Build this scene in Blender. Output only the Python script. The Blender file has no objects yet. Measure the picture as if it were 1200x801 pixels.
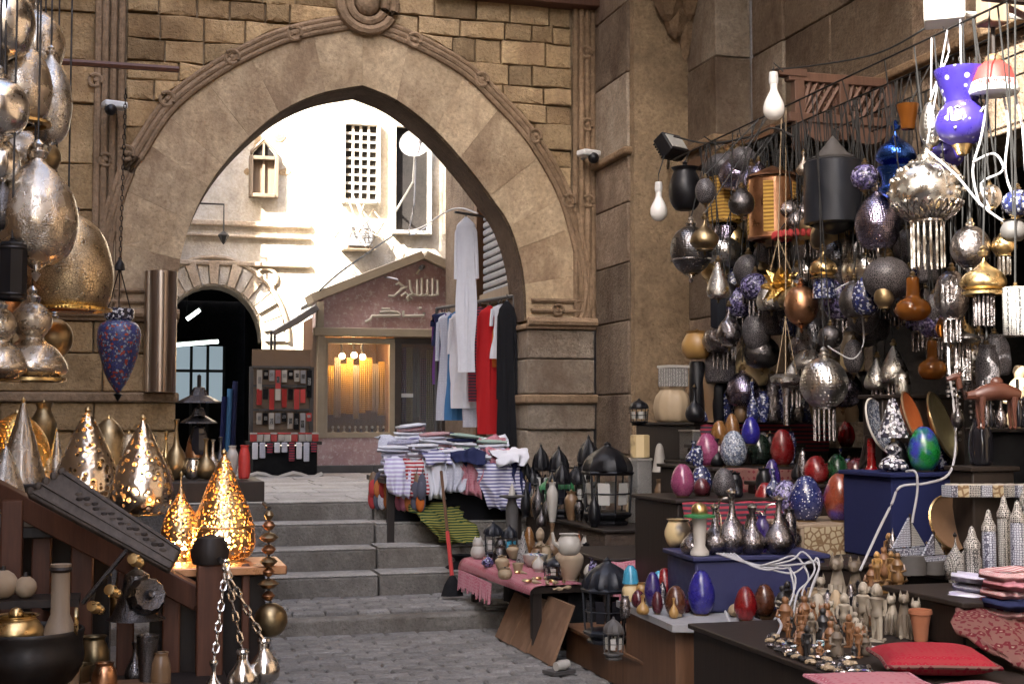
import bpy, bmesh, math, random
from mathutils import Vector, Matrix, noise
random.seed(7)
R = math.radians
scene = bpy.context.scene
COL = scene.collection

# ------------------------------------------------------------------ camera
YAW, PITCH, FPX = R(15.7), math.atan(89.5/1600), 1600.0
CAM = Vector((0, 0, 1.53))
cd = bpy.data.cameras.new('camera'); cam = bpy.data.objects.new('camera', cd); COL.objects.link(cam)
cam.location = CAM; cam.rotation_euler = (math.pi/2 + PITCH, 0, -YAW)
cd.lens = 48.0; cd.sensor_width = 36.0; cd.clip_end = 300
scene.camera = cam
# ------------------------------------------------------------------ sky and sun
SUN = Vector((.6, .5, -.62)).normalized()
w = bpy.data.worlds.new('World'); scene.world = w; w.use_nodes = True
nt = w.node_tree; bg = nt.nodes['Background']
sky = nt.nodes.new('ShaderNodeTexSky'); sky.sky_type = 'NISHITA'; sky.sun_disc = False; sky.dust_density = 4.0; sky.air_density = .8; sky.ozone_density = .5
sky.sun_elevation = math.asin(-SUN.z); sky.sun_rotation = math.atan2(-SUN.x, -SUN.y)
nt.links.new(sky.outputs[0], bg.inputs[0]); bg.inputs[1].default_value = 0.15
sl = bpy.data.lights.new('sun', 'SUN'); so = bpy.data.objects.new('sun', sl); COL.objects.link(so)
sl.energy = 3.6; sl.angle = R(.5); sl.color = (1, .95, .86)
so.rotation_euler = SUN.to_track_quat('-Z', 'Y').to_euler(); so.location = (-6, -6, 20)
scene.view_settings.view_transform = 'Standard'; scene.view_settings.look = 'None'
scene.view_settings.exposure = 3.2; scene.view_settings.gamma = 1
cy = scene.cycles; cy.max_bounces = 7; cy.diffuse_bounces = 3; cy.glossy_bounces = 3; cy.transmission_bounces = 3; cy.transparent_max_bounces = 6
scene.render.resolution_x = 1024; scene.render.resolution_y = 683

# ------------------------------------------------------------------ pixel -> place
fw = Vector((math.sin(YAW)*math.cos(PITCH), math.cos(YAW)*math.cos(PITCH), math.sin(PITCH)))
rt = Vector((math.cos(YAW), -math.sin(YAW), 0)); up = rt.cross(fw)
def ray(x, y): return fw + rt*((x-600)/FPX) + up*((400.5-y)/FPX)
def P(x, y, d): return CAM + ray(x, y)*d
def aty(x, y, Y): r = ray(x, y); return CAM + r*(Y/r.y)
def atx(x, y, X): r = ray(x, y); return CAM + r*(X/r.x)
def atz(x, y, Z): r = ray(x, y); return CAM + r*((Z-CAM.z)/r.z)
def dep(p): return (Vector(p)-CAM).dot(fw)

# ------------------------------------------------------------------ mesh helpers
class MB:
    def __init__(s): s.v = []; s.f = []
    def add(s, vs, fs):
        o = len(s.v); s.v += [tuple(v) for v in vs]; s.f += [tuple(i+o for i in f) for f in fs]; return s
    def box(s, c, d, rz=0, m=None, taper=1.0):
        x, y, z = d[0]/2, d[1]/2, d[2]/2
        vs = [Vector((a*x*(taper if k > 0 else 1), b*y*(taper if k > 0 else 1), k*z)) for k in (-1, 1) for a, b in ((-1, -1), (1, -1), (1, 1), (-1, 1))]
        rot = m if m is not None else Matrix.Rotation(rz, 3, 'Z')
        vs = [rot @ v + Vector(c) for v in vs]
        return s.add(vs, [(3, 2, 1, 0), (4, 5, 6, 7), (0, 1, 5, 4), (1, 2, 6, 5), (2, 3, 7, 6), (3, 0, 4, 7)])
    def lathe(s, prof, n=20, c=(0, 0, 0), rib=0, ribn=8, ph=0, sx=1, sy=1):
        c = Vector(c); vs = []; fs = []; rows = []
        for r, z in prof:
            if r < 1e-5:
                rows.append([len(vs)]); vs.append(c+Vector((0, 0, z)))
            else:
                row = []
                for i in range(n):
                    a = 2*math.pi*i/n + ph
                    rr = r*(1 + rib*math.cos(ribn*a)) if rib else r
                    row.append(len(vs)); vs.append(c+Vector((rr*math.cos(a)*sx, rr*math.sin(a)*sy, z)))
                rows.append(row)
        for a, b in zip(rows, rows[1:]):
            if len(a) == 1 and len(b) == 1: continue
            if len(a) == 1:
                for i in range(n): fs.append((a[0], b[(i+1) % n], b[i]))
            elif len(b) == 1:
                for i in range(n): fs.append((a[i], a[(i+1) % n], b[0]))
            else:
                for i in range(n): fs.append((a[i], a[(i+1) % n], b[(i+1) % n], b[i]))
        return s.add(vs, fs)
    def tube(s, pts, r, n=6):
        pts = [Vector(p) for p in pts]; k = len(pts)
        if k < 2: return s
        vs = []; fs = []
        for i, p in enumerate(pts):
            t = (pts[min(i+1, k-1)]-pts[max(i-1, 0)]).normalized()
            u = t.cross(Vector((0, 0, 1)) if abs(t.z) < .9 else Vector((1, 0, 0))).normalized(); v = t.cross(u)
            rr = r[i] if isinstance(r, (list, tuple)) else r
            for j in range(n):
                a = 2*math.pi*j/n; vs.append(p+(u*math.cos(a)+v*math.sin(a))*rr)
        for i in range(k-1):
            for j in range(n): fs.append((i*n+j, i*n+(j+1) % n, (i+1)*n+(j+1) % n, (i+1)*n+j))
        fs.append(tuple(range(n-1, -1, -1))); fs.append(tuple(range((k-1)*n, k*n)))
        return s.add(vs, fs)
    def prism(s, poly, y0, y1, fr=None):
        # polygon given in (x, z), extruded along y
        n = len(poly); g = fr or (lambda x, y, z: Vector((x, y, z)))
        vs = [g(x, y0, z) for x, z in poly]+[g(x, y1, z) for x, z in poly]
        fs = [tuple(range(n)), tuple(range(2*n-1, n-1, -1))]+[(i, i+n, (i+1) % n+n, (i+1) % n) for i in range(n)]
        return s.add(vs, fs)
    def ball(s, c, r, n=10, sc=(1, 1, 1)):
        k = n//2+1
        pr = [(math.sin(math.pi*i/k)*r, -math.cos(math.pi*i/k)*r*sc[2]) for i in range(k+1)]
        pr[0] = (0, pr[0][1]); pr[-1] = (0, pr[-1][1])
        return s.lathe(pr, n, c, sx=sc[0], sy=sc[1])
    def build(s, name, mat, parent=None, smooth=True, loc=None, ang=.7, bevel=0, seg=2):
        me = bpy.data.meshes.new(name); me.from_pydata(s.v, [], s.f); me.validate()
        if isinstance(mat, str): mat = MT[mat]
        me.materials.append(mat)
        b = bmesh.new(); b.from_mesh(me); bmesh.ops.recalc_face_normals(b, faces=b.faces); b.to_mesh(me); b.free()
        if smooth:
            me.polygons.foreach_set('use_smooth', [True]*len(me.polygons)); me.set_sharp_from_angle(angle=ang)
        o = bpy.data.objects.new(name, me); COL.objects.link(o)
        if parent: o.parent = parent
        if loc is not None: o.location = loc
        if bevel:
            md = o.modifiers.new('bevel', 'BEVEL'); md.width = bevel; md.segments = seg; md.limit_method = 'ANGLE'
        return o
def tag(o, label, cat, group=None):
    o['label'] = label; o['category'] = cat
    if group: o['group'] = group
    return o
def thing(name, label, cat, loc=(0, 0, 0), rz=0, group=None):
    o = bpy.data.objects.new(name, None); COL.objects.link(o); o.empty_display_size = .05
    o.location = loc; o.rotation_euler = (0, 0, rz)
    return tag(o, label, cat, group)
def struct(o): o['kind'] = 'structure'; return o
def piece(name, me, parent, loc=(0, 0, 0), rz=0, sc=None):
    o = bpy.data.objects.new(name, me); COL.objects.link(o); o.parent = parent
    o.location = loc; o.rotation_euler = (0, 0, rz)
    if sc: o.scale = sc
    return o
def cat_rom(pts, k=4):
    out = []
    n = len(pts)
    for i in range(n-1):
        p0, p1, p2, p3 = [Vector(pts[max(0, min(n-1, j))]) for j in (i-1, i, i+1, i+2)]
        for j in range(k):
            t = j/k
            out.append(.5*((2*p1)+(p2-p0)*t+(2*p0-5*p1+4*p2-p3)*t*t+(3*p1-p0-3*p2+p3)*t**3))
    out.append(Vector(pts[-1])); return out
def sprof(pts, h, r, k=3):
    q = cat_rom([Vector((a, b, 0)) for a, b in pts], k)
    return [(max(0, p.x)*r if p.x > .004 else 0, p.y*h) for p in q]

# ------------------------------------------------------------------ materials
MT = {}
class N:
    def __init__(s, name, rough=.6, metal=0, spec=.5):
        m = bpy.data.materials.new(name); m.use_nodes = True; MT[name] = m
        s.m = m; s.t = m.node_tree; s.b = s.t.nodes['Principled BSDF']; s.out = s.t.nodes['Material Output']
        s.b.inputs['Roughness'].default_value = rough; s.b.inputs['Metallic'].default_value = metal
        s.b.inputs['Specular IOR Level'].default_value = spec
        tc = s.n('ShaderNodeTexCoord'); oi = s.n('ShaderNodeObjectInfo'); s.rnd = oi.outputs['Random']
        mx = s.n('ShaderNodeVectorMath'); mx.operation = 'ADD'
        ml = s.n('ShaderNodeMath'); ml.operation = 'MULTIPLY'; ml.inputs[1].default_value = 37.0
        s.l(s.rnd, ml.inputs[0]); s.l(tc.outputs['Object'], mx.inputs[0]); s.l(ml.outputs[0], mx.inputs[1]); s.co = mx.outputs[0]; s.raw = tc.outputs['Object']
    def n(s, t, **k):
        x = s.t.nodes.new(t)
        for a, b in k.items(): setattr(x, a, b)
        return x
    def l(s, a, b): s.t.links.new(a, b)
    def scl(s, v, co=None):
        x = s.n('ShaderNodeMapping'); x.inputs['Scale'].default_value = v if isinstance(v, (tuple, list)) else (v, v, v)
        s.l(co or s.co, x.inputs[0]); return x.outputs[0]
    def noise(s, sc, det=5, rough=.6, co=None):
        x = s.n('ShaderNodeTexNoise'); x.inputs['Detail'].default_value = det; x.inputs['Roughness'].default_value = rough
        if isinstance(sc, (tuple, list)): s.l(s.scl(sc, co), x.inputs[0]); x.inputs['Scale'].default_value = 1
        else: s.l(co or s.co, x.inputs[0]); x.inputs['Scale'].default_value = sc
        return x.outputs[0]
    def vor(s, sc, feat='F1', out=0, rnd=1, co=None):
        x = s.n('ShaderNodeTexVoronoi', feature=feat); x.inputs['Scale'].default_value = sc
        x.inputs['Randomness'].default_value = rnd; s.l(co or s.co, x.inputs[0]); return x.outputs[out]
    def ramp(s, f, stops, interp='LINEAR'):
        x = s.n('ShaderNodeValToRGB'); x.color_ramp.interpolation = interp
        e = x.color_ramp.elements
        while len(e) < len(stops): e.new(.5)
        for q, (p, c) in zip(e, stops): q.position = p; q.color = (c, c, c, 1) if not isinstance(c, (tuple, list)) else (*c[:3], 1)
        s.l(f, x.inputs[0]); return x.outputs[0]
    def mix(s, f, a, b, mode='MIX'):
        x = s.n('ShaderNodeMix', data_type='RGBA', blend_type=mode)
        for i, v in ((0, f), (6, a), (7, b)):
            if isinstance(v, (int, float)): x.inputs[i].default_value = v if i == 0 else (v, v, v, 1)
            elif isinstance(v, (tuple, list)): x.inputs[i].default_value = (*v[:3], 1)
            else: s.l(v, x.inputs[i])
        return x.outputs[2]
    def mth(s, op, a, b=None):
        x = s.n('ShaderNodeMath', operation=op)
        for i, v in ((0, a), (1, b)):
            if v is None: continue
            if isinstance(v, (int, float)): x.inputs[i].default_value = v
            else: s.l(v, x.inputs[i])
        return x.outputs[0]
    def bump(s, h, st=.3, dist=.01):
        x = s.n('ShaderNodeBump'); x.inputs['Strength'].default_value = st; x.inputs['Distance'].default_value = dist
        s.l(h, x.inputs['Height']); s.l(x.outputs[0], s.b.inputs['Normal'])
    def col(s, c):
        if isinstance(c, (tuple, list)): s.b.inputs['Base Color'].default_value = (*c[:3], 1)
        else: s.l(c, s.b.inputs['Base Color'])
        return s
    def rough(s, c): s.l(c, s.b.inputs['Roughness']); return s
def lerp(a, b, t): return tuple(x+(y-x)*t for x, y in zip(a, b))
def dk(c, k): return tuple(x*k for x in c)

def stone(name, c, c2, var=.25, bs=.5, sc=1.0, stain=None):
    n = N(name, .92, 0, .2)
    big = n.noise(1.7*sc, 4, .6); fine = n.noise(28*sc, 6, .7); mid = n.noise(7*sc, 5, .65)
    base = n.mix(n.ramp(big, [(.35, 0), (.68, 1)]), c, c2)
    base = n.mix(n.mth('MULTIPLY', n.ramp(mid, [(.45, 0), (.75, 1)]), .45), base, dk(c2, .45))
    base = n.mix(.5, base, n.ramp(fine, [(.32, .18), (.68, .82)]), 'OVERLAY')
    if stain: base = n.mix(n.mth('MULTIPLY', n.ramp(n.noise((1.1, 1.1, .5), 6, .7), [(.48, 0), (.62, 1)]), .65), base, stain)
    v = n.ramp(n.rnd, [(0, 1-var), (1, 1+var*.4)])
    base = n.mix(1.0, base, v, 'MULTIPLY'); n.col(base)
    h = n.mth('ADD', n.mth('MULTIPLY', mid, 1.2), n.mth('MULTIPLY', fine, .6))
    pit = n.ramp(n.vor(20*sc), [(0, 0), (.22, 1)])
    n.bump(n.mth('ADD', h, n.mth('MULTIPLY', pit, .35)), bs, .02); return n.m
stone('stone_gold', (.50, .36, .205), (.36, .245, .13), .45, 1.0, 1.2, (.22, .14, .08))
stone('stone_gold_left', (.52, .36, .19), (.36, .23, .11), .45, 1.0, 1.2, (.20, .12, .06))
stone('stone_arch', (.54, .41, .26), (.40, .285, .17), .12, .6, 1.0, (.17, .10, .06))
stone('stone_trim', (.33, .225, .14), (.22, .145, .085), .2, .7)
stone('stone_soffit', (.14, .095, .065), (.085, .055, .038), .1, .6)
stone('stone_pillar', (.30, .228, .165), (.20, .145, .10), .45, .9, 1.3, (.10, .062, .045))
stone('stone_grey', (.38, .32, .25), (.26, .20, .145), .35, .8, 1.3, (.16, .105, .07))
stone('mortar', (.34, .245, .15), (.22, .155, .095), .05, 1.0)
stone('facade', (.72, .68, .60), (.60, .53, .43), .06, .6, .9, (.42, .35, .26))
stone('facade_trim', (.62, .52, .40), (.48, .37, .26), .06, .4)
stone('facade_worn', (.50, .38, .24), (.33, .22, .12), .06, .6)
stone('paver', (.25, .237, .222), (.185, .175, .163), .25, .6, 2)
stone('joint', (.155, .142, .128), (.11, .10, .09), .02, .8, 2)
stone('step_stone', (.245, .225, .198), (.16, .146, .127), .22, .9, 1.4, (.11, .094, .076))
stone('skylit_tread_stone', (.40, .38, .35), (.28, .265, .245), .12, .6, 1.4, (.22, .20, .17))
stone('landing_stone', (.42, .40, .375), (.32, .305, .285), .15, .4, 1.4, (.24, .22, .2))
stone('plaster_far', (.33, .26, .19), (.25, .19, .13), .05, .3, .6)
stone('dark_stone', (.10, .075, .06), (.06, .045, .035), .15, .6)
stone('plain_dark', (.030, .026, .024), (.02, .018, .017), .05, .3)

def metal(name, c, rough=.3, sc=40, eng=0, tarn=.5, dark=None, spots=False):
    n = N(name, rough, 1)
    dark = dark or dk(c, .25)
    t = n.ramp(n.noise(9, 5, .65), [(.38, 0), (.72, 1)])
    base = n.mix(n.mth('MULTIPLY', t, tarn), c, dark)
    h = n.noise(60, 3)
    if eng:
        e = n.vor(sc, 'DISTANCE_TO_EDGE'); lin = n.ramp(e, [(.02, 0), (.10, 1)])
        base = n.mix(lin, n.mix(eng, base, dk(dark, .5)), base)
        h = n.mth('ADD', n.mth('MULTIPLY', h, .25), lin)
    n.col(base); n.rough(n.ramp(n.noise(14, 4), [(.3, max(.05, rough-.1)), (.75, min(1, rough+.22))]))
    n.bump(h, .35 if eng else .12, .004); return n.m
metal('silver', (.70, .66, .60), .2, tarn=.25)
metal('silver_engraved', (.66, .63, .58), .27, 95, .6)
metal('brass', (.66, .47, .22), .28, tarn=.5)
metal('brass_engraved', (.58, .46, .30), .3, 75, .7)
metal('brass_old', (.36, .27, .15), .38, tarn=.7)
metal('brass_grey', (.56, .49, .40), .2, 120, .12, .22)
metal('copper', (.50, .26, .14), .32, tarn=.6)
metal('gunmetal', (.15, .14, .14), .3, 90, .6, .5)
metal('dark_silver', (.32, .29, .29), .22, 100, .8, .5)
metal('iron', (.05, .046, .044), .5, tarn=.4)
n = N('tin', .28, 1); g = n.noise((30, 30, .6), 4, .6); n.col(n.mix(n.ramp(g, [(.35, 0), (.65, 1)]), (.50, .43, .37), (.20, .13, .09)))
def pierced(name, c, sc, hole=.3, rough=.28, dark=None, rnd=.2):
    n = N(name, rough, 1); d = n.vor(sc, 'F1', 0, rnd); t = n.ramp(n.noise(9, 4), [(.38, 0), (.72, 1)])
    n.col(n.mix(n.mth('MULTIPLY', t, .4), c, dark or dk(c, .3)))
    mask = n.ramp(d, [(hole, 1), (hole+.03, 0)])
    rim = n.ramp(d, [(hole, 0), (hole+.25, 1)]); n.bump(rim, .3, .004)
    tr = n.n('ShaderNodeBsdfTransparent'); ms = n.n('ShaderNodeMixShader')
    n.l(mask, ms.inputs[0]); n.l(n.b.outputs[0], ms.inputs[1]); n.l(tr.outputs[0], ms.inputs[2]); n.l(ms.outputs[0], n.out.inputs[0]); return n.m
pierced('brass_pierced', (.70, .50, .27), 58, .40, .28, None, .7)
pierced('cone_pierced', (.66, .57, .46), 30, .33, .24, None, .85)
pierced('gold_pierced', (.80, .52, .16), 60, .28)
pierced('silver_pierced', (.70, .68, .65), 48, .26)
pierced('black_pierced', (.17, .165, .17), 60, .3, .3)
pierced('blue_pierced', (.05, .15, .62), 62, .22, .25)
pierced('violet_pierced', (.30, .27, .36), 70, .28, .25)
def lace(name, c, c2, sc, rnd=1):
    n = N(name, .45, 0, .4); e = n.vor(sc, 'DISTANCE_TO_EDGE', 0, rnd); n.col(n.mix(n.ramp(e, [(.09, 0), (.14, 1)]), c, c2)); return n.m
lace('lace_dark', (.11, .10, .105), (.006, .006, .008), 85)
lace('inlay_black', (.45, .43, .40), (.012, .012, .012), 120, .35)
lace('inlay_white', (.03, .03, .03), (.36, .35, .33), 120, .3)
lace('inlay_blue', (.06, .06, .09), (.36, .38, .43), 90, .4)
lace('picture_panel', (.16, .10, .05), (.36, .30, .2), 26, 1)
def mosaic(name, cols, sc, rough=.18, grout=(.02, .02, .02), g=.06):
    n = N(name, rough, 0, .6)
    cell = n.vor(sc, 'F1', 1); sep = n.n('ShaderNodeSeparateColor'); n.l(cell, sep.inputs[0])
    k = len(cols); c = n.ramp(sep.outputs[0], [(i/k, q) for i, q in enumerate(cols)], 'CONSTANT')
    e = n.vor(sc, 'DISTANCE_TO_EDGE'); n.col(n.mix(n.ramp(e, [(g*.5, 0), (g, 1)]), grout, c)); n.bump(n.ramp(e, [(0, 0), (.15, 1)]), .3, .003); return n.m
mosaic('mosaic_blue_red', [(.03, .035, .13), (.30, .04, .025), (.025, .04, .16), (.20, .24, .30), (.035, .045, .16)], 64, .4)
mosaic('mosaic_white', [(.55, .55, .58), (.02, .02, .04), (.35, .35, .42), (.02, .02, .03)], 55)
mosaic('mosaic_grey', [(.30, .34, .40), (.16, .19, .26), (.40, .42, .46), (.10, .12, .18)], 80)
mosaic('mosaic_violet', [(.06, .05, .14), (.18, .15, .34), (.02, .02, .05), (.30, .28, .45)], 70)
mosaic('mosaic_navy', [(.015, .02, .08), (.02, .03, .14), (.35, .37, .45), (.015, .02, .07)], 75)
mosaic('beads', [(.05, .35, .38), (.5, .55, .55), (.10, .08, .28), (.06, .25, .45), (.45, .40, .42)], 60)
mosaic('trinkets', [(.5, .5, .5), (.35, .03, .04), (.06, .05, .05), (.6, .6, .62), (.1, .12, .25)], 60, .5)
def paint(name, c, rough=.12, dots=None, sc=40, c2=None, spec=.6):
    n = N(name, rough, 0, spec); base = c
    if c2: base = n.mix(n.ramp(n.noise(4, 3), [(.45, 0), (.55, 1)]), c, c2)
    else: base = n.mix(n.mth('MULTIPLY', n.noise(12, 4), .5), c, dk(c, .45))
    if name.startswith('egg_'): base = n.mix(n.mth('MULTIPLY', n.ramp(n.vor(55, 'DISTANCE_TO_EDGE'), [(.02, 1), (.06, 0)]), .55), base, dk(c, .15)); base = n.mix(n.mth('MULTIPLY', n.ramp(n.noise(7, 4, .7), [(.52, 0), (.66, 1)]), .35), base, lerp(c, (.3, .28, .26), .4))
    if dots: base = n.mix(n.ramp(n.vor(sc, 'F1', 0, .6), [(.2, 0), (.26, 1)]), dots, base)
    n.col(base); n.rough(n.ramp(n.noise(9, 5, .7), [(.35, rough), (.7, min(1, rough+.3))])); n.bump(n.noise(30, 3), .06, .004); return n.m
for nm, c in dict(egg_red=(.20, .008, .010), egg_pink=(.26, .055, .13), egg_blue=(.02, .016, .20), egg_violet=(.03, .015, .12), egg_brown=(.08, .025, .012),
                  egg_green=(.008, .06, .02), egg_dark=(.010, .018, .013), egg_orange=(.22, .10, .03), egg_maroon=(.08, .013, .02)).items(): paint(nm, c)
paint('egg_dotted', (.018, .025, .11), .15, (.6, .6, .62), 55)
paint('egg_two', (.008, .16, .03), .12, None, 40, (.03, .03, .30))
paint('egg_swirl', (.18, .035, .015), .12, None, 40, (.05, .03, .20))
paint('vase_blue', (.035, .022, .22), .2, (.5, .5, .55), 18)
paint('bone', (.36, .27, .165), .5); paint('bone_tiger', (.55, .42, .22), .35, None, 40, (.05, .035, .02))
paint('ceramic_white', (.46, .43, .38), .4); paint('jar_floral', (.36, .31, .27), .4, (.26, .02, .02), 22)
paint('beige_pot', (.34, .27, .19), .75, None, 40, (.28, .21, .14), .2); paint('brown_glaze', (.17, .10, .05), .35); paint('terracotta', (.36, .13, .06), .8)
paint('plate_brown', (.15, .085, .045), .4); paint('plate_green', (.12, .10, .05), .4); paint('plate_orange', (.48, .12, .03), .4)
paint('white_plastic', (.70, .70, .68), .4); paint('cable_white', (.40, .40, .42), .5); paint('cable_black', (.015, .015, .015), .6)
paint('black_metal', (.007, .007, .009), .28, spec=.35); paint('black_soft', (.008, .008, .009), .7, spec=.2); paint('slate_metal', (.012, .014, .02), .3, spec=.35)
paint('red_paint', (.45, .03, .025), .45); paint('green_paint', (.02, .16, .05), .4); paint('blue_cloth_plastic', (.018, .021, .09), .5)
paint('teal', (.01, .20, .22), .6); paint('grey_paint', (.30, .30, .31), .5); paint('dull_grey', (.065, .06, .057), .55); paint('amber_drum', (.35, .20, .06), .3)
paint('statue_grey', (.30, .26, .20), .5, None, 40, (.10, .075, .05)); paint('statue_wood', (.20, .09, .035), .35); paint('statue_gold', (.42, .24, .08), .3, None, 40, (.12, .06, .02))
paint('camel_wood', (.11, .035, .02), .3); paint('statue_black', (.02, .018, .018), .35); paint('kiosk_trim', (.38, .315, .22), .5); paint('kiosk_frame', (.045, .03, .02), .4)
paint('sign_letter', (.66, .62, .52), .4); paint('blue_glass', (.05, .28, .42), .15); paint('skin_plastic', (.55, .50, .46), .5); paint('cardboard', (.22, .13, .08), .85, None, 40, (.17, .10, .06), .2)
paint('red_lamp_glass', (.22, .006, .008), .1)
def glassy(name, c, tr=.5, rough=.05):
    n = N(name, rough, 0, .5); n.col(c)
    t = n.n('ShaderNodeBsdfTransparent'); t.inputs[0].default_value = (*c, 1); ms = n.n('ShaderNodeMixShader'); ms.inputs[0].default_value = tr
    n.l(n.b.outputs[0], ms.inputs[1]); n.l(t.outputs[0], ms.inputs[2]); n.l(ms.outputs[0], n.out.inputs[0]); return n.m
glassy('amber_glass', (.26, .09, .015), .4); glassy('pane_glass', (.75, .78, .8), .9); glassy('frosted', (.55, .54, .50), .25, .5); glassy('bulb_glass', (.92, .90, .86), .15, .12)
glassy('smoke_glass', (.015, .015, .02), .1, .06)
def emit(name, c, s):
    n = N(name); n.b.inputs['Emission Color'].default_value = (*c, 1); n.b.inputs['Emission Strength'].default_value = s; n.col(c); return n.m
emit('glow_warm', (1, .52, .18), 12); emit('glow_tube', (.85, 1, .92), .9); emit('glow_shop', (.62, .78, .88), .045); emit('glow_spot', (1, .66, .3), 5)
def wood(name, c, c2, rough=.55, sc=1, v=.25):
    n = N(name, rough, 0, .35); g = n.noise((3*sc, 3*sc, 40*sc) if False else (28*sc, 28*sc, 2.2*sc), 5, .7)
    base = n.mix(n.ramp(g, [(.3, 0), (.7, 1)]), c, c2); base = n.mix(n.mth('MULTIPLY', n.noise(5, 4), .4), base, dk(c2, .5))
    n.col(n.mix(1.0, base, n.ramp(n.rnd, [(0, 1-v), (1, 1)]), 'MULTIPLY')); n.bump(g, .35, .004); return n.m
wood('wood_red', (.15, .058, .03), (.075, .027, .014)); wood('wood_dark', (.028, .018, .013), (.014, .009, .007)); wood('wood_carved', (.12, .095, .078), (.05, .038, .03), .7)
wood('wood_brown', (.20, .10, .05), (.11, .052, .025)); wood('wood_lattice', (.17, .09, .06), (.10, .052, .035)); wood('wood_beam', (.17, .075, .045), (.10, .042, .027)); wood('wood_pale', (.36, .28, .20), (.26, .19, .13))
def fabric(name, c, c2=None, stripe=0, axis=2, sc=30, patt=None, rough=.95):
    n = N(name, rough, 0, .15); base = n.mix(n.mth('MULTIPLY', n.noise(25, 4), .35), c, dk(c, .55))
    if stripe:
        wv = n.n('ShaderNodeTexWave', wave_type='BANDS', bands_direction='XYZ'[axis]); wv.inputs['Scale'].default_value = stripe; wv.inputs['Distortion'].default_value = .6
        n.l(n.co, wv.inputs[0]); base = n.mix(n.ramp(wv.outputs[1], [(.48, 0), (.54, 1)]), base, c2)
    elif c2: vv = n.n('ShaderNodeTexVoronoi', distance='MANHATTAN'); vv.inputs['Scale'].default_value = patt or 25; vv.inputs['Randomness'].default_value = .25; n.l(n.co, vv.inputs[0]); base = n.mix(n.ramp(vv.outputs[0], [(.20, 1), (.25, 0), (.60, 0), (.64, .35)]), base, c2)
    n.col(base); n.bump(n.noise(160, 2), .25, .002); return n.m
fabric('cloth_white', (.66, .66, .70)); fabric('cloth_lilac', (.46, .42, .60), (.66, .66, .72), 9); fabric('cloth_stripe', (.62, .62, .68), (.14, .13, .26), 11); fabric('cloth_navy', (.02, .025, .07))
fabric('cloth_red', (.42, .018, .02)); fabric('cloth_black', (.012, .012, .014)); fabric('cloth_denim', (.06, .17, .34)); fabric('cloth_pale', (.56, .57, .63), (.30, .30, .38), 0, 2, 30, 35)
fabric('cloth_red_stripe', (.36, .03, .04), (.60, .55, .55), 10); fabric('cloth_green', (.36, .46, .38)); fabric('cloth_pink', (.42, .13, .17), (.5, .35, .36), 0, 2, 30, 45); fabric('rug_pink', (.36, .10, .13), (.44, .28, .28), 0, 2, 30, 30)
fabric('cloth_maroon', (.11, .014, .02), (.24, .18, .14), 0, 2, 30, 24); fabric('pillow_red', (.30, .012, .028), (.24, .06, .05), 0, 2, 30, 42); fabric('cloth_orange', (.55, .14, .03)); fabric('cloth_gold', (.50, .30, .07), (.22, .12, .03), 12)
fabric('cloth_purple', (.14, .05, .20)); fabric('cloth_plaid', (.015, .045, .018), (.22, .20, .05), 16); fabric('cloth_blue', (.013, .017, .065)); fabric('awning_grey', (.55, .55, .56))
fabric('slipper_red', (.40, .05, .05)); fabric('slipper_pink', (.44, .14, .19)); fabric('slipper_orange', (.48, .16, .05)); fabric('slipper_grey', (.10, .10, .13))
fabric('cloth_dark_stripe', (.05, .045, .06), (.30, .04, .06), 10)
n = N('marble_red', .3, 0, .4); e = n.noise(5, 7, .7); n.col(n.mix(n.ramp(n.noise(16, 6, .75), [(.52, 0), (.62, 1)]), n.mix(n.ramp(e, [(.35, 0), (.65, 1)]), (.50, .35, .34), (.37, .23, .23)), (.58, .50, .49)))
n = N('lattice_panel', .6); n.col((.7, .66, .58))

# ================================================================== THE SETTING
LZ, KZ = .815, .135          # landing and kerb-step heights
def sheet(name, x0, x1, y0, y1, z, mat, th=.05):
    return MB().box(((x0+x1)/2, (y0+y1)/2, z-th/2), (x1-x0, y1-y0, th)).build(name, mat, smooth=False)
struct(sheet('ground', -60, 60, -60, 60, -.16, 'joint'))
street = struct(sheet('street', -2.6, 5.9, -8, 9.78, -.014, 'joint', .14))
def bricklike(lx, ly, lz, bev, jit, seed):
    rr = random.Random(seed); b = MB()
    q = [(-lx/2, -ly/2), (lx/2, -ly/2), (lx/2, ly/2), (-lx/2, ly/2)]
    vs = [(x, y, -lz) for x, y in q]+[(x, y, -bev) for x, y in q]
    vs += [((abs(x)-bev)*math.copysign(1, x)+rr.uniform(-jit, jit), (abs(y)-bev)*math.copysign(1, y)+rr.uniform(-jit, jit), rr.uniform(-jit, jit)*.5) for x, y in q]
    fs = [(0, 1, 5, 4), (1, 2, 6, 5), (2, 3, 7, 6), (3, 0, 4, 7), (4, 5, 9, 8), (5, 6, 10, 9), (6, 7, 11, 10), (7, 4, 8, 11), (8, 9, 10, 11)]
    b.add(vs, fs); me = bpy.data.meshes.new('brick'); me.from_pydata(b.v, [], b.f); me.materials.append(MT['paver']); return me
BR = [bricklike(.225, .108, .05, .012, .004, i) for i in range(8)]
def pave(parent, x0, x1, y0, y1, z):
    r = 0; y = y0+.06
    while y < y1-.03:
        x = x0+(.1175 if r % 2 else 0)+random.uniform(-.02, .02)
        while x < x1:
            piece('brick', random.choice(BR), parent, (x+random.uniform(-.004, .004), y+random.uniform(-.004, .004), z+random.uniform(-.005, .004)), random.uniform(-.02, .02))
            x += .237
        y += .1195; r += 1
pave(street, .72, 2.8, 7.0, 9.75, .004)
plat = MB().box((1.2, 10.28, KZ/2-.16), (7.4, 1.0, KZ-.008+.28)).build('kerb_step', 'step_stone', bevel=.02); struct(plat)
pave(plat, .8, 2.9, 9.9, 10.72, KZ+.006)
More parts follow.
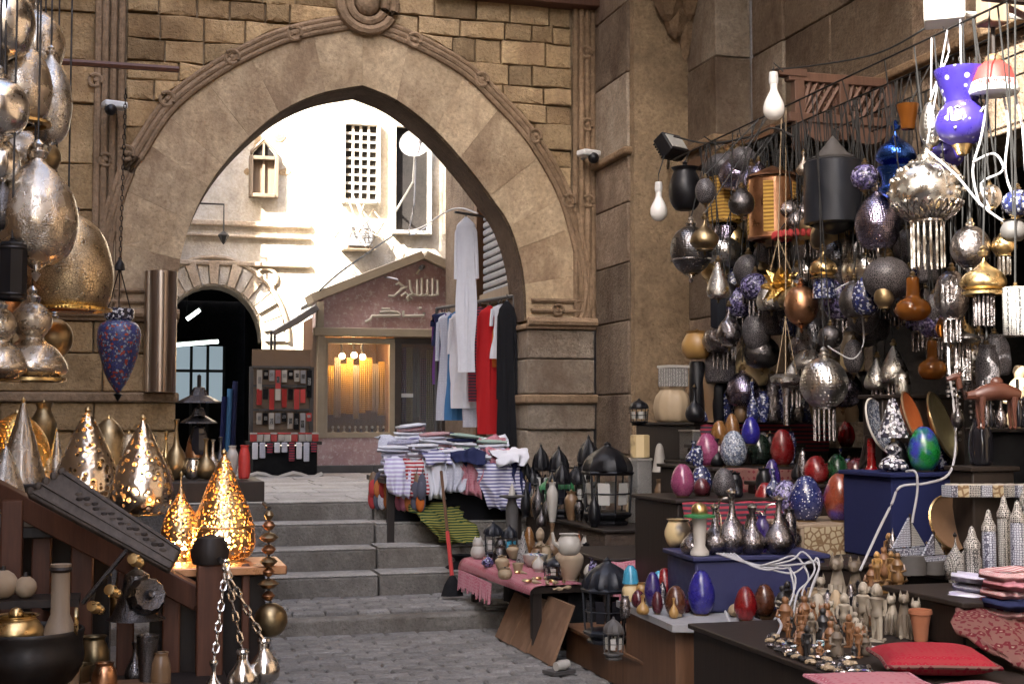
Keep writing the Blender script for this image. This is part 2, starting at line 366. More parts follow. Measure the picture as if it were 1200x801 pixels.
stairs = thing('stone_stairs', 'worn grey stone stairs of four steps climbing to the landing under the arch', 'stairs', (0, 0, 0))
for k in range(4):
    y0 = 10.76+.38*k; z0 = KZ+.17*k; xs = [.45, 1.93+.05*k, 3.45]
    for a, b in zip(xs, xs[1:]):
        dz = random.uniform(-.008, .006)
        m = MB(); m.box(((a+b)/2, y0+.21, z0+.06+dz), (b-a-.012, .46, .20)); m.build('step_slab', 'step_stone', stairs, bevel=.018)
        MB().box(((a+b)/2, y0+.165, z0+.168+dz), (b-a-.02, .36, .012)).build('tread', 'skylit_tread_stone', stairs, bevel=.005)  # tops paler than the risers: sky light painted into the colour
landing = struct(sheet('landing', -4, 9, 12.22, 36, LZ-.012, 'joint', .9))
FL = []
y = 12.24
while y < 17.6:
    h = random.choice((.42, .5, .58)); x = .2
    while x < 4.0:
        w_ = random.uniform(.5, .95)
        me = MB().box((0, 0, 0), (w_-.012, h-.012, .04)); me.build('flagstone', 'landing_stone', landing, loc=(x+w_/2, y+h/2, LZ-.02+random.uniform(-.003, .003)), bevel=.006); x += w_
    y += h

# ---------------- gateway
GY, GB = 12.5, 13.1
gate = thing('stone_gateway', 'tall ochre stone gateway with a broad pointed arch and carved mouldings', 'gateway')
def resample(pts, n):
    L = [0]
    for a, b in zip(pts, pts[1:]): L.append(L[-1]+math.dist(a, b))
    out = []; j = 0
    for i in range(n):
        t = L[-1]*i/(n-1)
        while j < len(L)-2 and L[j+1] < t: j += 1
        k = (t-L[j])/max(1e-9, L[j+1]-L[j]); out.append(tuple(p+(q-p)*k for p, q in zip(pts[j], pts[j+1])))
    return out
def wpts(px): return [(lambda p: (p.x, p.z))(aty(x, y, GY)) for x, y in px]
SPR = 2.47
def halves(lp, apex, rp, n):
    a = [tuple(v[:2]) for v in cat_rom([Vector((*p, 0)) for p in lp+[apex]], 6)]; b = [tuple(v[:2]) for v in cat_rom([Vector((*p, 0)) for p in [apex]+rp], 6)]
    return resample(a, n)+resample(b, n)[1:]
inner = halves([(.41, SPR)]+wpts([(209, 318), (218, 278), (232, 240), (253, 204), (284, 168), (327, 132), (373, 110)]), wpts([(425, 100)])[0],
               wpts([(465, 117), (510, 152), (546, 192), (576, 231), (597, 262), (611, 305), (616, 340)])+[(3.66, SPR)], 26)
outer = halves([(-.17, SPR)]+wpts([(127, 312), (137, 260), (152, 212), (172, 177), (199, 135), (232, 105), (280, 75), (334, 50), (390, 37)]), wpts([(425, 33)])[0],
               wpts([(480, 53), (540, 86), (576, 119), (615, 162), (645, 210), (660, 245), (673, 295), (680, 340)])+[(4.13, SPR)], 26)
n_ = len(inner)
cuts_ = [0]
while cuts_[-1] < n_-1: cuts_.append(min(n_-1, cuts_[-1]+random.choice((2, 3, 3, 4))))
def mid_(c, i, e): a, b2 = c[i], c[min(i+1, len(c)-1)]; return (a[0]+(b2[0]-a[0])*e, a[1]+(b2[1]-a[1])*e)
for a, c in zip(cuts_, cuts_[1:]):
    yo = GY+random.uniform(-.002, .003); q0 = [inner[k] for k in range(a, c+1)]; q1 = [outer[k] for k in range(a, c+1)]
    sh = lambda q, e: [((q[0][0]+(q[1][0]-q[0][0])*e), (q[0][1]+(q[1][1]-q[0][1])*e))]+q[1:-1]+[((q[-1][0]+(q[-2][0]-q[-1][0])*e), (q[-1][1]+(q[-2][1]-q[-1][1])*e))]
    q0 = sh(q0, .002); q1 = sh(q1, .002); k = len(q0)
    vs = [(x, yo, z) for x, z in q0]+[(x, yo, z) for x, z in q1]+[(x, GY+.09, z) for x, z in q0]+[(x, GY+.09, z) for x, z in q1]
    fs = [(t, t+1, k+t+1, k+t) for t in range(k-1)]+[(t, t+1, 2*k+t+1, 2*k+t) for t in range(k-1)]+[(k+t, k+t+1, 3*k+t+1, 3*k+t) for t in range(k-1)]+[(0, k, 3*k, 2*k), (k-1, 2*k-1, 4*k-1, 3*k-1)]
    MB().add(vs, fs).build('voussoir', 'stone_arch', gate, smooth=False, bevel=.0025, seg=1)
vs = [(x, GY+.012, z) for x, z in inner]+[(x, GB, z) for x, z in inner]
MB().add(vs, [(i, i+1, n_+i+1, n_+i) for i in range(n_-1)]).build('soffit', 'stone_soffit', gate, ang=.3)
TOPZ = 13.0
vs = [(x, GY+.07, z) for x, z in inner]+[(x, GY+.07, TOPZ) for x, z in inner]+[(x, GB, z) for x, z in inner]+[(x, GB, TOPZ) for x, z in inner]
fs = [(i, i+1, n_+i+1, n_+i) for i in range(n_-1)]+[(2*n_+i, 2*n_+i+1, 3*n_+i+1, 3*n_+i) for i in range(n_-1)]+[(n_+i, n_+i+1, 3*n_+i+1, 3*n_+i) for i in range(n_-1)]
cm = MB().add(vs, fs)
cm.box((-1.1, (GY+.07+GB)/2, (TOPZ+SPR)/2), (3.02, GB-GY-.07, TOPZ-SPR)); cm.box((4.0, (GY+.07+GB)/2, (TOPZ+SPR)/2), (.68, GB-GY-.07, TOPZ-SPR))
cm.box((-1.1, (GY+.07+GB)/2+.01, SPR/2), (2.9, GB-GY-.09, SPR)); cm.box((4.05, (GY+.07+GB)/2+.01, SPR/2), (.6, GB-GY-.09, SPR))
cm.build('wall_core', 'mortar', gate, smooth=False)
def stone_block(parent, x0, x1, z0, z1, y0, mat, zf=None, depth=.09, name='stone', g=.007, zt=None):
    x0 += g; x1 -= g; z0 += g; z1 -= g
    if x1-x0 < .04: return
    k = 6 if zf else 2
    bot = []; 
    for i in range(k+1):
        x = x0+(x1-x0)*i/k; zz = max(z0, zf(x)+g) if zf else z0
        bot.append((x, zz))
    if max(z1-b[1] for b in bot) < .04: return
    bot = [(x, min(z, z1-.004)) for x, z in bot]
    j = lambda a: a+random.uniform(-.012, .012)
    poly = bot+[(x1, j(z1)), ((x0+x1)/2, j(z1)), (x0, j(z1))]
    c = Vector((sum(p[0] for p in poly)/len(poly), sum(p[1] for p in poly)/len(poly)))
    yo = y0+random.choice((-.012, 0, .004, .008, .015, .03)); b_ = .009; n = len(poly)
    ins = []
    for x, z in poly:
        v = Vector((x, z))-c; L = v.length; v = v*(max(.3, (L-b_*1.2)/L) if L > 0 else 1); ins.append((c.x+v.x+random.uniform(-.006, .006), c.y+v.y+random.uniform(-.006, .006)))
    vs = [(x, y0+depth, z) for x, z in poly]+[(x, yo+b_, z) for x, z in poly]+[(x, yo+random.uniform(-.006, .006), z) for x, z in ins]+[(c.x, yo-.006, c.y)]
    fs = [(i, (i+1) % n, n+(i+1) % n, n+i) for i in range(n)]+[(n+i, n+(i+1) % n, 2*n+(i+1) % n, 2*n+i) for i in range(n)]+[(2*n+i, 2*n+(i+1) % n, 3*n) for i in range(n)]
    o = MB().add(vs, fs); o.build(name, mat, parent, ang=.25)
def outz(x):
    # top of the moulding ring above x
    off = .11
    best = -9
    for (a, b), (c, d) in zip(outer, outer[1:]):
        if a <= x <= c or c <= x <= a:
            t = (x-a)/(c-a) if abs(c-a) > 1e-6 else 0; best = max(best, b+(d-b)*t)
    if best < 0: return -9
    e = .12*min(3, 1+abs((outz_s(x)))*.55); return best+e
def outz_s(x):
    for (a, b), (c, d) in zip(outer, outer[1:]):
        if min(a, c) <= x <= max(a, c) and abs(c-a) > 1e-6: return (d-b)/(c-a)
    return 0
z = SPR+.06
while z < 5.75:
    h = random.uniform(.16, .27)
    x = -.06
    while x < 4.10:
        w_ = random.uniform(.22, .5); x1 = min(x+w_, 4.12)
        if 4.12-x1 < .12: x1 = 4.12
        stone_block(gate, x, x1, z, z+h, GY, 'stone_gold' if x > 2 else 'stone_gold_left', outz); x = x1
    z += h
z = SPR+.1
while z < 5.75:
    h = random.uniform(.3, .55); x = -1.75
    while x < -.33:
        x1 = min(x+random.uniform(.45, .8), -.32)
        if -.32-x1 < .2: x1 = -.32
        stone_block(gate, x, x1, z, z+h, GY+.01, 'stone_gold_left'); x = x1
    z += h
# moulding following the arch, with looped rosettes
def offs(curve, d):
    out = []
    for i, p in enumerate(curve):
        a = Vector(curve[max(i-1, 0)]); b = Vector(curve[min(i+1, len(curve)-1)]); t = (b-a).normalized(); out.append((p[0]-t.y*d, p[1]+t.x*d))
    return out
for d, r_ in ((.012, .028), (.062, .032), (.112, .026)):
    MB().tube([(x, GY-.012, z) for x, z in offs(outer, d)], r_, 8).build('arch_moulding', 'stone_trim', gate)
def rosette(px, py, r_, Y=GY-.035):
    p = aty(px, py, GY); m = MB(); pts = [(p.x+math.cos(a)*r_, Y, p.z+math.sin(a)*r_) for a in [i*math.pi/8 for i in range(17)]]
    m.tube(pts, r_*.3, 6); m.ball((p.x, Y+.01, p.z), r_*.42, 8); m.build('rosette', 'stone_trim', gate)
for q in ((148, 180), (196, 117), (272, 68), (345, 40), (485, 48), (564, 94), (626, 160), (666, 236)): rosette(*q, .062)
for q in ((686, 62), (687, 147), (688, 236), (112, 95), (124, 188)): rosette(*q, .055)
for X in (-.30, -.24, -.17, -.10): MB().tube([(X, GY-.01, SPR), (X, GY-.01, 4.0), (X, GY-.012, 5.8)], .031, 8).build('frame_moulding', 'stone_trim', gate)
for X in (4.155, 4.215, 4.275, 4.33): MB().tube([(X, GY-.01, SPR), (X, GY-.01, 4.0), (X, GY-.012, 5.8)], .029, 8).build('frame_moulding', 'stone_trim', gate)
p = aty(430, 6, GY); m = MB()
for r_, t_ in ((.255, .05), (.17, .045)): m.tube([(p.x+math.cos(a)*r_, GY-.05, p.z+math.sin(a)*r_) for a in [i*math.pi/12 for i in range(25)]], t_, 8)
m.ball((p.x, GY-.03, p.z), .12, 12, (1, .8, 1)); m.build('boss', 'stone_trim', gate)
MB().box((3.55, GY-.06, 5.60), (1.62, .2, .16)).build('wood_lintel', 'wood_beam', gate, bevel=.01)
# jambs with ledges and cornices
for (x0, x1, mt) in ((-1.75, .41, 'stone_gold_left'), (3.66, 4.35, 'stone_grey')):
    for z0, z1, dy in ((0, .55, .03), (.55, 1.05, .02), (1.05, 1.42, .02), (1.42, 1.67, -.02), (1.76, 2.10, 0), (2.10, 2.38, 0)):
        cuts = [x0, x1] if x1-x0 < 1 else [x0, x0+.55+random.uniform(0, .3), .41-.62-random.uniform(0, .12), x1]
        for a, b in zip(cuts, cuts[1:]):
            MB().box(((a+b)/2, (GY+dy+GB)/2, (z0+z1)/2), (b-a-.008, GB-GY-dy, z1-z0-.008)).build('jamb_stone', mt, gate, bevel=.015)
    MB().box(((x0+x1)/2, (GY-.06+GB)/2, 1.715), (x1-x0+.05, GB-GY+.06, .088)).build('ledge', 'stone_trim', gate, bevel=.02)
    m = MB(); m.box(((x0+x1)/2, (GY-.03+GB)/2, 2.41), (x1-x0+.03, GB-GY+.03, .05)); m.build('cornice', 'stone_trim', gate, bevel=.012)
    m = MB(); m.tube([(x0, GY-.045, 2.455), ((x0+x1)/2, GY-.045, 2.455), (x1+.02, GY-.045, 2.455)], .042, 8); m.build('cornice_roll', 'stone_trim', gate)
    xa, xb = (x0, x1) if x1 > 2 else (-.32, .41)
    MB().tube([(xa+.04, GY-.02, 2.56), (xb-.14, GY-.02, 2.56), (xb-.14, GY-.02, 2.66), (xa+.04, GY-.02, 2.66)], .022, 6).build('frieze_moulding', 'stone_trim', gate)
rosette(653, 363, .05)

# ---------------- stepped pillar and the long wall on the right
pil = thing('stone_pier', 'stepped brown stone pier between the arch and the lamp stall wall', 'pier')
CR = [(0, .6), (.6, 1.2), (1.2, 1.75), (1.75, 2.42), (2.42, 2.95), (2.95, 3.5), (3.5, 3.93), (4.0, 4.70), (4.70, 5.35), (5.35, 6.1), (6.1, 7.2), (7.2, 9), (9, 12)]
pm = ['stone_pillar', 'stone_pillar', 'stone_grey']
for k, (z0, z1) in enumerate(CR):
    pr = .015 if k % 2 else 0
    xc = 4.35+(.23 if k % 2 else .33)
    for a, b in ((4.35, xc), (xc, 4.9)):
        MB().box(((a+b)/2, (11.59+pr+12.49)/2, (z0+z1)/2), (b-a-.006, 12.49-11.59-pr, z1-z0-.008)).build('stone', pm[(k+int(a*10)) % 3] if k > 4 else 'stone_pillar', pil, bevel=.012)
    MB().box(((4.9+5.25)/2, (10.87+12.49)/2, (z0+z1)/2), (.34, 12.49-10.87, z1-z0-.008)).build('stone', pm[k % 3], pil, bevel=.012)
MB().box((4.78, 11.94, 6), (.8, .9, 12)).build('pier_core', 'mortar', pil, smooth=False)
for c, d in (((4.6, 12.02, 3.965), (.60, .96, .07)), ((5.06, 11.6, 3.967), (.42, 1.56, .07))): MB().box(c, d).build('ledge', 'stone_trim', pil, bevel=.02)
m = MB()
for i, (dx, z, r_) in enumerate(((0, 5.02, .06), (-.07, 5.12, .08), (.07, 5.14, .08), (-.12, 5.26, .1), (.0, 5.28, .1), (.12, 5.27, .1), (0, 4.93, .04), (-.1, 5.4, .13), (.1, 5.42, .13))):
    m.lathe([(0, -.13), (r_*.8, -.07), (r_*1.5, .07), (r_*1.4, .17), (0, .19)], 7, (4.87+dx*1.6, 11.45-.3*max(0, z-5), z-.02), ph=i)
m.build('muqarnas', 'stone_trim', pil, ang=.3)

WX = 5.24
rw = thing('stone_wall', 'high brown ashlar wall with a long ledge above the lamp stall', 'wall')
OY0, OY1, OZ = 5.3, 10.25, 3.3
for z0, z1 in ((OZ, 3.93), (4.0, 4.70), (4.70, 5.4), (5.4, 6.3)):
    y = 4.0-random.uniform(0, .4)
    while y < 10.86:
        y1 = min(y+random.uniform(.7, 1.3), 10.86)
        if 10.86-y1 < .3: y1 = 10.86
        MB().box((WX+.16+random.uniform(-.012, .012), (y+y1)/2, (z0+z1)/2), (.3, y1-y-.01, z1-z0-.01)).build('stone', random.choice(('stone_pillar', 'stone_pillar', 'stone_grey')), rw, bevel=.014); y = y1
for z0, z1 in ((0, .6), (.6, 1.2), (1.2, 1.9), (1.9, 2.6), (2.6, OZ)): MB().box((WX+.15, (OY1+10.86)/2, (z0+z1)/2), (.3, 10.86-OY1-.008, z1-z0-.01)).build('stone', 'stone_pillar', rw, bevel=.014)
m = MB(); m.box((WX+.5, 3.4, (OZ+12)/2), (.6, 15, 12-OZ)); m.box((WX+.5, (OY0-4)/2, OZ/2), (.6, OY0+4, OZ)); m.box((WX+.5, (OY1+10.86)/2, OZ/2), (.6, 10.86-OY1, OZ)); m.build('wall_core', 'stone_pillar', rw, smooth=False)
m = MB(); m.box((WX-.02, 7.4, 3.965), (.14, 6.9, .07)); m.build('ledge', 'stone_trim', rw, bevel=.02)
MB().box((4.1, 5.9, 8.7), (2.3, 11.0, 3.6)).build('shade_overhang', 'plaster_far', rw, smooth=False)  # unseen overhang added to keep sky light off the lamp stall
t = thing('stall_canopy', 'dark slatted wooden canopy sheltering the rear of the lamp stall', 'canopy', (4.86, 9.6, 3.60))
MB().box((0, 0, .02), (.86, 1.5, .02)).build('board', 'black_soft', t)
for i in range(9): MB().box((0, -.70+.175*i, -.012), (.84, .12, .03)).build('slat', 'wood_dark', t)
MB().box((-.43, 0, 0), (.04, 1.52, .07)).build('edge_beam', 'wood_brown', t)
for Y in (-.65, .65): MB().tube([(-.38, Y, .03), (.42, Y, .35)], .012, 5).build('stay', 'iron', t)
for Y in (1, 3, 5, 7): beam_ = MB().box((4.1, Y, 6.8), (2.2, .18, .2)).build('shade_overhang_corbel', 'wood_beam', rw)  # unseen supports of the added shade overhang
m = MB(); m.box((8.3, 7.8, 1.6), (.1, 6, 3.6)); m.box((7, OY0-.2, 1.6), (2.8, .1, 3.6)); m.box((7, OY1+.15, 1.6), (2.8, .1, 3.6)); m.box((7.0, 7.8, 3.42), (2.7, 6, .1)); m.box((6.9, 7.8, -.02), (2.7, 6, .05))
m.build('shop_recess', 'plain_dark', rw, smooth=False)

# ---------------- buildings around the street, out of the frame, sized for the shade they cast
def block(name, label, x0, x1, y0, y1, h, mat, wins=()):
    t = thing(name, label, 'building', ((x0+x1)/2, (y0+y1)/2, 0))
    MB().box((0, 0, h/2), (x1-x0, y1-y0, h)).build('wall', mat, t, smooth=False)
    for (wy, wz) in wins:
        MB().box(((x1-x0)/2+.01, wy-(y0+y1)/2, wz), (.03, .8, 1.3)).build('window', 'wood_dark', t)
    return t
block('tenement', 'tall ochre tenement on the lantern side of the street', -8, -2.0, 1.4, 12.4, 14, 'plaster_far', ((3, 5), (6, 5), (9, 5), (3, 8), (6, 8), (9, 8)))
block('tenement', 'lower ochre tenement at the street corner behind the viewer', -8, -2.0, -9, 1.35, 8.2, 'plaster_far', ((-6, 5), (-3, 5), (0, 5)))
block('tenement', 'unseen plastered block added behind the viewer to shade the lamp stall', 1.6, 9, -14, -4, 11, 'plaster_far')  # added behind the camera to block sky light from the stall
block('tenement', 'tall thin unseen slab added left beyond the gateway to shade the kiosk', -3.0, -2.5, 13.2, 15.2, 15, 'plaster_far')  # added sun blocker, kept thin so the far facade stays lit
block('tenement', 'low plastered house beyond the gateway left of the stair', -8, -2.5, 15.3, 19.8, 5.5, 'plaster_far')
block('tenement', 'tall pale house beside the far arched passage', -8, -.5, 19.9, 21.95, 15, 'facade')

# ---------------- far facade
FY = 22.0
fac = thing('facade_building', 'sunlit cream stone building with lattice windows and arched passage', 'building')
acx, ahw, asp = 1.28, .76, 2.75
ar = [(acx-ahw, LZ), (acx-ahw, 1.8)]+[(acx+ahw*math.cos(math.pi*(1-t/16)), asp+(.88*math.sin(math.pi*t/16)+.06*(1-abs(t-8)/8)*0)) for t in range(17)]+[(acx+ahw, 1.8), (acx+ahw, LZ)]
vs = []; k = len(ar)
top = [(x, FY, 15) for x, z in ar]
vs = [(x, FY, z) for x, z in ar]+top+[(x, FY+.7, z) for x, z in ar]
m = MB().add(vs, [(i, i+1, k+i+1, k+i) for i in range(k-1) if ar[i] != ar[i+1]]+[(i, i+1, 2*k+i+1, 2*k+i) for i in range(k-1)])
m.box(((acx-ahw-6)/2, FY+.35, 7.5), (acx-ahw+6, .7, 15)); m.box(((acx+ahw+11)/2, FY+.35, 7.5), (11-acx-ahw, .7, 15)); m.build('wall', 'facade', fac, smooth=False)
MB().box((7.1, FY-.13, 7.5), (7.9, .24, 15)).build('projecting_bay', 'facade', fac, smooth=False)
for i in range(19):
    a0 = math.pi*(i+.06)/19; a1 = math.pi*(i+.94)/19; r0, r1 = .80, 1.12; q = []
    for a, r_ in ((a0, r0), (a0, r1), (a1, r1), (a1, r0)): q.append((acx-r_*math.cos(a), asp+r_*1.13*math.sin(a)))
    MB().prism(q, FY-(.09 if i % 2 else .05), FY+.02).build('voussoir', 'facade_trim' if i % 2 else 'facade', fac, smooth=False)
MB().tube([(acx-1.17*math.cos(math.pi*i/20), FY-.03, asp+1.33*math.sin(math.pi*i/20)) for i in range(21)], .04, 6).build('arch_moulding', 'facade_trim', fac)
for z_, h in ((4.62, .09), (3.98, .08), (4.42, .05)): MB().box((.55, FY-.03, z_), (4.5, .10, h)).build('string_course', 'facade_trim', fac, bevel=.02)
for cx_, cz in ((.45, 3.75), (2.1, 3.75)): MB().tube([(cx_+math.cos(i*math.pi/8)*.17, FY-.02, cz+math.sin(i*math.pi/8)*.17) for i in range(17)], .03, 6).build('roundel', 'facade_trim', fac)
def fp(x, y, Y=FY): p = aty(x, y, Y); return p.x, p.z
def window(px0, py0, px1, py1, Y, nx=0, nz=0, fm='facade', bar='facade', pane='plain_dark', bw=.035):
    x0, z1 = fp(px0, py0, Y); x1, z0 = fp(px1, py1, Y); cx, cz = (x0+x1)/2, (z0+z1)/2
    wn = MB().box((cx, Y-.008, cz), (x1-x0, .03, z1-z0)).build('window', pane, fac, smooth=False)
    f = MB(); t = .06
    f.box((x0-t/2, Y-.06, cz), (t, .14, z1-z0+2*t)); f.box((x1+t/2, Y-.06, cz), (t, .14, z1-z0+2*t)); f.box((cx, Y-.06, z1+t/2), (x1-x0-.002, .138, t)); f.box((cx, Y-.08, z0-t/2), (x1-x0-.002, .2, t)); f.build('window_frame', fm, wn, bevel=.008)
    for i in range(1, nx): MB().box((x0+(x1-x0)*i/nx, Y-.05, cz), (bw, .04, z1-z0)).build('bar', bar, wn, smooth=False)
    for j in range(1, nz): MB().box((cx, Y-.052, z0+(z1-z0)*j/nz), (x1-x0, .04, bw)).build('bar', bar, wn, smooth=False)
    return wn
BY = FY-.25
window(404, 147, 440, 236, BY, 4, 9); window(463, 150, 500, 272, BY, 0, 0); window(524, 190, 551, 272, BY, 3, 8)
wn = window(296, 188, 321, 229, FY, 2, 0, 'wood_pale', 'wood_pale', 'wood_pale')
x0, z1 = fp(293, 188, FY); x1, _ = fp(324, 188, FY); xm = (x0+x1)/2
m = MB(); m.prism([(x0+.03, z1), (x1-.03, z1), (x1-.05, z1+.12), (xm, z1+.30), (x0+.05, z1+.12)], FY-.03, FY+.01); m.build('window_arch', 'plain_dark', wn, smooth=False)
m = MB(); m.tube([(x0, FY-.06, z1), (x0+.02, FY-.06, z1+.14), (xm, FY-.06, z1+.34), (x1-.02, FY-.06, z1+.14), (x1, FY-.06, z1)], .03, 6); m.box((xm, FY-.05, z1+.13), (.03, .05, .3)); m.build('arch_bars', 'wood_pale', wn)
for (a, b, c, d, mt) in ((285, 196, 293, 206, 'facade_worn'), (324, 196, 342, 207, 'facade_worn'), (318, 150, 336, 170, 'facade_worn'), (295, 158, 312, 176, 'facade_worn')):
    x0, z1 = fp(a, b, FY); x1, z0 = fp(c, d, FY); random.seed(a); q = [(x0+(x1-x0)*(.5+.5*math.cos(t)*random.uniform(.6, 1)), (z0+z1)/2+(z1-z0)*.5*math.sin(t)*random.uniform(.6, 1)) for t in [i*math.pi/5 for i in range(10)]]
    MB().prism(q, FY-.012, FY+.01).build('bare_patch', mt, fac, smooth=False)
random.seed(11)
m = MB(); 
for i in range(9):
    a = P(403+random.uniform(0, 36), 236+random.uniform(-10, 12), 21.6); m.tube([a, a+Vector((random.uniform(-.2, .2), -.05, random.uniform(-.4, -.1))), a+Vector((random.uniform(-.3, .3), -.1, random.uniform(-.7, -.3)))], .012, 4)
m.build('broken_lattice', 'facade_trim', fac)
x0, z1 = fp(403, 262, BY); x1, z0 = fp(432, 292, BY)
t = thing('air_conditioner', 'white air conditioner box under the tall lattice window', 'air conditioner', ((x0+x1)/2, BY-.2, z0))
MB().box((0, 0, (z1-z0)/2), (x1-x0, .36, z1-z0)).build('casing', 'white_plastic', t, bevel=.02)
m = MB(); [m.box((0, -.185, (z1-z0)*(.15+.07*i)), ((x1-x0)*.8, .01, .01)) for i in range(9)]; m.build('grille', 'grey_paint', t)
MB().box((0, .05, -.025), (x1-x0+.1, .38, .04)).build('bracket', 'facade_trim', t)
# satellite dish on its pole
p = P(487, 170, 20.6); t = thing('satellite_dish', 'round white satellite dish on a bent pole before the open window', 'satellite dish', p)
pr = [(0, 0), (.09, .006), (.17, .03), (.235, .065), (.24, .062), (.17, .02), (.09, -.004), (0, -.008)]
o = MB().lathe(pr, 20).build('dish', 'white_plastic', t); o.rotation_euler = (R(70), 0, R(-20))
MB().tube([(0, .05, 0), (.02, .12, -.1), (.03, .3, -.5), (.03, BY-p.y, -.75)], .02, 6).build('pole', 'white_plastic', t)
m = MB(); m.tube([(0, -.02, -.2), (.02, -.2, -.1), (.02, -.28, 0)], .01, 5); m.ball((.02, -.28, 0), .035, 6); m.build('arm', 'grey_paint', t)
# curved lamp bracket on far wall
p = aty(262, 280, FY-.6); t = thing('bracket_lamp', 'small dark lantern hanging from an angled iron bracket on the shaded wall', 'lamp', p)
MB().lathe([(0, -.09), (.04, -.04), (.09, .06), (.02, .12), (0, .13)], 6).build('lantern_body', 'iron', t)
q = aty(228, 238, FY-.6); MB().tube([(0, 0, .12), (0, 0, q.z-p.z), (q.x-p.x-.2, 0, q.z-p.z), (q.x-p.x-.2, .6, q.z-p.z)], .016, 5).build('bracket', 'iron', t)
# the passage
pas = thing('passage', 'dark covered passage behind the far archway', 'passage')
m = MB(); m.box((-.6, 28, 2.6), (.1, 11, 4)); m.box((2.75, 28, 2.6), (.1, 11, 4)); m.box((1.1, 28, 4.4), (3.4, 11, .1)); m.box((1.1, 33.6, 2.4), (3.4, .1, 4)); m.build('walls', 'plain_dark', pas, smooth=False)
for i, (px, py, qx, qy, Y) in enumerate(((219, 374, 234, 363, 24.6), (205, 404, 256, 400, 27.5))):
    a = aty(px, py, Y); b = aty(qx, qy, Y); t = thing('fluorescent_tube', ('short slanting', 'long level')[i]+' fluorescent tube glowing in the dark passage', 'lamp', a)
    MB().tube([(0, 0, 0), b-a], .035, 8).build('tube', 'glow_tube', t)
    MB().tube([(0, .03, .05), b-a+Vector((0, .03, .05))], .045, 4).build('holder', 'dull_grey', t)
    MB().tube([(0, .03, .08), (0, .03, 4.36-a.z)], .008, 4).build('hanger', 'dull_grey', t)
a = aty(205, 405, 30); b = aty(262, 470, 30); t = thing('lit_shop_window', 'pale blue lit shop window at the end of the dark passage', 'window', ((a.x+b.x)/2, 30, LZ))
MB().box((0, .04, b.z-LZ+(a.z-b.z)/2), (b.x-a.x, .06, a.z-b.z)).build('pane', 'glow_shop', t); m = MB()
for i in range(4): m.box((a.x+(b.x-a.x)*i/3-(a.x+b.x)/2, 0, (a.z-LZ)/2), (.06, .08, a.z-LZ))
m.box((0, 0, b.z-LZ+(a.z-b.z)*.55), (b.x-a.x, .07, .06)); m.build('frame', 'dull_grey', t); MB().box((0, .06, (b.z-LZ)/2), (b.x-a.x, .05, b.z-LZ)).build('sill_panel', 'plain_dark', t)
# awnings / cloths beside passage
t = thing('grey_awning', 'slack grey canvas awning stretched beside the kiosk gable', 'awning')
cs = [P(318, 388, 17.9), P(345, 372, 17.6), P(370, 356, 17.4), P(374, 362, 18.0), P(350, 378, 18.3), P(322, 392, 18.5)]
MB().add(cs+[c+Vector((0, 0, -.015)) for c in cs], [(0, 1, 4, 5), (1, 2, 3, 4), (6, 11, 10, 7), (7, 10, 9, 8)]+[(i, (i+1) % 6, (i+1) % 6+6, i+6) for i in range(6)]).build('canvas', 'awning_grey', t)
for c in (cs[0], cs[5]): MB().tube([c, (c.x, c.y, LZ)], .02, 6).build('post', 'dull_grey', t)
# building on the right behind the gate, with roller shutter
rb = thing('shop_building', 'brown shop building with a grey roller shutter beside the hanging clothes', 'building')
MB().box((6.6, 15.5, 6), (5.0, 4.8, 12)).build('wall', 'stone_pillar', rb, smooth=False)
sh0 = atx(569, 345, 4.08); sh1 = atx(600, 262, 4.08)
for i in range(13):
    z = sh0.z+(sh1.z-sh0.z+.4)*i/12; MB().box((4.075, (sh0.y+13.6)/2, z), (.06, sh0.y-13.6, .075)).build('slat', 'grey_paint', rb, bevel=.02)
MB().box((4.05, sh0.y+.10, 2.7), (.14, .12, 3.4)).build('shutter_post', 'wood_brown', rb); MB().box((4.04, 14.4, sh0.z-.08), (.16, 2.2, .1)).build('shutter_sill', 'wood_pale', rb)

# ================================================================== KIOSK
KY = 18.0
kio = thing('kiosk', 'small gabled shop kiosk faced with red marble and tan trim', 'kiosk', (0, 0, 0))
kx0 = aty(374, 400, KY).x; kx1 = 4.55
def kp(x, y): p = aty(x, y, KY); return p.x, p.z
zb = kp(420, 512)[1]; zl = kp(440, 397)[1]; zc = kp(440, 388)[1]
MB().box(((kx0+kx1)/2, KY+.06, (LZ+zb)/2), (kx1-kx0, .12, zb-LZ)).build('base_panel', 'marble_red', kio)
MB().box(((kx0+kx1)/2, KY-.03, LZ+.05), (kx1-kx0+.06, .16, .10)).build('plinth', 'dull_grey', kio, bevel=.01)
ax, az = kp(495, 304); lx, lz_ = kp(372, 352); rx, rz_ = ax+(ax-lx), lz_
ped = MB().prism([(lx, zc), (rx, zc), (rx, rz_), (ax, az), (lx, lz_)], KY+.02, KY+.5).build('gable', 'marble_red', kio, smooth=False)
def rake(a, b, w_=.12):
    d = (Vector(b)-Vector(a)).normalized(); nrm = Vector((-d.y, d.x)); q = [Vector(a), Vector(b), Vector(b)+nrm*w_, Vector(a)+nrm*w_]
    return MB().prism([(v.x, v.y) for v in q], KY-.1, KY+.55)
rake((lx-.06, lz_-.03), (ax+.02, az)).build('raking_cornice', 'kiosk_trim', kio, bevel=.01); rake((ax, az+.003), (rx+.06, rz_-.03)).build('raking_cornice', 'kiosk_trim', kio, bevel=.01)
MB().box(((lx+rx)/2, KY-.02, zc-.02), (rx-lx+.1, .2, .11)).build('cornice', 'kiosk_trim', kio, bevel=.01)
MB().box((lx+.03, KY-.015, (zc+lz_)/2+.01), (.09, .15, lz_-zc-.06)).build('corner_trim', 'kiosk_trim', kio)
